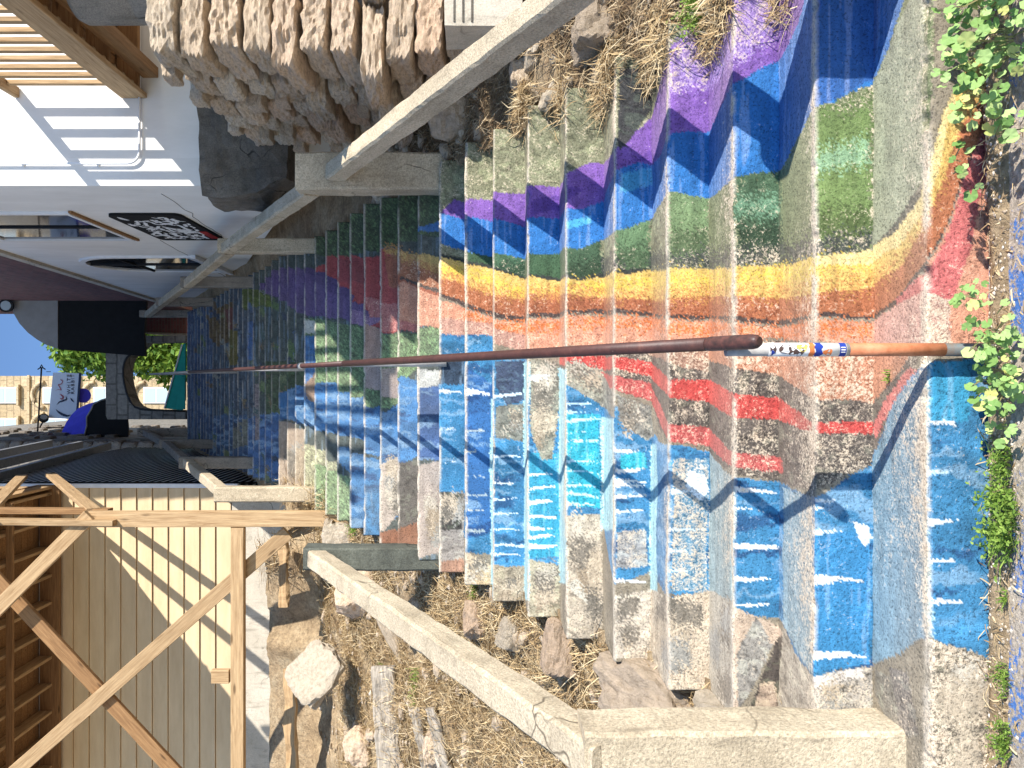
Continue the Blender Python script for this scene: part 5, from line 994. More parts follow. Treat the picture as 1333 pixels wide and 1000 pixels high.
# ---------------------------------------------------------------- dry stone wall
def rock_mesh(name, mat, sub, seed, boxy=.5, amp=.16, sc=(1, 1, 1), fine=.05):
    import bmesh
    bm = bmesh.new(); bmesh.ops.create_icosphere(bm, subdivisions=sub, radius=1)
    o = Vector((seed * 13.7, seed * 5.1, seed * 2.3))
    for vv in bm.verts:
        p = vv.co.normalized(); m = max(abs(p.x), abs(p.y), abs(p.z))
        q = p * (1 - boxy) + (p / m) * boxy * .9
        d = mnoise.noise(q * 4.1 + o) * fine * .55 + mnoise.noise(q * 1.4 + o) * amp + mnoise.noise(q * 3.1 + o) * amp * .55 + mnoise.noise(q * 8 + o) * fine
        # flat fractured facets
        c = mnoise.cell(q * 1.3 + o) * amp * .5
        q = q * (1 + d + c * .5)
        vv.co = Vector((q.x * sc[0], q.y * sc[1], q.z * sc[2]))
    me = bpy.data.meshes.new(name); bm.to_mesh(me); bm.free(); me.materials.append(mat)
    return me
random.seed(5)
POOL = [rock_mesh('stone', M['rock'], 4, i, .84, .12, fine=.06) for i in range(9)]
RW = thing('stone_wall', 'tall dry stone wall of rough tan limestone blocks at the right edge', 'wall', (2.0, 4.7, 1.7))
def wall_stone(x0, x1, y0, y1, z0, z1):
    o = link('stone', random.choice(POOL), RW)
    o.location = Vector(((x0 + x1) / 2, (y0 + y1) / 2, (z0 + z1) / 2)) - RW.location
    o.scale = ((x1 - x0) / 1.9, (y1 - y0) / 1.93, (z1 - z0) / 2.04)
    o.rotation_euler = (random.choice((0, math.pi)) + rnd(-.06, .06), rnd(-.05, .05), random.choice((0, math.pi)) + rnd(-.08, .08))
z = 1.62; course = 0
while z < 3.55:
    h = rnd(.155, .215); t = (z - 1.62) / 2.0
    xo = 1.99 + rnd(-.05, .05) + .03 * t - (.10 if course == 3 else 0)
    # return face along the stairs
    y = 4.70 + rnd(-.03, .03); first = True; yend = 7.05 - 1.0 * max(0, t - .55) - (.25 * rnd(0, 1))
    while y < yend:
        L = rnd(.42, .6) if first else rnd(.26, .6)
        dz = .03 * (y - 4.7)
        wall_stone(xo + rnd(-.04, .04), xo + rnd(.38, .5), y, y + L * .98, z - dz * 2, z + h * rnd(.93, 1.0) - dz * 2)
        if rnd(0, 1) < .25: wall_stone(xo - .05, xo + .12, y + L * .6, y + L * .6 + .16, z + h * .55 - dz * 2, z + h * 1.1 - dz * 2)
        y += L; first = False
    x = xo + rnd(.42, .5)
    while x < 3.6:
        L = rnd(.28, .5); wall_stone(x, x + L * .98, 4.68 + rnd(-.06, .05), 5.1, z, z + h * rnd(.92, 1.0)); x += L
    z += h * .97; course += 1
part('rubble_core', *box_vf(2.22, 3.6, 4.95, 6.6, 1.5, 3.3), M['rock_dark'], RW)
# rough concrete mass between the stone wall and the white building
def rough_block(name, outline, axis, c0, c1, mat, parent=None, amp=.03, n=5):
    import bmesh
    v, f = extrude_poly(outline, axis, c0, c1)
    bm = bmesh.new(); bv = [bm.verts.new(p) for p in v]
    for q in f: bm.faces.new([bv[i] for i in q])
    bmesh.ops.triangulate(bm, faces=bm.faces[:])
    bmesh.ops.recalc_face_normals(bm, faces=bm.faces[:])
    for i in range(n):
        ed = [e for e in bm.edges if e.calc_length() > .09]
        if not ed: break
        bmesh.ops.subdivide_edges(bm, edges=ed, cuts=1)
        bmesh.ops.triangulate(bm, faces=bm.faces[:])
    for vv in bm.verts: vv.co += mnoise.noise_vector(vv.co * 3) * amp + mnoise.noise_vector(vv.co * 11) * amp * .4
    off = org(parent) if parent is not None else Vector((0, 0, 0))
    me = bpy.data.meshes.new(name); bmesh.ops.translate(bm, verts=bm.verts, vec=-off); bm.to_mesh(me); bm.free(); me.materials.append(mat)
    return link(name, me, parent)
CBK = thing('concrete_block', 'dark stained concrete block jutting out below the white wall', 'concrete block', (2, 7, 3.3))
rough_block('block_body', [(1.62, 3.55), (1.78, 3.28), (2.75, 3.2), (2.75, 4.06), (1.62, 4.02)], 'y', 6.62, 7.15, M['concrete_dark'], CBK, .045, 6)
FB = thing('footing_block', 'pale square concrete block at the foot of the stone wall', 'concrete block', (2.3, 4.6, 1.4))
rough_block('block_body', [(2.03, 1.36), (2.9, 1.36), (2.9, 1.80), (2.03, 1.80)], 'y', 4.35, 4.66, M['concrete_pale'], FB, .006)
for zz in (1.64, 1.69, 1.74): part('groove', *box_vf(2.05, 2.9, 4.342, 4.350, zz, zz + .008), M['concrete_dark'], FB)

# ---------------------------------------------------------------- concrete railings
def conc(name, p0, p1, w, h, mat, par, seed, rough=.012, up=(0, 0, 1)):
    L = (Vector(p1) - Vector(p0)).length
    return beam(name, p0, p1, w, h, mat, par, up, .014, rough * .55, max(8, int(L / .05)), seed)
cr = M['concrete_rail']
RL = thing('concrete_railing', 'pale sunlit concrete railing at lower left ending in a dark post', 'railing', (-1.25, 2.6, .2))
conc('post', (-1.25, 2.61, .02), (-1.25, 2.61, 1.235), .225, .21, cr, RL, 1, .016, (0, 1, 0))
conc('post', (-1.335, 5.93, 1.75), (-1.335, 5.93, 2.96), .175, .19, M['post_dark'], RL, 2, .012, (0, 1, 0))
conc('rail', (-1.245, 2.52, 1.15), (-1.33, 5.85, 2.86), .13, .14, cr, RL, 3)
RL2 = thing('concrete_railing', 'concrete railing climbing the upper left side past the ribbed metal shed', 'railing', (-1.2, 8.6, 3.5))
for (x, y, z0, z1) in ((-1.23, 8.6, 3.3, 4.6), (-1.165, 11.4, 4.9, 6.12), (-1.13, 14.5, 6.6, 7.74), (-1.08, 17.1, 8.0, 9.34)):
    conc('post', (x, y, z0), (x, y, z1), .17, .17, cr if y < 9 else M['concrete_grey'], RL2, y, .01, (0, 1, 0))
for p0, p1 in (((-1.225, 8.62, 4.52), (-1.165, 11.4, 6.03)), ((-1.165, 11.4, 6.03), (-1.13, 14.5, 7.65)), ((-1.13, 14.5, 7.65), (-1.08, 17.1, 9.2))):
    conc('rail', p0, p1, .13, .13, cr if p0[1] < 9 else M['concrete_grey'], RL2, p0[1], .008)
RR = thing('concrete_railing', 'concrete railing climbing the right side below the stone wall and white building', 'railing', (1.55, 5.6, 1.8))
conc('post', (1.62, 2.42, -.05), (1.62, 2.42, .98), .2, .2, cr, RR, 4, .014, (0, 1, 0))
conc('rail', (1.61, 2.42, .80), (1.53, 5.56, 2.66), .12, .145, cr, RR, 5)
conc('post', (1.545, 5.66, 1.72), (1.545, 5.66, 2.95), .27, .21, cr, RR, 6, .014, (0, 1, 0))
for (x, y, z0, z1) in ((1.54, 8.6, 3.3, 4.56), (1.50, 11.35, 4.9, 6.08), (1.53, 14.35, 6.6, 7.74), (1.56, 17.1, 8.0, 9.3)):
    conc('post', (x, y, z0), (x, y, z1), .16, .16, cr if y < 9 else M['concrete_grey'], RR, y, .01, (0, 1, 0))
for p0, p1 in (((1.46, 5.72, 2.87), (1.51, 8.55, 4.46)), ((1.51, 8.62, 4.46), (1.48, 11.35, 6.0)), ((1.48, 11.35, 6.0), (1.51, 14.35, 7.66)), ((1.51, 14.35, 7.66), (1.54, 17.1, 9.15))):
    conc('rail', p0, p1, .12, .13, cr, RR, p0[1], .009)

# ---------------------------------------------------------------- shed on the left
SHY, SHX = 11.5, -1.52
SH = thing('cream_shed', 'cream board shed with ribbed dark metal side wall left of the stairs', 'shed', (SHX, SHY, 5.2))
z = 5.40; i = 0
while z < 7.95:
    v, f = extrude_poly([(SHY - .012, z), (SHY - .012 + .0, z), (SHY + .0, z + .236), (SHY + .03, z + .236), (SHY + .03, z)], 'x', -7.5, SHX - .02)
    pts = [(SHY - .034, z + .004), (SHY - .010, z + .232), (SHY + .02, z + .232), (SHY + .02, z + .004)]
    v, f = extrude_poly(pts, 'x', -7.5, SHX - .03)
    o = part('siding_board', v, f, M['siding'], SH); z += .236
part('corner_trim', *box_vf(SHX - .03, SHX + .03, SHY - .05, SHY + .03, 5.3, 9.4), M['white_trim'], SH)
part('core_wall', *box_vf(-7.5, SHX - .04, SHY + .021, SHY + .2, 4.6, 9.0), M['concrete_dark'], SH)
rough_block('foundation', [(-7.5, 4.1), (SHX - .06, 4.1), (SHX - .06, 5.39), (-7.5, 5.39)], 'y', SHY - .02, SHY + .019, M['concrete_pale'], SH, .012, 3)
M['cladding_shade'] = m_plain('groove_shade_sheet', (.05, .05, .05), None, 4, .6, 0)  # dark tone stands in for the shade between the ribs
prof = []; z = 5.0; k = 0
while z < 9.9:
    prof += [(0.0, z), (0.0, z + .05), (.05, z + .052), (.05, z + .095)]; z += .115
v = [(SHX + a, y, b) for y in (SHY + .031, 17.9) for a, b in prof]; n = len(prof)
part('metal_cladding', v, [(i, i + 1, n + i + 1, n + i) for i in range(n - 1)], [M['cladding_shade'], M['roof_metal']], SH).data.polygons.foreach_set('material_index', [1 if i % 4 == 2 else 0 for i in range(n - 1)])  # pale rib faces and dark gaps put the corrugation's shading into the colour
for j, (za, zb_) in enumerate(((9.0, 9.35), (9.7, 10.0), (10.35, 10.7))):
    beam('fascia_board', (SHX + .10 + .03 * j, SHY + .1, za), (SHX + .10 + .03 * j, 17.6, zb_ + .9), .16, .10, M['metal_grey'], SH)
# ---------------------------------------------------------------- timber deck under construction, in front of the shed
TD = thing('timber_deck', 'raw lumber deck frame with crossed braces standing before the cream shed', 'deck', (-1.4, 8.0, 3.3))
lb = M['lumber']; tdy = 8.0
def tb(name, a, b, w, h, dy=0, mat=None, up=(0, 1, 0)): return beam(name, (a[0], tdy + dy, a[1]), (b[0], tdy + dy, b[1]), w, h, mat or lb, TD, up, .005)
tb('post', (-1.40, 3.1), (-1.405, 5.72), .16, .10)
tb('post', (-1.345, 5.55), (-1.33, 8.1), .06, .12, .12, M['lumber_dark']); tb('post', (-1.43, 5.4), (-1.40, 8.1), .06, .12, -.085)
tb('girder', (-1.49, 4.152), (-5.6, 4.152), .135, .08, -.02)
tb('brace', (-1.56, 3.66), (-4.9, 7.47), .15, .05, .07)
tb('brace', (-1.5, 7.28), (-4.9, 4.13), .15, .05, .125, M['lumber_dark'])
tb('brace', (-1.36, 5.66), (-3.8, 8.1), .15, .05, -.075)
beam('knee_brace', (-1.33, 8.07, 5.70), (-1.33, 11.3, 8.0), .05, .14, lb, TD)
beam('added_timber', (-1.36, 7.6, 6.6), (-1.36, 11.3, 8.42), .05, .15, lb, TD)  # sloping timber added so its shadow stripes the siding
beam('ledger', (-6.8, 11.40, 8.06), (-1.5, 11.40, 8.06), .05, .30, M['lumber_dark'], TD)
for zr in (8.62, 8.9): beam('added_rail', (-1.53, 8.0, zr), (-1.53, 11.4, zr), .05, .13, lb, TD)  # rails added above the deck to throw shadow stripes onto the siding
for yr in (8.1, 9.7, 11.3): beam('added_rail_post', (-1.53, yr, 8.28), (-1.53, yr, 9.0), .045, .045, lb, TD)  # uprights carrying the added rails
tb('cleat', (-3.03, 4.24), (-3.03, 4.42), .14, .06, -.03)
x = -1.62
while x > -6.6:
    beam('joist', (x, 8.15, 8.12), (x, 11.44, 8.12), .045, .2, lb, TD); x -= .405
for i in range(23): box('deck_board', -6.8, -1.5, 8.05 + .147 * i, 8.05 + .147 * i + .14, 8.235, 8.27, M['lumber_dark'], TD, .004)
beam('rim_beam', (-6.8, 8.10, 8.12), (-1.5, 8.10, 8.12), .05, .21, lb, TD)
beam('rim_beam', (-1.53, 8.13, 8.12), (-1.53, 11.44, 8.12), .045, .205, lb, TD)
for yy in (9.2, 10.3): beam('bridging', (-6.6, yy, 7.97), (-1.6, yy, 7.97), .05, .09, M['lumber_dark'], TD)
# ---------------------------------------------------------------- pipe handrail up the middle
def m_pipe():
    s = NT('brown_pipe_paint', .5, .4); v = s.coord((1, 1, 1), False)
    a = s.noise(v, 14, 6, .75); c = s.ramp(a, [(.29, (.24, .17, .14)), (.34, (.05, .022, .018)), (.6, (.085, .034, .026)), (.78, (.15, .06, .04))])
    s.col(c); s.bump(a, .002); return s.m
M['pipe'] = m_pipe()
M['galv'] = m_plain('chalky_galvanised_pipe', (.52, .5, .47), (.3, .28, .26), 18, .55, .001)
M['worn_pipe'] = m_plain('worn_pipe_end', (.12, .05, .04), (.03, .022, .02), 40, .4, .002)
M['orange_pipe'] = m_plain('orange_paint', (.60, .24, .12), (.42, .14, .06), 30, .6, .001)
M['slate_pipe'] = m_plain('slate_paint', (.10, .14, .15), (.16, .10, .06), 30, .6, .001)
M['sticker_white'] = m_plain('white_sticker', (.78, .77, .74), (.62, .60, .58), 40, .45, 0)
M['sticker_dark'] = m_plain('dark_print', (.05, .04, .045), (.12, .07, .05), 60, .45, 0)
M['sticker_blue'] = m_plain('blue_print', (.02, .05, .32), None, 40, .45, 0)
M['sticker_orange'] = m_plain('orange_print', (.7, .2, .06), None, 40, .45, 0)
M['sticker_yellow'] = m_plain('yellow_print', (.75, .6, .12), None, 40, .45, 0)
HR = thing('pipe_handrail', 'long brown pipe handrail running up the middle of the painted stairs', 'handrail', (.105, 2.32, 0))
def hx(y): return .122 + (y - 2.2) * .0066
def hz(y): return .775 + (y - 2.2) * .5595
def hp(y, dz=0): return (hx(y), y, hz(y) + dz)
tube('rail', [hp(2.37), hp(3.2), hp(4.3), hp(5.4)], .0215, M['pipe'], HR, 14)
tube('rail', [hp(5.402), hp(7, .01), hp(9, .02), hp(11.9)], .0195, M['pipe'], HR, 12)
tube('rail', [hp(11.902), hp(14), hp(17.0), hp(18.2, -.5)], .0175, M['galv'], HR, 10)
tube('grip_end', [hp(2.195), hp(2.205), hp(2.22), hp(2.30), hp(2.36), hp(2.3701)], [.013, .020, .0225, .0228, .0226, .0215], M['worn_pipe'], HR, 14)
for y in (6.35, 11.9): tube('coupling', [hp(y - .03), hp(y + .03)], .029, M['galv'], HR, 12)
px_, py_ = .104, 2.325
def post_piece(nm, z0, z1, mt, r=.0200, par=HR): return tube(nm, [(px_, py_, z0), (px_, py_, z1)], r, mt, par, 16)
post_piece('post', -.05, .17, M['slate_pipe']); post_piece('post', .1701, .46, M['orange_pipe']); post_piece('post', .4601, .83, M['galv'])
ws = post_piece('sticker_wrap', .47, .705, M['sticker_white'], .0207)
def arc_patch(nm, z0, z1, a0, a1, mt, r, wob=0, n=8, m=4):
    v = []; f = []
    for i in range(m + 1):
        for j in range(n + 1):
            t = a0 + (a1 - a0) * j / n; zz = z0 + (z1 - z0) * i / m + wob * math.sin(j * 2.1 + i)
            rr_ = r; v.append((px_ + rr_ * math.cos(t), py_ + rr_ * math.sin(t), zz))
    for i in range(m):
        for j in range(n): q = i * (n + 1) + j; f.append((q, q + 1, q + n + 2, q + n + 1))
    return part(nm, v, f, mt, ws, True)
def blob(nm, z, a, rz, ra, mt, r):
    n = 16; v = [(px_ + r * math.cos(a), py_ + r * math.sin(a), z)]
    for i in range(n):
        t = 2 * math.pi * i / n; k = 1 + .18 * math.sin(3 * t + z * 90)
        aa = a + ra * k * math.cos(t); v.append((px_ + r * math.cos(aa), py_ + r * math.sin(aa), z + rz * k * math.sin(t)))
    return part(nm, v, [(0, i + 1, (i + 1) % n + 1) for i in range(n)], mt, ws, True)
F = -math.pi / 2
arc_patch('print_band', .473, .492, F - 1.5, F + 1.5, M['sticker_blue'], .02095)
for i in range(3): arc_patch('print_letter', .476, .489, F - .5 + .35 * i, F - .34 + .35 * i, M['sticker_white'], .0212)
arc_patch('print_band', .545, .567, F - 1.5, F + 1.5, M['sticker_blue'], .02095, .004)
arc_patch('print_band', .568, .584, F - 1.5, F + 1.5, M['sticker_orange'], .02095, .002)
blob('print_blob', .528, F - .5, .014, .55, M['sticker_orange'], .0210)
blob('print_blob', .605, F + .3, .017, .6, M['sticker_yellow'], .0210); blob('print_blob', .612, F - .45, .012, .8, M['sticker_dark'], .0211)
blob('print_blob', .632, F - .35, .014, .6, M['sticker_dark'], .0210); blob('print_blob', .655, F + .1, .019, .85, M['sticker_dark'], .0210)
blob('print_blob', .654, F + .05, .008, .35, M['sticker_white'], .0213); blob('print_blob', .694, F, .010, 1.0, M['sticker_dark'], .0211)
blob('print_blob', .694, F - .5, .005, .4, M['sticker_blue'], .0214)
for y, zb in ((5.48, 1.85), (8.62, 3.5), (12.4, 5.55), (16.7, 7.9)):
    tube('post', [(hx(y), y, zb), (hx(y), y, hz(y) - .005)], .021, M['galv'], HR, 12)

# ---------------------------------------------------------------- the far end at the top of the stairs
CN = thing('rounded_canopy', 'grey quarter round canopy hung with a black curtain over the top landing', 'canopy', (1.2, 17.3, 9.3))
part('canopy_end', *extrude_poly([(1.903, 11.263), (0.796, 11.263), (0.882, 11.523), (1.003, 11.731), (1.159, 11.938), (1.367, 12.128), (1.609, 12.267), (1.903, 12.336)], 'y', 17.3, 18.3), M['grey_paint'], CN)
part('curtain', *extrude_poly([(1.868, 9.274), (1.09, 9.326), (0.623, 9.291), (0.778, 11.256), (1.903, 11.256)], 'y', 17.32, 17.4), M['black'], CN)
FL = thing('floodlight', 'small round black floodlight at the corner of the grey canopy', 'lamp', (1.744, 17.1, 12.297))
def disc_lamp(par, c, r, mat1, mat2, tilt=(0, -1, -.25)):
    d = Vector(tilt).normalized(); c = Vector(c)
    tube('housing', [c - d * .16, c - d * .05, c + d * .03], [r * .45, r, r], mat1, par, 18)
    tube('lens', [c + d * .031, c + d * .036], [r * .72, r * .7], mat2, par, 18)
disc_lamp(FL, (1.744, 17.1, 12.297), .15, M['metal_black'], M['glass_pale']); tube('bracket', [(1.784, 17.15, 12.465), (1.763, 17.12, 12.344)], .03, M['white_trim'], FL, 8)
BW = thing('brick_pier', 'low brown brick pier behind the landing at the head of the stairs', 'wall', (1.4, 19.6, 8.1))
part('pier_body', *extrude_poly([(1.764, 9.263), (1.764, 10.301), (1.333, 10.321), (1.294, 9.263)], 'y', 19.6, 20.2), M['brick'], BW)
part('cap', *extrude_poly([(1.286, 9.243), (1.325, 10.299), (1.29, 10.318), (1.251, 9.243)], 'y', 19.55, 20.2), M['grey_wood'], BW)
AW = thing('stone_arch', 'shaded grey stone arch spanning the head of the stairs', 'arch', (0, 18.6, 8.1))
arch = [(1.302, 10.831), (-0.763, 10.831), (-0.856, 10.785), (-0.856, 8.887), (-0.651, 8.887), (-0.632, 9.576), (-0.614, 9.948), (-0.558, 10.115), (-0.428, 10.227), (-0.223, 10.31), (0, 10.366), (0.186, 10.394), (0.372, 10.394), (0.521, 10.366), (0.632, 10.31), (0.725, 10.208), (0.818, 10.078), (1.004, 9.892), (1.023, 8.887), (1.172, 8.887), (1.172, 10.227), (1.265, 10.599)]
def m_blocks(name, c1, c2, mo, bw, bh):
    s = NT(name, .95, .15); tc = s.n('ShaderNodeTexCoord'); sp = s.n('ShaderNodeSeparateXYZ'); s.l(tc.outputs['Object'], sp.inputs[0])
    cb = s.n('ShaderNodeCombineXYZ'); ad = s.n('ShaderNodeMath', operation='ADD'); s.l(sp.outputs['X'], ad.inputs[0]); s.l(sp.outputs['Y'], ad.inputs[1])
    nz = s.n('ShaderNodeTexNoise'); nz.inputs['Scale'].default_value = 2.5; s.l(tc.outputs['Object'], nz.inputs['Vector'])
    a2 = s.n('ShaderNodeMath', operation='MULTIPLY_ADD'); s.l(nz.outputs['Fac'], a2.inputs[0]); a2.inputs[1].default_value = .12; s.l(sp.outputs['Z'], a2.inputs[2])
    s.l(ad.outputs[0], cb.inputs[0]); s.l(a2.outputs[0], cb.inputs[1])
    b = s.n('ShaderNodeTexBrick'); s.l(cb.outputs[0], b.inputs['Vector']); b.inputs['Scale'].default_value = 1
    b.inputs['Brick Width'].default_value = bw; b.inputs['Row Height'].default_value = bh; b.inputs['Mortar Size'].default_value = .02
    for k, c in (('Color1', c1), ('Color2', c2), ('Mortar', mo)): b.inputs[k].default_value = (*c, 1)
    g = s.noise(tc.outputs['Object'], 9, 6, .75); c = s.mix(.7, b.outputs['Color'], s.ramp(g, [(.35, .5), (.6, 1.1)]), 'MULTIPLY')
    s.col(c); s.bump(b.outputs['Fac'], -.03); return s.m
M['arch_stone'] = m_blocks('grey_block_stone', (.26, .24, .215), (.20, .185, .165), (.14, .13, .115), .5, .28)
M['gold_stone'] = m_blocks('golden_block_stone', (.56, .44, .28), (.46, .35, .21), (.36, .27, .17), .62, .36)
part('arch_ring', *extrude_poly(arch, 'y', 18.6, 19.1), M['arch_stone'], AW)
so = arch[4:18]; si = [(x * 1.0 + (.05 if x < 0 else -.05) * .0, z) for x, z in so]
tube('dark_edging', [(x, 18.58, z) for x, z in so], .028, M['metal_black'], AW, 6)
TA = thing('teal_awning', 'teal sloping awning just beyond the top step', 'awning', (0, 17.95, 8.2))
part('awning_cloth', *extrude_poly([(0.954, 8.669), (0.918, 8.741), (0.324, 8.903), (-0.576, 9.155), (-0.612, 8.741), (-0.36, 8.669)], 'y', 18.0, 18.06), M['teal'], TA)
part('awning_side', *extrude_poly([(0.144, 8.657), (0.18, 8.747), (-0.593, 8.872), (-0.593, 8.657)], 'y', 17.95, 17.99), M['teal'], TA)
tube('awning_edge', [(0.917, 17.98, 8.733), (0.324, 17.98, 8.894), (-0.575, 17.98, 9.146)], .018, M['white_trim'], TA, 6)
# stone house on the left beyond the shed
LH = thing('stone_house', 'shaded dark stone house with pale corner stones beyond the metal shed', 'building', (-1.35, 18.2, 8))
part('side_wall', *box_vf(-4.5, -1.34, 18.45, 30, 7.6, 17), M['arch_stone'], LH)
QP = [rock_mesh('corner_stone', M['rock_dark'], 3, 40 + i, .85, .07, fine=.03) for i in range(5)]
z = 8.2; i = 0
while z < 15:
    h = rnd(.26, .40); o = link('corner_stone', random.choice(QP), LH); w = rnd(.26, .32)
    o.location = Vector((-1.50 + rnd(-.02, .02), 18.3, z + h / 2)) - LH.location; o.scale = (w / 1.8, .2, h / 1.85); z += h
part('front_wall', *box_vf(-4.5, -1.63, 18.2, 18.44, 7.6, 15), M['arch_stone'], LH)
for yy in np.arange(18.8, 24, .42):
    for zz in np.arange(9.0, 15.5, .42):
        if rnd(0, 1) < .35:
            o = link('wall_stone', random.choice(QP), LH); o.location = Vector((-1.33, yy + rnd(-.1, .1), zz + rnd(-.1, .1))) - LH.location; o.scale = (.07, rnd(.14, .2), rnd(.12, .18))
# purple and black hood awning
PA = thing('hood_awning', 'purple and black dome shaped hood awning on the stone house', 'awning', (-1.3, 19.4, 10.5))
prA = [(-1.377, 10.678), (-1.086, 10.658), (-0.873, 10.678), (-0.679, 10.736), (-0.524, 10.833), (-0.417, 10.988), (-0.369, 11.182), (-0.407, 11.357), (-0.504, 11.512), (-0.64, 11.609), (-0.834, 11.686), (-1.067, 11.725), (-1.377, 11.764)]
prB = [(-1.524, 11.572), (-1.236, 11.572), (-0.989, 11.593), (-0.783, 11.634), (-0.639, 11.716), (-0.536, 11.86), (-0.474, 12.066), (-0.536, 12.314), (-0.659, 12.581), (-0.824, 12.746), (-1.03, 12.89), (-1.257, 12.993), (-1.524, 13.076)]
n = len(prA); part('black_panel', [(x, 19.4, z) for x, z in prA] + [(x, 19.44, z) for x, z in prA], [tuple(range(n)), tuple(range(2 * n - 1, n - 1, -1))] + [(i, i + n, (i + 1) % n + n, (i + 1) % n) for i in range(n)], M['black'], PA)
part('purple_cover', [(x, 19.441, z) for x, z in prA] + [(x, 20.6, z) for x, z in prB], [(i, i + 1, n + i + 1, n + i) for i in range(n - 1)] + [tuple(range(2 * n - 1, n - 1, -1))], M['purple'], PA)
tube('scalloped_hem', [(x, 19.39, z + .02 * (-1) ** i) for i, (x, z) in enumerate(prA[6:])], .02, M['grey_paint'], PA, 6)
# hanging shop sign and its bracket
SG = thing('hanging_sign', 'pale blue hanging sign lettered WHITE RABBIT with a dark swirl', 'sign', (-0.315, 21, 13.132))
M['sign'] = m_plain('sign_face', (.74, .82, .92), (.66, .74, .84), 3, .5, 0)
M['navy'] = m_plain('navy_print', (.02, .035, .09), None, 9, .5, 0); M['pink'] = m_plain('pink_print', (.55, .16, .2), None, 9, .5, 0)
sgp = [(0.315, 13.468), (0.294, 12.733), (-0.966, 12.838), (-0.924, 13.594)]
part('panel', *extrude_poly(sgp, 'y', 21, 21.07), M['sign'], SG)
part('edge_strip', *extrude_poly([(0.315, 12.743), (0.294, 12.68), (-0.965, 12.785), (-0.965, 12.837)], 'y', 20.97, 20.995), M['navy'], SG)
def letters(txt, c, size, mat, par, spc=1.25, rot=0):
    cu = bpy.data.curves.new('lettering', 'FONT'); cu.body = txt; cu.size = size; cu.space_character = spc; cu.extrude = .004; cu.align_x = 'CENTER'
    t = bpy.data.objects.new('t', cu); COL.objects.link(t); dg = bpy.context.evaluated_depsgraph_get()
    me = bpy.data.meshes.new_from_object(t.evaluated_get(dg)); COL.objects.unlink(t); bpy.data.objects.remove(t)
    me.materials.clear(); me.materials.append(mat)
    o = link('lettering', me, par); o.rotation_euler = (R(90), 0, 0); o.rotation_euler[1] = rot; o.location = Vector(c) - org(par)
    return o
letters('WHITE', (-0.01, 20.985, 12.987), .135, M['navy'], SG, 1.45); letters('RABBIT', (-0.01, 20.985, 12.882), .135, M['navy'], SG, 1.3)
def swoosh(nm, pts, w, mat, par, d):
    mb = MB(); P_ = [Vector((x, 0, z)) for x, z in pts]
    for i in range(len(P_) - 1):
        a, b = P_[i], P_[i + 1]; t = (b - a).normalized(); nrm = Vector((-t.z, 0, t.x))
        wa = w * math.sin(math.pi * (i + .15) / (len(P_) - .7)); wb_ = w * math.sin(math.pi * (i + 1.15) / (len(P_) - .7)) if i < len(P_) - 2 else .004
        q = [a - nrm * wa / 2, b - nrm * wb_ / 2, b + nrm * wb_ / 2, a + nrm * wa / 2]
        mb.add([(p.x, d, p.z) for p in q], [(0, 1, 2, 3)])
    return mb.build(nm, mat, par)
swoosh('swirl', [(-0.693, 13.384), (-0.777, 13.3), (-0.84, 13.195), (-0.872, 13.069), (-0.84, 12.964)], .07, M['navy'], SG, 20.985)
swoosh('swirl', [(-0.567, 13.363), (-0.483, 13.279), (-0.462, 13.195), (-0.42, 13.09), (-0.315, 13.111)], .05, M['navy'], SG, 20.984)
swoosh('swirl', [(-0.378, 12.985), (-0.441, 12.943), (-0.504, 12.88)], .05, M['navy'], SG, 20.983)
swoosh('script', [(-0.189, 13.405), (-0.147, 13.321), (-0.168, 13.237), (-0.084, 13.279), (-0.021, 13.321), (0, 13.237), (0.063, 13.195), (0.126, 13.258), (0.084, 13.174)], .028, M['pink'], SG, 20.985)
swoosh('swirl', [(-0.273, 13.279), (-0.294, 13.237), (-0.357, 13.174), (-0.42, 13.216), (-0.378, 13.279)], .05, M['pink'], SG, 20.982)
tube('round_plaque', [(-0.317, 21.12, 12.712), (-0.317, 21.16, 12.733)], .2, M['purple'], SG, 16)
BR = thing('sign_bracket', 'thin black iron bracket with forked finial holding the sign', 'sign bracket', (-1.05, 21, 13.825))
tube('arm', [(-1.514, 21.03, 13.926), (-0.946, 21.03, 13.884), (0.463, 21.03, 13.8)], .022, M['metal_black'], BR, 8)
tube('finial', [(0.4, 21.03, 13.905), (0.442, 21.03, 13.842), (0.526, 21.03, 13.8), (0.442, 21.03, 13.758), (0.4, 21.03, 13.695)], .016, M['metal_black'], BR, 6)
tube('stay', [(-1.199, 21.03, 13.632), (-1.178, 21.03, 13.148)], .016, M['metal_black'], BR, 6)
for V in ((-0.841, 21.03, 13.674), (0.336, 21.03, 13.548)): tube('hanger', [V, (V[0], V[1], V[2] + .12)], .01, M['metal_black'], BR, 6)
SP = thing('spotlight', 'round black spotlight aimed at the hanging sign', 'lamp', (-0.915, 20.8, 13.604))
disc_lamp(SP, (-0.915, 20.8, 13.604), .12, M['metal_black'], M['metal_grey'], (.6, -.6, -.4)); tube('bracket', [(-1.17, 20.9, 13.766), (-1.022, 20.85, 13.654)], .02, M['metal_black'], SP, 6)
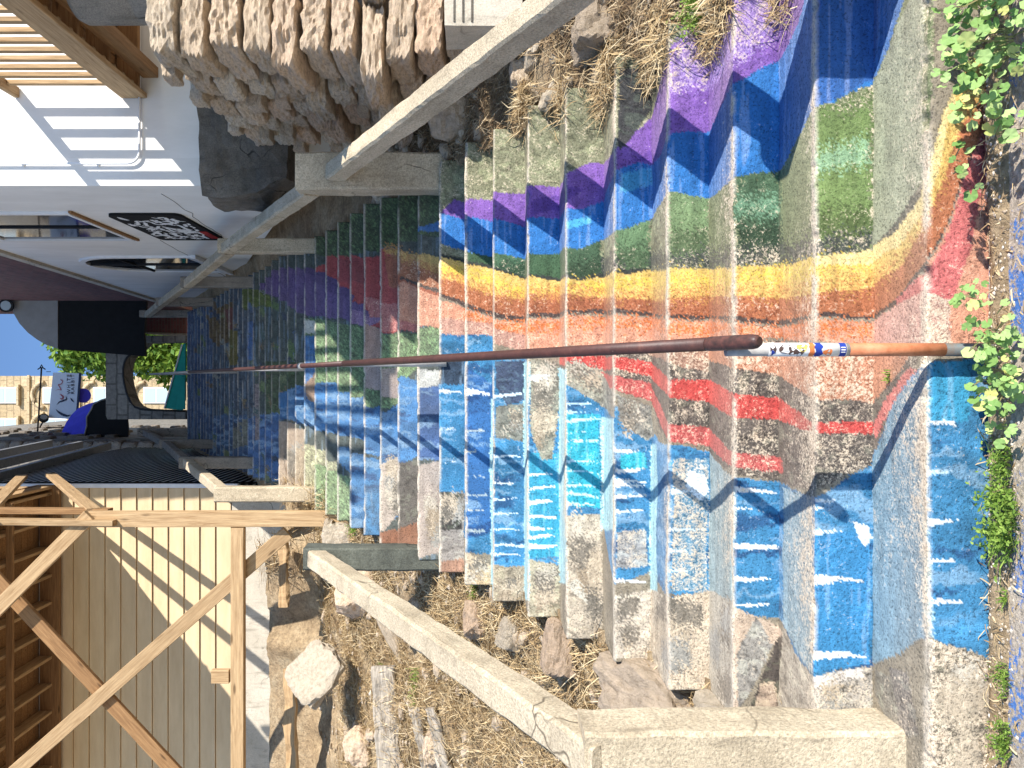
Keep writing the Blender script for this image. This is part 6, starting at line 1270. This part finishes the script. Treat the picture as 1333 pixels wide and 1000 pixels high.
# golden stone block far behind
YB = thing('golden_stone_building', 'tall sunlit golden stone building with arched window heads far behind', 'building', (-2, 40, 8))
part('facade', *box_vf(-9, .42, 40, 46, 5, 42), M['gold_stone'], YB)
zz0 = 17.734
for i in range(7):
    zc = 18.894 + i * 2.62
    for xc in (-.58, -2.2, -3.8):
        w = part('window', *box_vf(xc - .42, xc + .42, 39.93, 39.995, zc - .68, zc + .62), M['white_trim'], YB)
        for s in (-1, 1): part('pane', *box_vf(xc - .36, xc + .36, 39.915, 39.928, zc - .02 + (-.6 if s < 0 else .03), zc - .02 + (-.03 if s < 0 else .58)), M['glass_pale'], w)
        box('sill', xc - .55, xc + .55, 39.8, 39.99, zc - .82, zc - .69, M['gold_stone'], w, .02)
        tube('arched_head', [(xc + .66 * math.cos(t), 39.95, zc + .55 + .62 * math.sin(t)) for t in [i2 * math.pi / 8 for i2 in range(9)]], .11, M['gold_stone'], YB, 6)
    part('string_course', *box_vf(-9, .46, 39.9, 39.99, zc - 1.32, zc - 1.2), M['gold_stone'], YB)
# ---------------------------------------------------------------- trees
def m_leaf(name, lo, hi):
    s = NT(name, .65, .3); v = s.coord(); a = s.noise(v, 3, 3, .6); g = s.n('ShaderNodeNewGeometry')
    c = s.ramp(g.outputs['Random Per Island'], [(0, lo), (.6, tuple((x + y) / 2 for x, y in zip(lo, hi))), (1, hi)])
    s.col(c)
    tr = s.n('ShaderNodeBsdfTranslucent'); s.l(c, tr.inputs[0]); ms = s.n('ShaderNodeMixShader'); ms.inputs[0].default_value = .3
    o = s.t.nodes['Material Output']; s.l(s.b.outputs[0], ms.inputs[1]); s.l(tr.outputs[0], ms.inputs[2]); s.l(ms.outputs[0], o.inputs[0])
    return s.m
M['tree_leaf'] = m_leaf('tree_foliage', (.07, .16, .02), (.28, .40, .06))
M['bark'] = m_plain('bark', (.16, .12, .08), (.07, .05, .035), 12, .95, .02)
def tree(base, top, spread_, label, nclump=60, seed=1, leaf=.17):
    rg = random.Random(seed); T = thing('broadleaf_tree', label, 'tree', base, 'trees beyond the stairs')
    b = Vector(base); H = top - b.z
    tube('trunk', [b, b + Vector((.1, 0, H * .3)), b + Vector((-.05, .1, H * .6)), b + Vector((.1, 0, H * .9))], [.2, .16, .11, .03], M['bark'], T, 8)
    mb = MB()
    for i in range(nclump):
        t = rg.random(); r = spread_ * math.sqrt(rg.random()) * (1 - .35 * t); a = rg.random() * 6.28
        c = b + Vector((r * math.cos(a), r * math.sin(a), H * (.28 + .68 * t))); cr_ = rg.uniform(.35, .75)
        if i % 3 == 0: tube('limb', [b + Vector((0, 0, H * (.2 + .55 * t))), c], [.05, .012], M['bark'], T, 5)
        for k in range(70):
            d = Vector((rg.gauss(0, 1), rg.gauss(0, 1), rg.gauss(0, 1))).normalized(); p = c + d * cr_ * rg.random() ** .4
            u = Vector((rg.gauss(0, 1), rg.gauss(0, 1), rg.gauss(0, .6))).normalized(); w = u.cross(d).normalized(); s = leaf * rg.uniform(.6, 1.2)
            mb.add([p - u * s, p + w * s * .5, p + u * s, p - w * s * .5 + d * s * .2], [(0, 1, 2, 3)])
    mb.build('crown', M['tree_leaf'], T)
tree((1.55, 31, 8), 18.9, 1.5, 'leafy green tree rising behind the black curtain and the arch', 260, 3, .15)
tree((3.3, 32, 8), 18.0, 1.9, 'leafy green tree standing to the right behind the canopy', 70, 9)
tree((2.5, 27, 8), 12.2, 1.2, 'low leafy tree seen past the brown brick pier', 40, 12)
# ---------------------------------------------------------------- loose stones and timber on the banks
def lz(x, y): return float(left_z(np.array([x]), np.array([y]))[0])
def rz_(x, y): return float(right_z(np.array([x]), np.array([y]))[0])
def rock(name, label, c, sc, mat, seed, rot=(0, 0, 0), boxy=.35, amp=.2, group='loose stones on the dry banks', sink=.40, on='l', cat='rock', sub=4):
    x, y = c[0], c[1]
    z = (lz if on == 'l' else rz_)(x, y) if len(c) == 2 else c[2]
    o = link(name, rock_mesh(name, M[mat], sub, seed, boxy, amp, fine=.05))
    o.scale = sc; o.rotation_euler = [R(a) for a in rot]; o.location = (x, y, z + sc[2] * (1 - 2 * sink) * .8)
    return tag(o, label, cat, group)
rock('flat_stone', 'big pale flat stone slab tilted on the straw left of the dark post', (-2.86, 7.6, 3.22), (.29, .09, .27), 'rock_pale', 61, (-30, 38, 14), .7, .2)
rock('boulder', 'tan boulder half buried just behind the dark concrete post', (-2.03, 7.6), (.26, .24, .23), 'rock', 62, (0, 0, 30), .5)
rock('stone_shard', 'long narrow weathered stone shard standing beyond the lower left rail', (-2.30, 7.0), (.09, .12, .34), 'rock_pale', 63, (0, 62, 12), .5, .18)
rock('stone', 'flat grey stone tucked beside the blue riser end under the left rail', (-1.66, 5.42), (.14, .16, .10), 'rock_pale', 64, (0, 0, 20), .5)
rock('stone', 'small white angular stone below the grey one at the stair edge', (-1.60, 4.92), (.10, .12, .10), 'rock_pale', 65, (10, 20, 0), .55)
rock('stone', 'pinkish flat stone wedged under the end of a left step', (-1.51, 4.42), (.17, .17, .11), 'rock_pale', 66, (0, 8, 10), .7, .12)
rock('concrete_rubble', 'lump of broken concrete under the steps beside the left rail foot', (-1.50, 3.72), (.17, .34, .15), 'rock_pale', 67, (30, 0, 0), .4, .25)
rock('concrete_rubble', 'flattish concrete lump nearest the top of the left corner post', (-1.46, 3.22), (.13, .24, .12), 'rock_pale', 68, (26, 0, 0), .5, .2)
rock('masonry_block', 'pale rough stone block against the stairs behind the lumber post foot', (-1.62, 8.05), (.20, .24, .2), 'rock_pale', 69, (0, 0, 5), .8, .1)
rock('flat_stone', 'small white flat stone lying on top of the pale stair-side block', (-1.50, 7.98, 3.20), (.12, .12, .05), 'rock_pale', 70, (0, 5, 0), .7, .1)
rock('red_block', 'reddish squared block leaning by the left concrete rail', (-1.93, 4.15), (.09, .13, .20), 'rock', 71, (0, 24, 14), .9, .06)
rock('stone', 'white rough stone beside the square concrete post below the stone wall', (1.93, 5.3), (.19, .2, .19), 'rock_pale', 72, (0, 0, 40), .45, .22, on='r')
rock('stone', 'cream stone in the straw at the end of a purple riser', (1.80, 3.95), (.12, .16, .13), 'rock_pale', 73, (0, 0, 10), .5, .2, on='r')
rock('stone', 'grey rounded stone in brown straw on the right bank', (1.85, 4.6), (.10, .1, .08), 'rock', 74, (0, 0, 10), .3, .2, on='r')
rock('stone', 'brown stone under the right concrete rail', (2.05, 5.05), (.13, .12, .12), 'rock', 75, (0, 30, 10), .4, .2, on='r')
rock('stone', 'brown stone lying under the jutting dark concrete block', (1.78, 6.75), (.16, .18, .12), 'rock', 77, (0, 30, 10), .4, .2, on='r')
rock('stone', 'tan stone at the left frame edge among the old boards', (-2.9, 6.15), (.16, .16, .12), 'rock', 78, (0, 10, 50), .4)
rock('stone', 'tan stone on the bare earth beyond the pale slab', (-3.6, 7.7), (.22, .18, .16), 'rock', 79, (0, 10, 80), .5)
rock('stone', 'small tan stone between the shard and the left rail', (-1.85, 6.4), (.09, .09, .07), 'rock', 80, (0, 10, 80), .5)
def board(label, p0, p1, w, h, mat, seed):
    o = beam('old_board', p0, p1, w, h, mat, None, (0, -.85, .5), .008, .028, 18, seed)
    return tag(o, label, 'board', 'old boards lying on the left bank')
board('bleached split board lying among straw left of the rail', (-2.55, 6.95, lz(-2.55, 6.95) + .16), (-3.42, 6.75, lz(-3.42, 6.75) + .12), .27, .05, M['grey_wood'], 3)
board('narrow dark weathered board, nearer one of the pair', (-2.55, 6.05, lz(-2.55, 6.05) + .07), (-3.3, 5.9, lz(-3.3, 5.9) + .06), .12, .05, M['grey_wood'], 5)
board('narrow weathered board beside the bleached split board', (-2.68, 6.35, lz(-2.68, 6.35) + .09), (-3.4, 6.3, lz(-3.4, 6.3) + .08), .11, .05, M['grey_wood'], 6)
board('long pale plank lying along the foot of the earth bank beyond the slab', (-3.2, 8.62, 3.78), (-5.0, 8.45, 3.70), .15, .05, M['lumber'], 7)
board('short plank end poking out behind the boulder near the lumber post', (-1.8, 8.72, 3.88), (-2.5, 8.60, 3.84), .13, .05, M['lumber'], 8)
# ---------------------------------------------------------------- straw, pebbles, dirt (uncountable)
def m_island(name, stops, rough=.9):
    s = NT(name, rough, .15); g = s.n('ShaderNodeNewGeometry'); s.col(s.ramp(g.outputs['Random Per Island'], stops)); return s.m
M['straw'] = m_island('dead_straw', [(0, (.16, .10, .05)), (.3, (.38, .26, .13)), (.7, (.56, .42, .23)), (1, (.68, .56, .36))])
M['litter'] = m_island('brown_litter', [(0, (.09, .06, .04)), (.4, (.24, .16, .09)), (.75, (.42, .30, .17)), (1, (.6, .48, .31))])
RG = np.random.default_rng(3)
def straw(name, X, Y, Zf, lift, lmin, lmax, mat, seed=0, width=.0035, upright=.25, dirs=None):
    n = len(X); a = RG.uniform(0, 2 * np.pi, n) if dirs is None else dirs; L = RG.uniform(lmin, lmax, n); e = np.abs(RG.normal(0, upright, n))
    dx, dy = np.cos(a) * np.cos(e), np.sin(a) * np.cos(e); dz = np.sin(e)
    P0 = np.stack([X, Y, Zf(X, Y) + RG.uniform(-.005, lift, n)], 1); D = np.stack([dx, dy, dz], 1)
    # follow the slope of the bank
    D[:, 2] += .5 * D[:, 1] * (Y > 2.4); S = np.stack([-np.sin(a), np.cos(a), RG.uniform(-.5, .5, n)], 1)
    S *= (width * RG.uniform(.6, 1.4, n))[:, None]
    bend = np.stack([RG.normal(0, .15, n), RG.normal(0, .15, n), -np.abs(RG.normal(0, .18, n))], 1) * L[:, None]
    P1 = P0 + D * (L * .5)[:, None]; P2 = P0 + D * L[:, None] + bend
    V = np.stack([P0 - S, P0 + S, P1 - S, P1 + S, P2], 1).reshape(-1, 3)
    b = np.arange(n)[:, None] * 5
    Q = np.concatenate([b + np.array([[0, 1, 3, 2]])], 1); T = b + np.array([[2, 3, 4]])
    me = bpy.data.meshes.new(name); me.vertices.add(len(V)); me.vertices.foreach_set('co', V.astype(np.float32).ravel())
    lp = np.concatenate([Q, T], 1).ravel(); me.loops.add(len(lp)); me.loops.foreach_set('vertex_index', lp.astype(np.int32))
    st_ = (np.arange(n)[:, None] * 7 + np.array([[0, 4]])).ravel(); tt = np.tile([4, 3], n)
    me.polygons.add(2 * n); me.polygons.foreach_set('loop_start', st_.astype(np.int32)); me.polygons.foreach_set('loop_total', tt.astype(np.int32))
    me.update(calc_edges=True); me.materials.append(mat)
    return tag(link(name, me), kind='stuff')
def scatter(n, x0, x1, y0, y1, dens):
    X = RG.uniform(x0, x1, n * 4); Y = RG.uniform(y0, y1, n * 4); k = RG.uniform(0, 1, n * 4) < dens(X, Y)
    return X[k][:n], Y[k][:n]
X, Y = scatter(42000, -4.2, -1.38, 2.7, 8.9, lambda x, y: np.clip((fbm(x * 1.5, y * 1.5, 71, 3) - .36) * 5, 0, 1) * np.where(x > -2.6, 1, .6))
straw('dead_grass', X, Y, left_z, .05, .05, .24, M['straw'], width=.0019)
X, Y = scatter(24000, 1.58, 3.0, 2.5, 7.0, lambda x, y: np.clip((fbm(x * 1.8, y * 1.8, 73, 3) - .36) * 5, 0, 1))
straw('dead_grass', X, Y, right_z, .06, .05, .22, M['litter'], width=.0019)
def over_steps(x, y):
    k = np.clip(np.floor((y - D0) / TR).astype(int) + 1, 0, 43); return np.array(STEP_Z)[k]
X, Y = scatter(5200, 1.36, 1.75, 2.75, 4.6, lambda x, y: np.clip((x - 1.36) * 3.2, 0, 1) * np.clip((fbm(x * 4, y * 4, 79, 3) - .38) * 6, 0, 1))
straw('dead_grass', X, Y, over_steps, .05, .05, .17, M['straw'], width=.0018)
X, Y = scatter(900, -1.42, -1.12, 8.0, 9.6, lambda x, y: np.ones_like(x) * (.4 + .6 * (x < -1.2)))
straw('dead_grass', X, Y, over_steps, .08, .12, .35, M['straw'], width=.0025)
X = RG.uniform(-3.5, -2.4, 700); Y = RG.uniform(5.9, 7.0, 700); straw('dead_grass', X, Y, lambda x, y: left_z(x, y) + .08, .10, .08, .28, M['straw'], width=.0019)
X, Y = scatter(1300, -2.3, -1.4, 8.0, 9.2, lambda x, y: np.ones_like(x))
straw('dead_grass', X, Y, left_z, .10, .12, .4, M['straw'])
M['pebble'] = m_island('pebbles', [(0, (.2, .15, .1)), (.5, (.42, .34, .25)), (1, (.62, .56, .48))])
def pebbles(name, X, Y, zf, smin, smax, mat, par=None):
    ico = [(0, 0, 1), (.9, 0, .2), (.25, .85, .25), (-.75, .5, .2), (-.7, -.55, .25), (.3, -.85, .2), (0, 0, -.5)]
    fc = [(0, 1, 2), (0, 2, 3), (0, 3, 4), (0, 4, 5), (0, 5, 1), (6, 2, 1), (6, 3, 2), (6, 4, 3), (6, 5, 4), (6, 1, 5)]
    V = []; F_ = []; Z_ = zf(X, Y)
    for i, (x, y, z) in enumerate(zip(X, Y, Z_)):
        s = rnd(smin, smax); a = rnd(0, 6.28); c, sn = math.cos(a), math.sin(a); b = len(V); fx, fz = rnd(.7, 1.4), rnd(.5, .9)
        for (u, v, w) in ico:
            u *= fx * rnd(.8, 1.2); V.append((x + s * (u * c - v * sn), y + s * (u * sn + v * c), z + s * w * fz))
        F_ += [(p + b, q + b, r + b) for p, q, r in fc]
    return tag(part(name, V, F_, mat), kind='stuff')
X, Y = scatter(1500, -4.2, -1.38, 2.7, 9, lambda x, y: np.clip((fbm(x * 2, y * 2, 81, 3) - .35) * 4, 0, 1)); pebbles('pebbles', X, Y, left_z, .008, .045, M['pebble'])
X, Y = scatter(700, 1.6, 3, 2.6, 7, lambda x, y: np.clip((fbm(x * 2, y * 2, 83, 3) - .35) * 4, 0, 1)); pebbles('pebbles', X, Y, right_z, .008, .04, M['pebble'])
FR = [rock_mesh('fragment', M['rock_pale'], 2, 200 + i, .5, .25) for i in range(5)]
def fragments(n, x0, x1, y0, y1, zf):
    V = []; F_ = []
    for i in range(n):
        x, y = rnd(x0, x1), rnd(y0, y1); z = zf(x, y); m = FR[i % 5]; s = rnd(.02, .07); e = Matrix.Rotation(rnd(0, 6), 3, 'Z') @ Matrix.Rotation(rnd(-.5, .5), 3, 'X'); k = Vector((rnd(.7, 1.4), rnd(.7, 1.3), rnd(.4, .8))) * s; b = len(V)
        V += [e @ Vector((v.co.x * k.x, v.co.y * k.y, v.co.z * k.z)) + Vector((x, y, z + k.z * .3)) for v in m.vertices]; F_ += [tuple(q + b for q in p.vertices) for p in m.polygons]
    tag(part('stone_fragments', V, F_, M['rock_pale']), kind='stuff')
fragments(210, -4.0, -1.4, 2.9, 8.8, lz); fragments(150, 1.62, 2.6, 2.7, 7.0, rz_)
# strip of dirt caught at the foot of the first riser
def dirt_z(x, y): return np.clip(1 - np.abs(y - 2.325) / .06, 0, 1) ** .7 * (.018 + .05 * fbm(x * 5, y * 5, 91, 3)) - .012
tag(grid(np.arange(-2.7, 2.5, .012), np.arange(2.235, 2.40, .011), dirt_z, 'dirt_strip', M['earth']), kind='structure')
X = RG.uniform(-2.2, 2.0, 1500); Y = RG.normal(2.30, .028, 1500); pebbles('gravel', X, Y, lambda x, y: np.maximum(dirt_z(x, y), 0), .002, .008, M['pebble'])
X = RG.uniform(-2.2, 2.0, 1100); Y = RG.normal(2.30, .035, 1100); straw('dead_grass', X, Y, lambda x, y: np.maximum(dirt_z(x, y), 0), .015, .015, .07, M['straw'], width=.0016)
# ---------------------------------------------------------------- living plants
M['mallow'] = m_leaf('mallow_leaf', (.10, .22, .05), (.36, .50, .17))
def m_obj_leaf():
    s = NT('mallow_leaf_blade', .6, .3); oi = s.n('ShaderNodeObjectInfo'); v = s.coord()
    c = s.ramp(oi.outputs['Random'], [(0, (.15, .28, .07)), (.5, (.27, .42, .13)), (.85, (.40, .54, .21)), (1, (.52, .52, .16))])
    s.col(c); tr = s.n('ShaderNodeBsdfTranslucent'); s.l(c, tr.inputs[0]); ms = s.n('ShaderNodeMixShader'); ms.inputs[0].default_value = .25
    o = s.t.nodes['Material Output']; s.l(s.b.outputs[0], ms.inputs[1]); s.l(tr.outputs[0], ms.inputs[2]); s.l(ms.outputs[0], o.inputs[0]); return s.m
M['blade'] = m_obj_leaf()
M['stem'] = m_plain('green_stem', (.22, .26, .10), (.3, .22, .12), 9, .7, 0)
def leaf_mesh(seed):
    rg = random.Random(seed); v = [(0, 0, 0)]; n = 20; lobes = 5
    for i in range(n + 1):
        t = -2.85 + 5.7 * i / n; r = 1 + .07 * math.cos(lobes * 1.18 * t) + rg.uniform(-.04, .04); r *= .85 + .2 * math.cos(t) * .3
        v.append((r * math.cos(t), r * math.sin(t), .22 * r * r * (.6 + .5 * math.cos(lobes * 1.18 * t))))
    f = [(0, i + 1, i + 2) for i in range(n)]
    return mesh('leaf', v, f, M['blade'], True)
LP = [leaf_mesh(i) for i in range(6)]
def mallow(label, base, blobs, count, seed, size):
    rg = random.Random(seed); T = thing('mallow_plant', label, 'plant', base, 'green mallow plants at the foot of the steps')
    mb_pts = []
    for i in range(count):
        cx, cy, cz0, rx, ry, rz2 = rg.choices(blobs, [b[3] * b[5] for b in blobs])[0]
        while 1:
            a, b, c = rg.uniform(-1, 1), rg.uniform(-1, 1), rg.uniform(-1, 1)
            if a * a + b * b + c * c < 1: break
        p = Vector((cx + a * rx, cy + b * ry, max(.012, cz0 + c * rz2)))
        o = link('leaf', LP[rg.randrange(6)], T); o.location = p - Vector(base); s = size * rg.uniform(.6, 1.25); o.scale = (s, s, s)
        nrm = Vector((.25 + rg.gauss(0, .45), -.75 + rg.gauss(0, .4), .65 + rg.gauss(0, .4))).normalized()
        q = nrm.to_track_quat('Z', 'Y'); o.rotation_euler = (q @ Matrix.Rotation(rg.uniform(0, 6.28), 3, 'Z').to_quaternion()).to_euler()
        if i % 3 == 0: mb_pts.append((Vector((cx + a * rx * .3, cy + .05, max(.0, cz0 - rz2 * .8))), p))
    S_ = MB()
    for a, b in mb_pts:
        m_ = (a + b) / 2 + Vector((rg.uniform(-.02, .02), .02, .01)); w = Vector((.0018, 0, .0012))
        S_.add([a - w, a + w, m_ + w, m_ - w], [(0, 1, 2, 3)]); S_.add([m_ - w, m_ + w, b + w, b - w], [(0, 1, 2, 3)])
    S_.build('stem', M['stem'], T)['kind'] = 'stuff'
mallow('bushy green mallow growing at the right foot of the steps', (.98, 2.2, 0), [(1.0, 2.16, .14, .20, .10, .13), (.86, 2.15, .20, .16, .08, .09), (1.18, 2.14, .18, .2, .1, .15), (.72, 2.16, .10, .07, .05, .06), (1.3, 2.12, .1, .2, .1, .1)], 296, 4, .0205)
mallow('small sprig of mallow with a few leaves left of the bush', (.60, 2.25, 0), [(.64, 2.2, .19, .06, .03, .035), (.58, 2.22, .14, .04, .02, .02)], 9, 8, .02)
mallow('trailing mallow around the foot of the pipe handrail', (.12, 2.25, 0), [(.14, 2.2, .10, .12, .05, .08), (.02, 2.2, .09, .12, .05, .08), (-.1, 2.2, .08, .09, .05, .06), (.26, 2.22, .16, .06, .04, .07)], 110, 5, .0165)
M['weed'] = m_leaf('weed_blade', (.12, .22, .03), (.30, .42, .08))
def weed(label, base, n, h, sprd, seed, name='weed_tuft', grp='weeds along the stair foot'):
    rg = random.Random(seed); mb = MB(); b = Vector(base)
    for i in range(n):
        a = rg.uniform(0, 6.28); r = sprd * math.sqrt(rg.random()); p = b + Vector((r * math.cos(a), r * math.sin(a) * .4, 0)); d = Vector((rg.gauss(0, .5), rg.gauss(-.2, .4), 1)).normalized()
        L = h * rg.uniform(.4, 1); s = Vector((math.cos(a + 1), math.sin(a + 1), 0)) * .0022; m_ = p + d * L * .55; e = p + d * L + Vector((d.x * .3 * L, -.1 * L, -.15 * L))
        mb.add([p - s, p + s, m_ + s, m_ - s, e], [(0, 1, 2, 3), (3, 2, 4)])
        for k in range(3):
            c = p + d * L * rg.uniform(.3, .95); u = Vector((rg.gauss(0, 1), rg.gauss(0, 1), rg.gauss(.3, .6))).normalized() * h * .12; w = u.cross(Vector((0, -1, .3))).normalized() * h * .03
            mb.add([c, c + u * .5 + w, c + u, c + u * .5 - w], [(0, 1, 2, 3)])
    o = mb.build(name, M['weed']); return tag(o, label, 'weed', grp)
weed('thick feathery green weed left of the trailing mallow', (-.40, 2.26, .01), 160, .13, .10, 21)
weed('thin dark weed tuft between the mallow and the feathery weed', (-.24, 2.27, .01), 60, .10, .06, 22)
weed('tiny weed sprout on the dirt below the fifth white ripple', (-.63, 2.28, .01), 18, .05, .02, 23)
weed('low weed tuft in the dirt at the far left foot of the stairs', (-.88, 2.28, .01), 40, .06, .05, 24)
weed('leafy weed tuft at the left corner of the first step', (-1.05, 2.27, .01), 70, .08, .05, 25)
weed('tiny weed on the first tread just left of the handrail post', (.03, 2.60, .19), 14, .04, .02, 26)
weed('small green sprout in the straw at the end of the purple risers', (1.70, 4.55, rz_(1.7, 4.55)), 40, .09, .05, 27, grp='weeds on the banks')
weed('green weed at the upper right bank among the straw', (1.62, 3.35, rz_(1.62, 3.35) + .02), 90, .16, .1, 28, grp='weeds on the banks')
weed('yellow green weed against the stair side by the pale block', (-1.42, 7.6, lz(-1.42, 7.6)), 60, .16, .08, 29, grp='weeds on the banks')
weed('weed beside the foot of the dark post', (-1.42, 5.35, lz(-1.42, 5.35)), 40, .10, .08, 30, grp='weeds on the banks')
weed('patch of green weeds in the straw beside the bleached board', (-2.55, 6.5, lz(-2.55, 6.5)), 70, .12, .16, 31, grp='weeds on the banks')
weed('green weeds below the big pale stone slab', (-2.75, 7.15, lz(-2.75, 7.15)), 60, .12, .15, 32, grp='weeds on the banks')
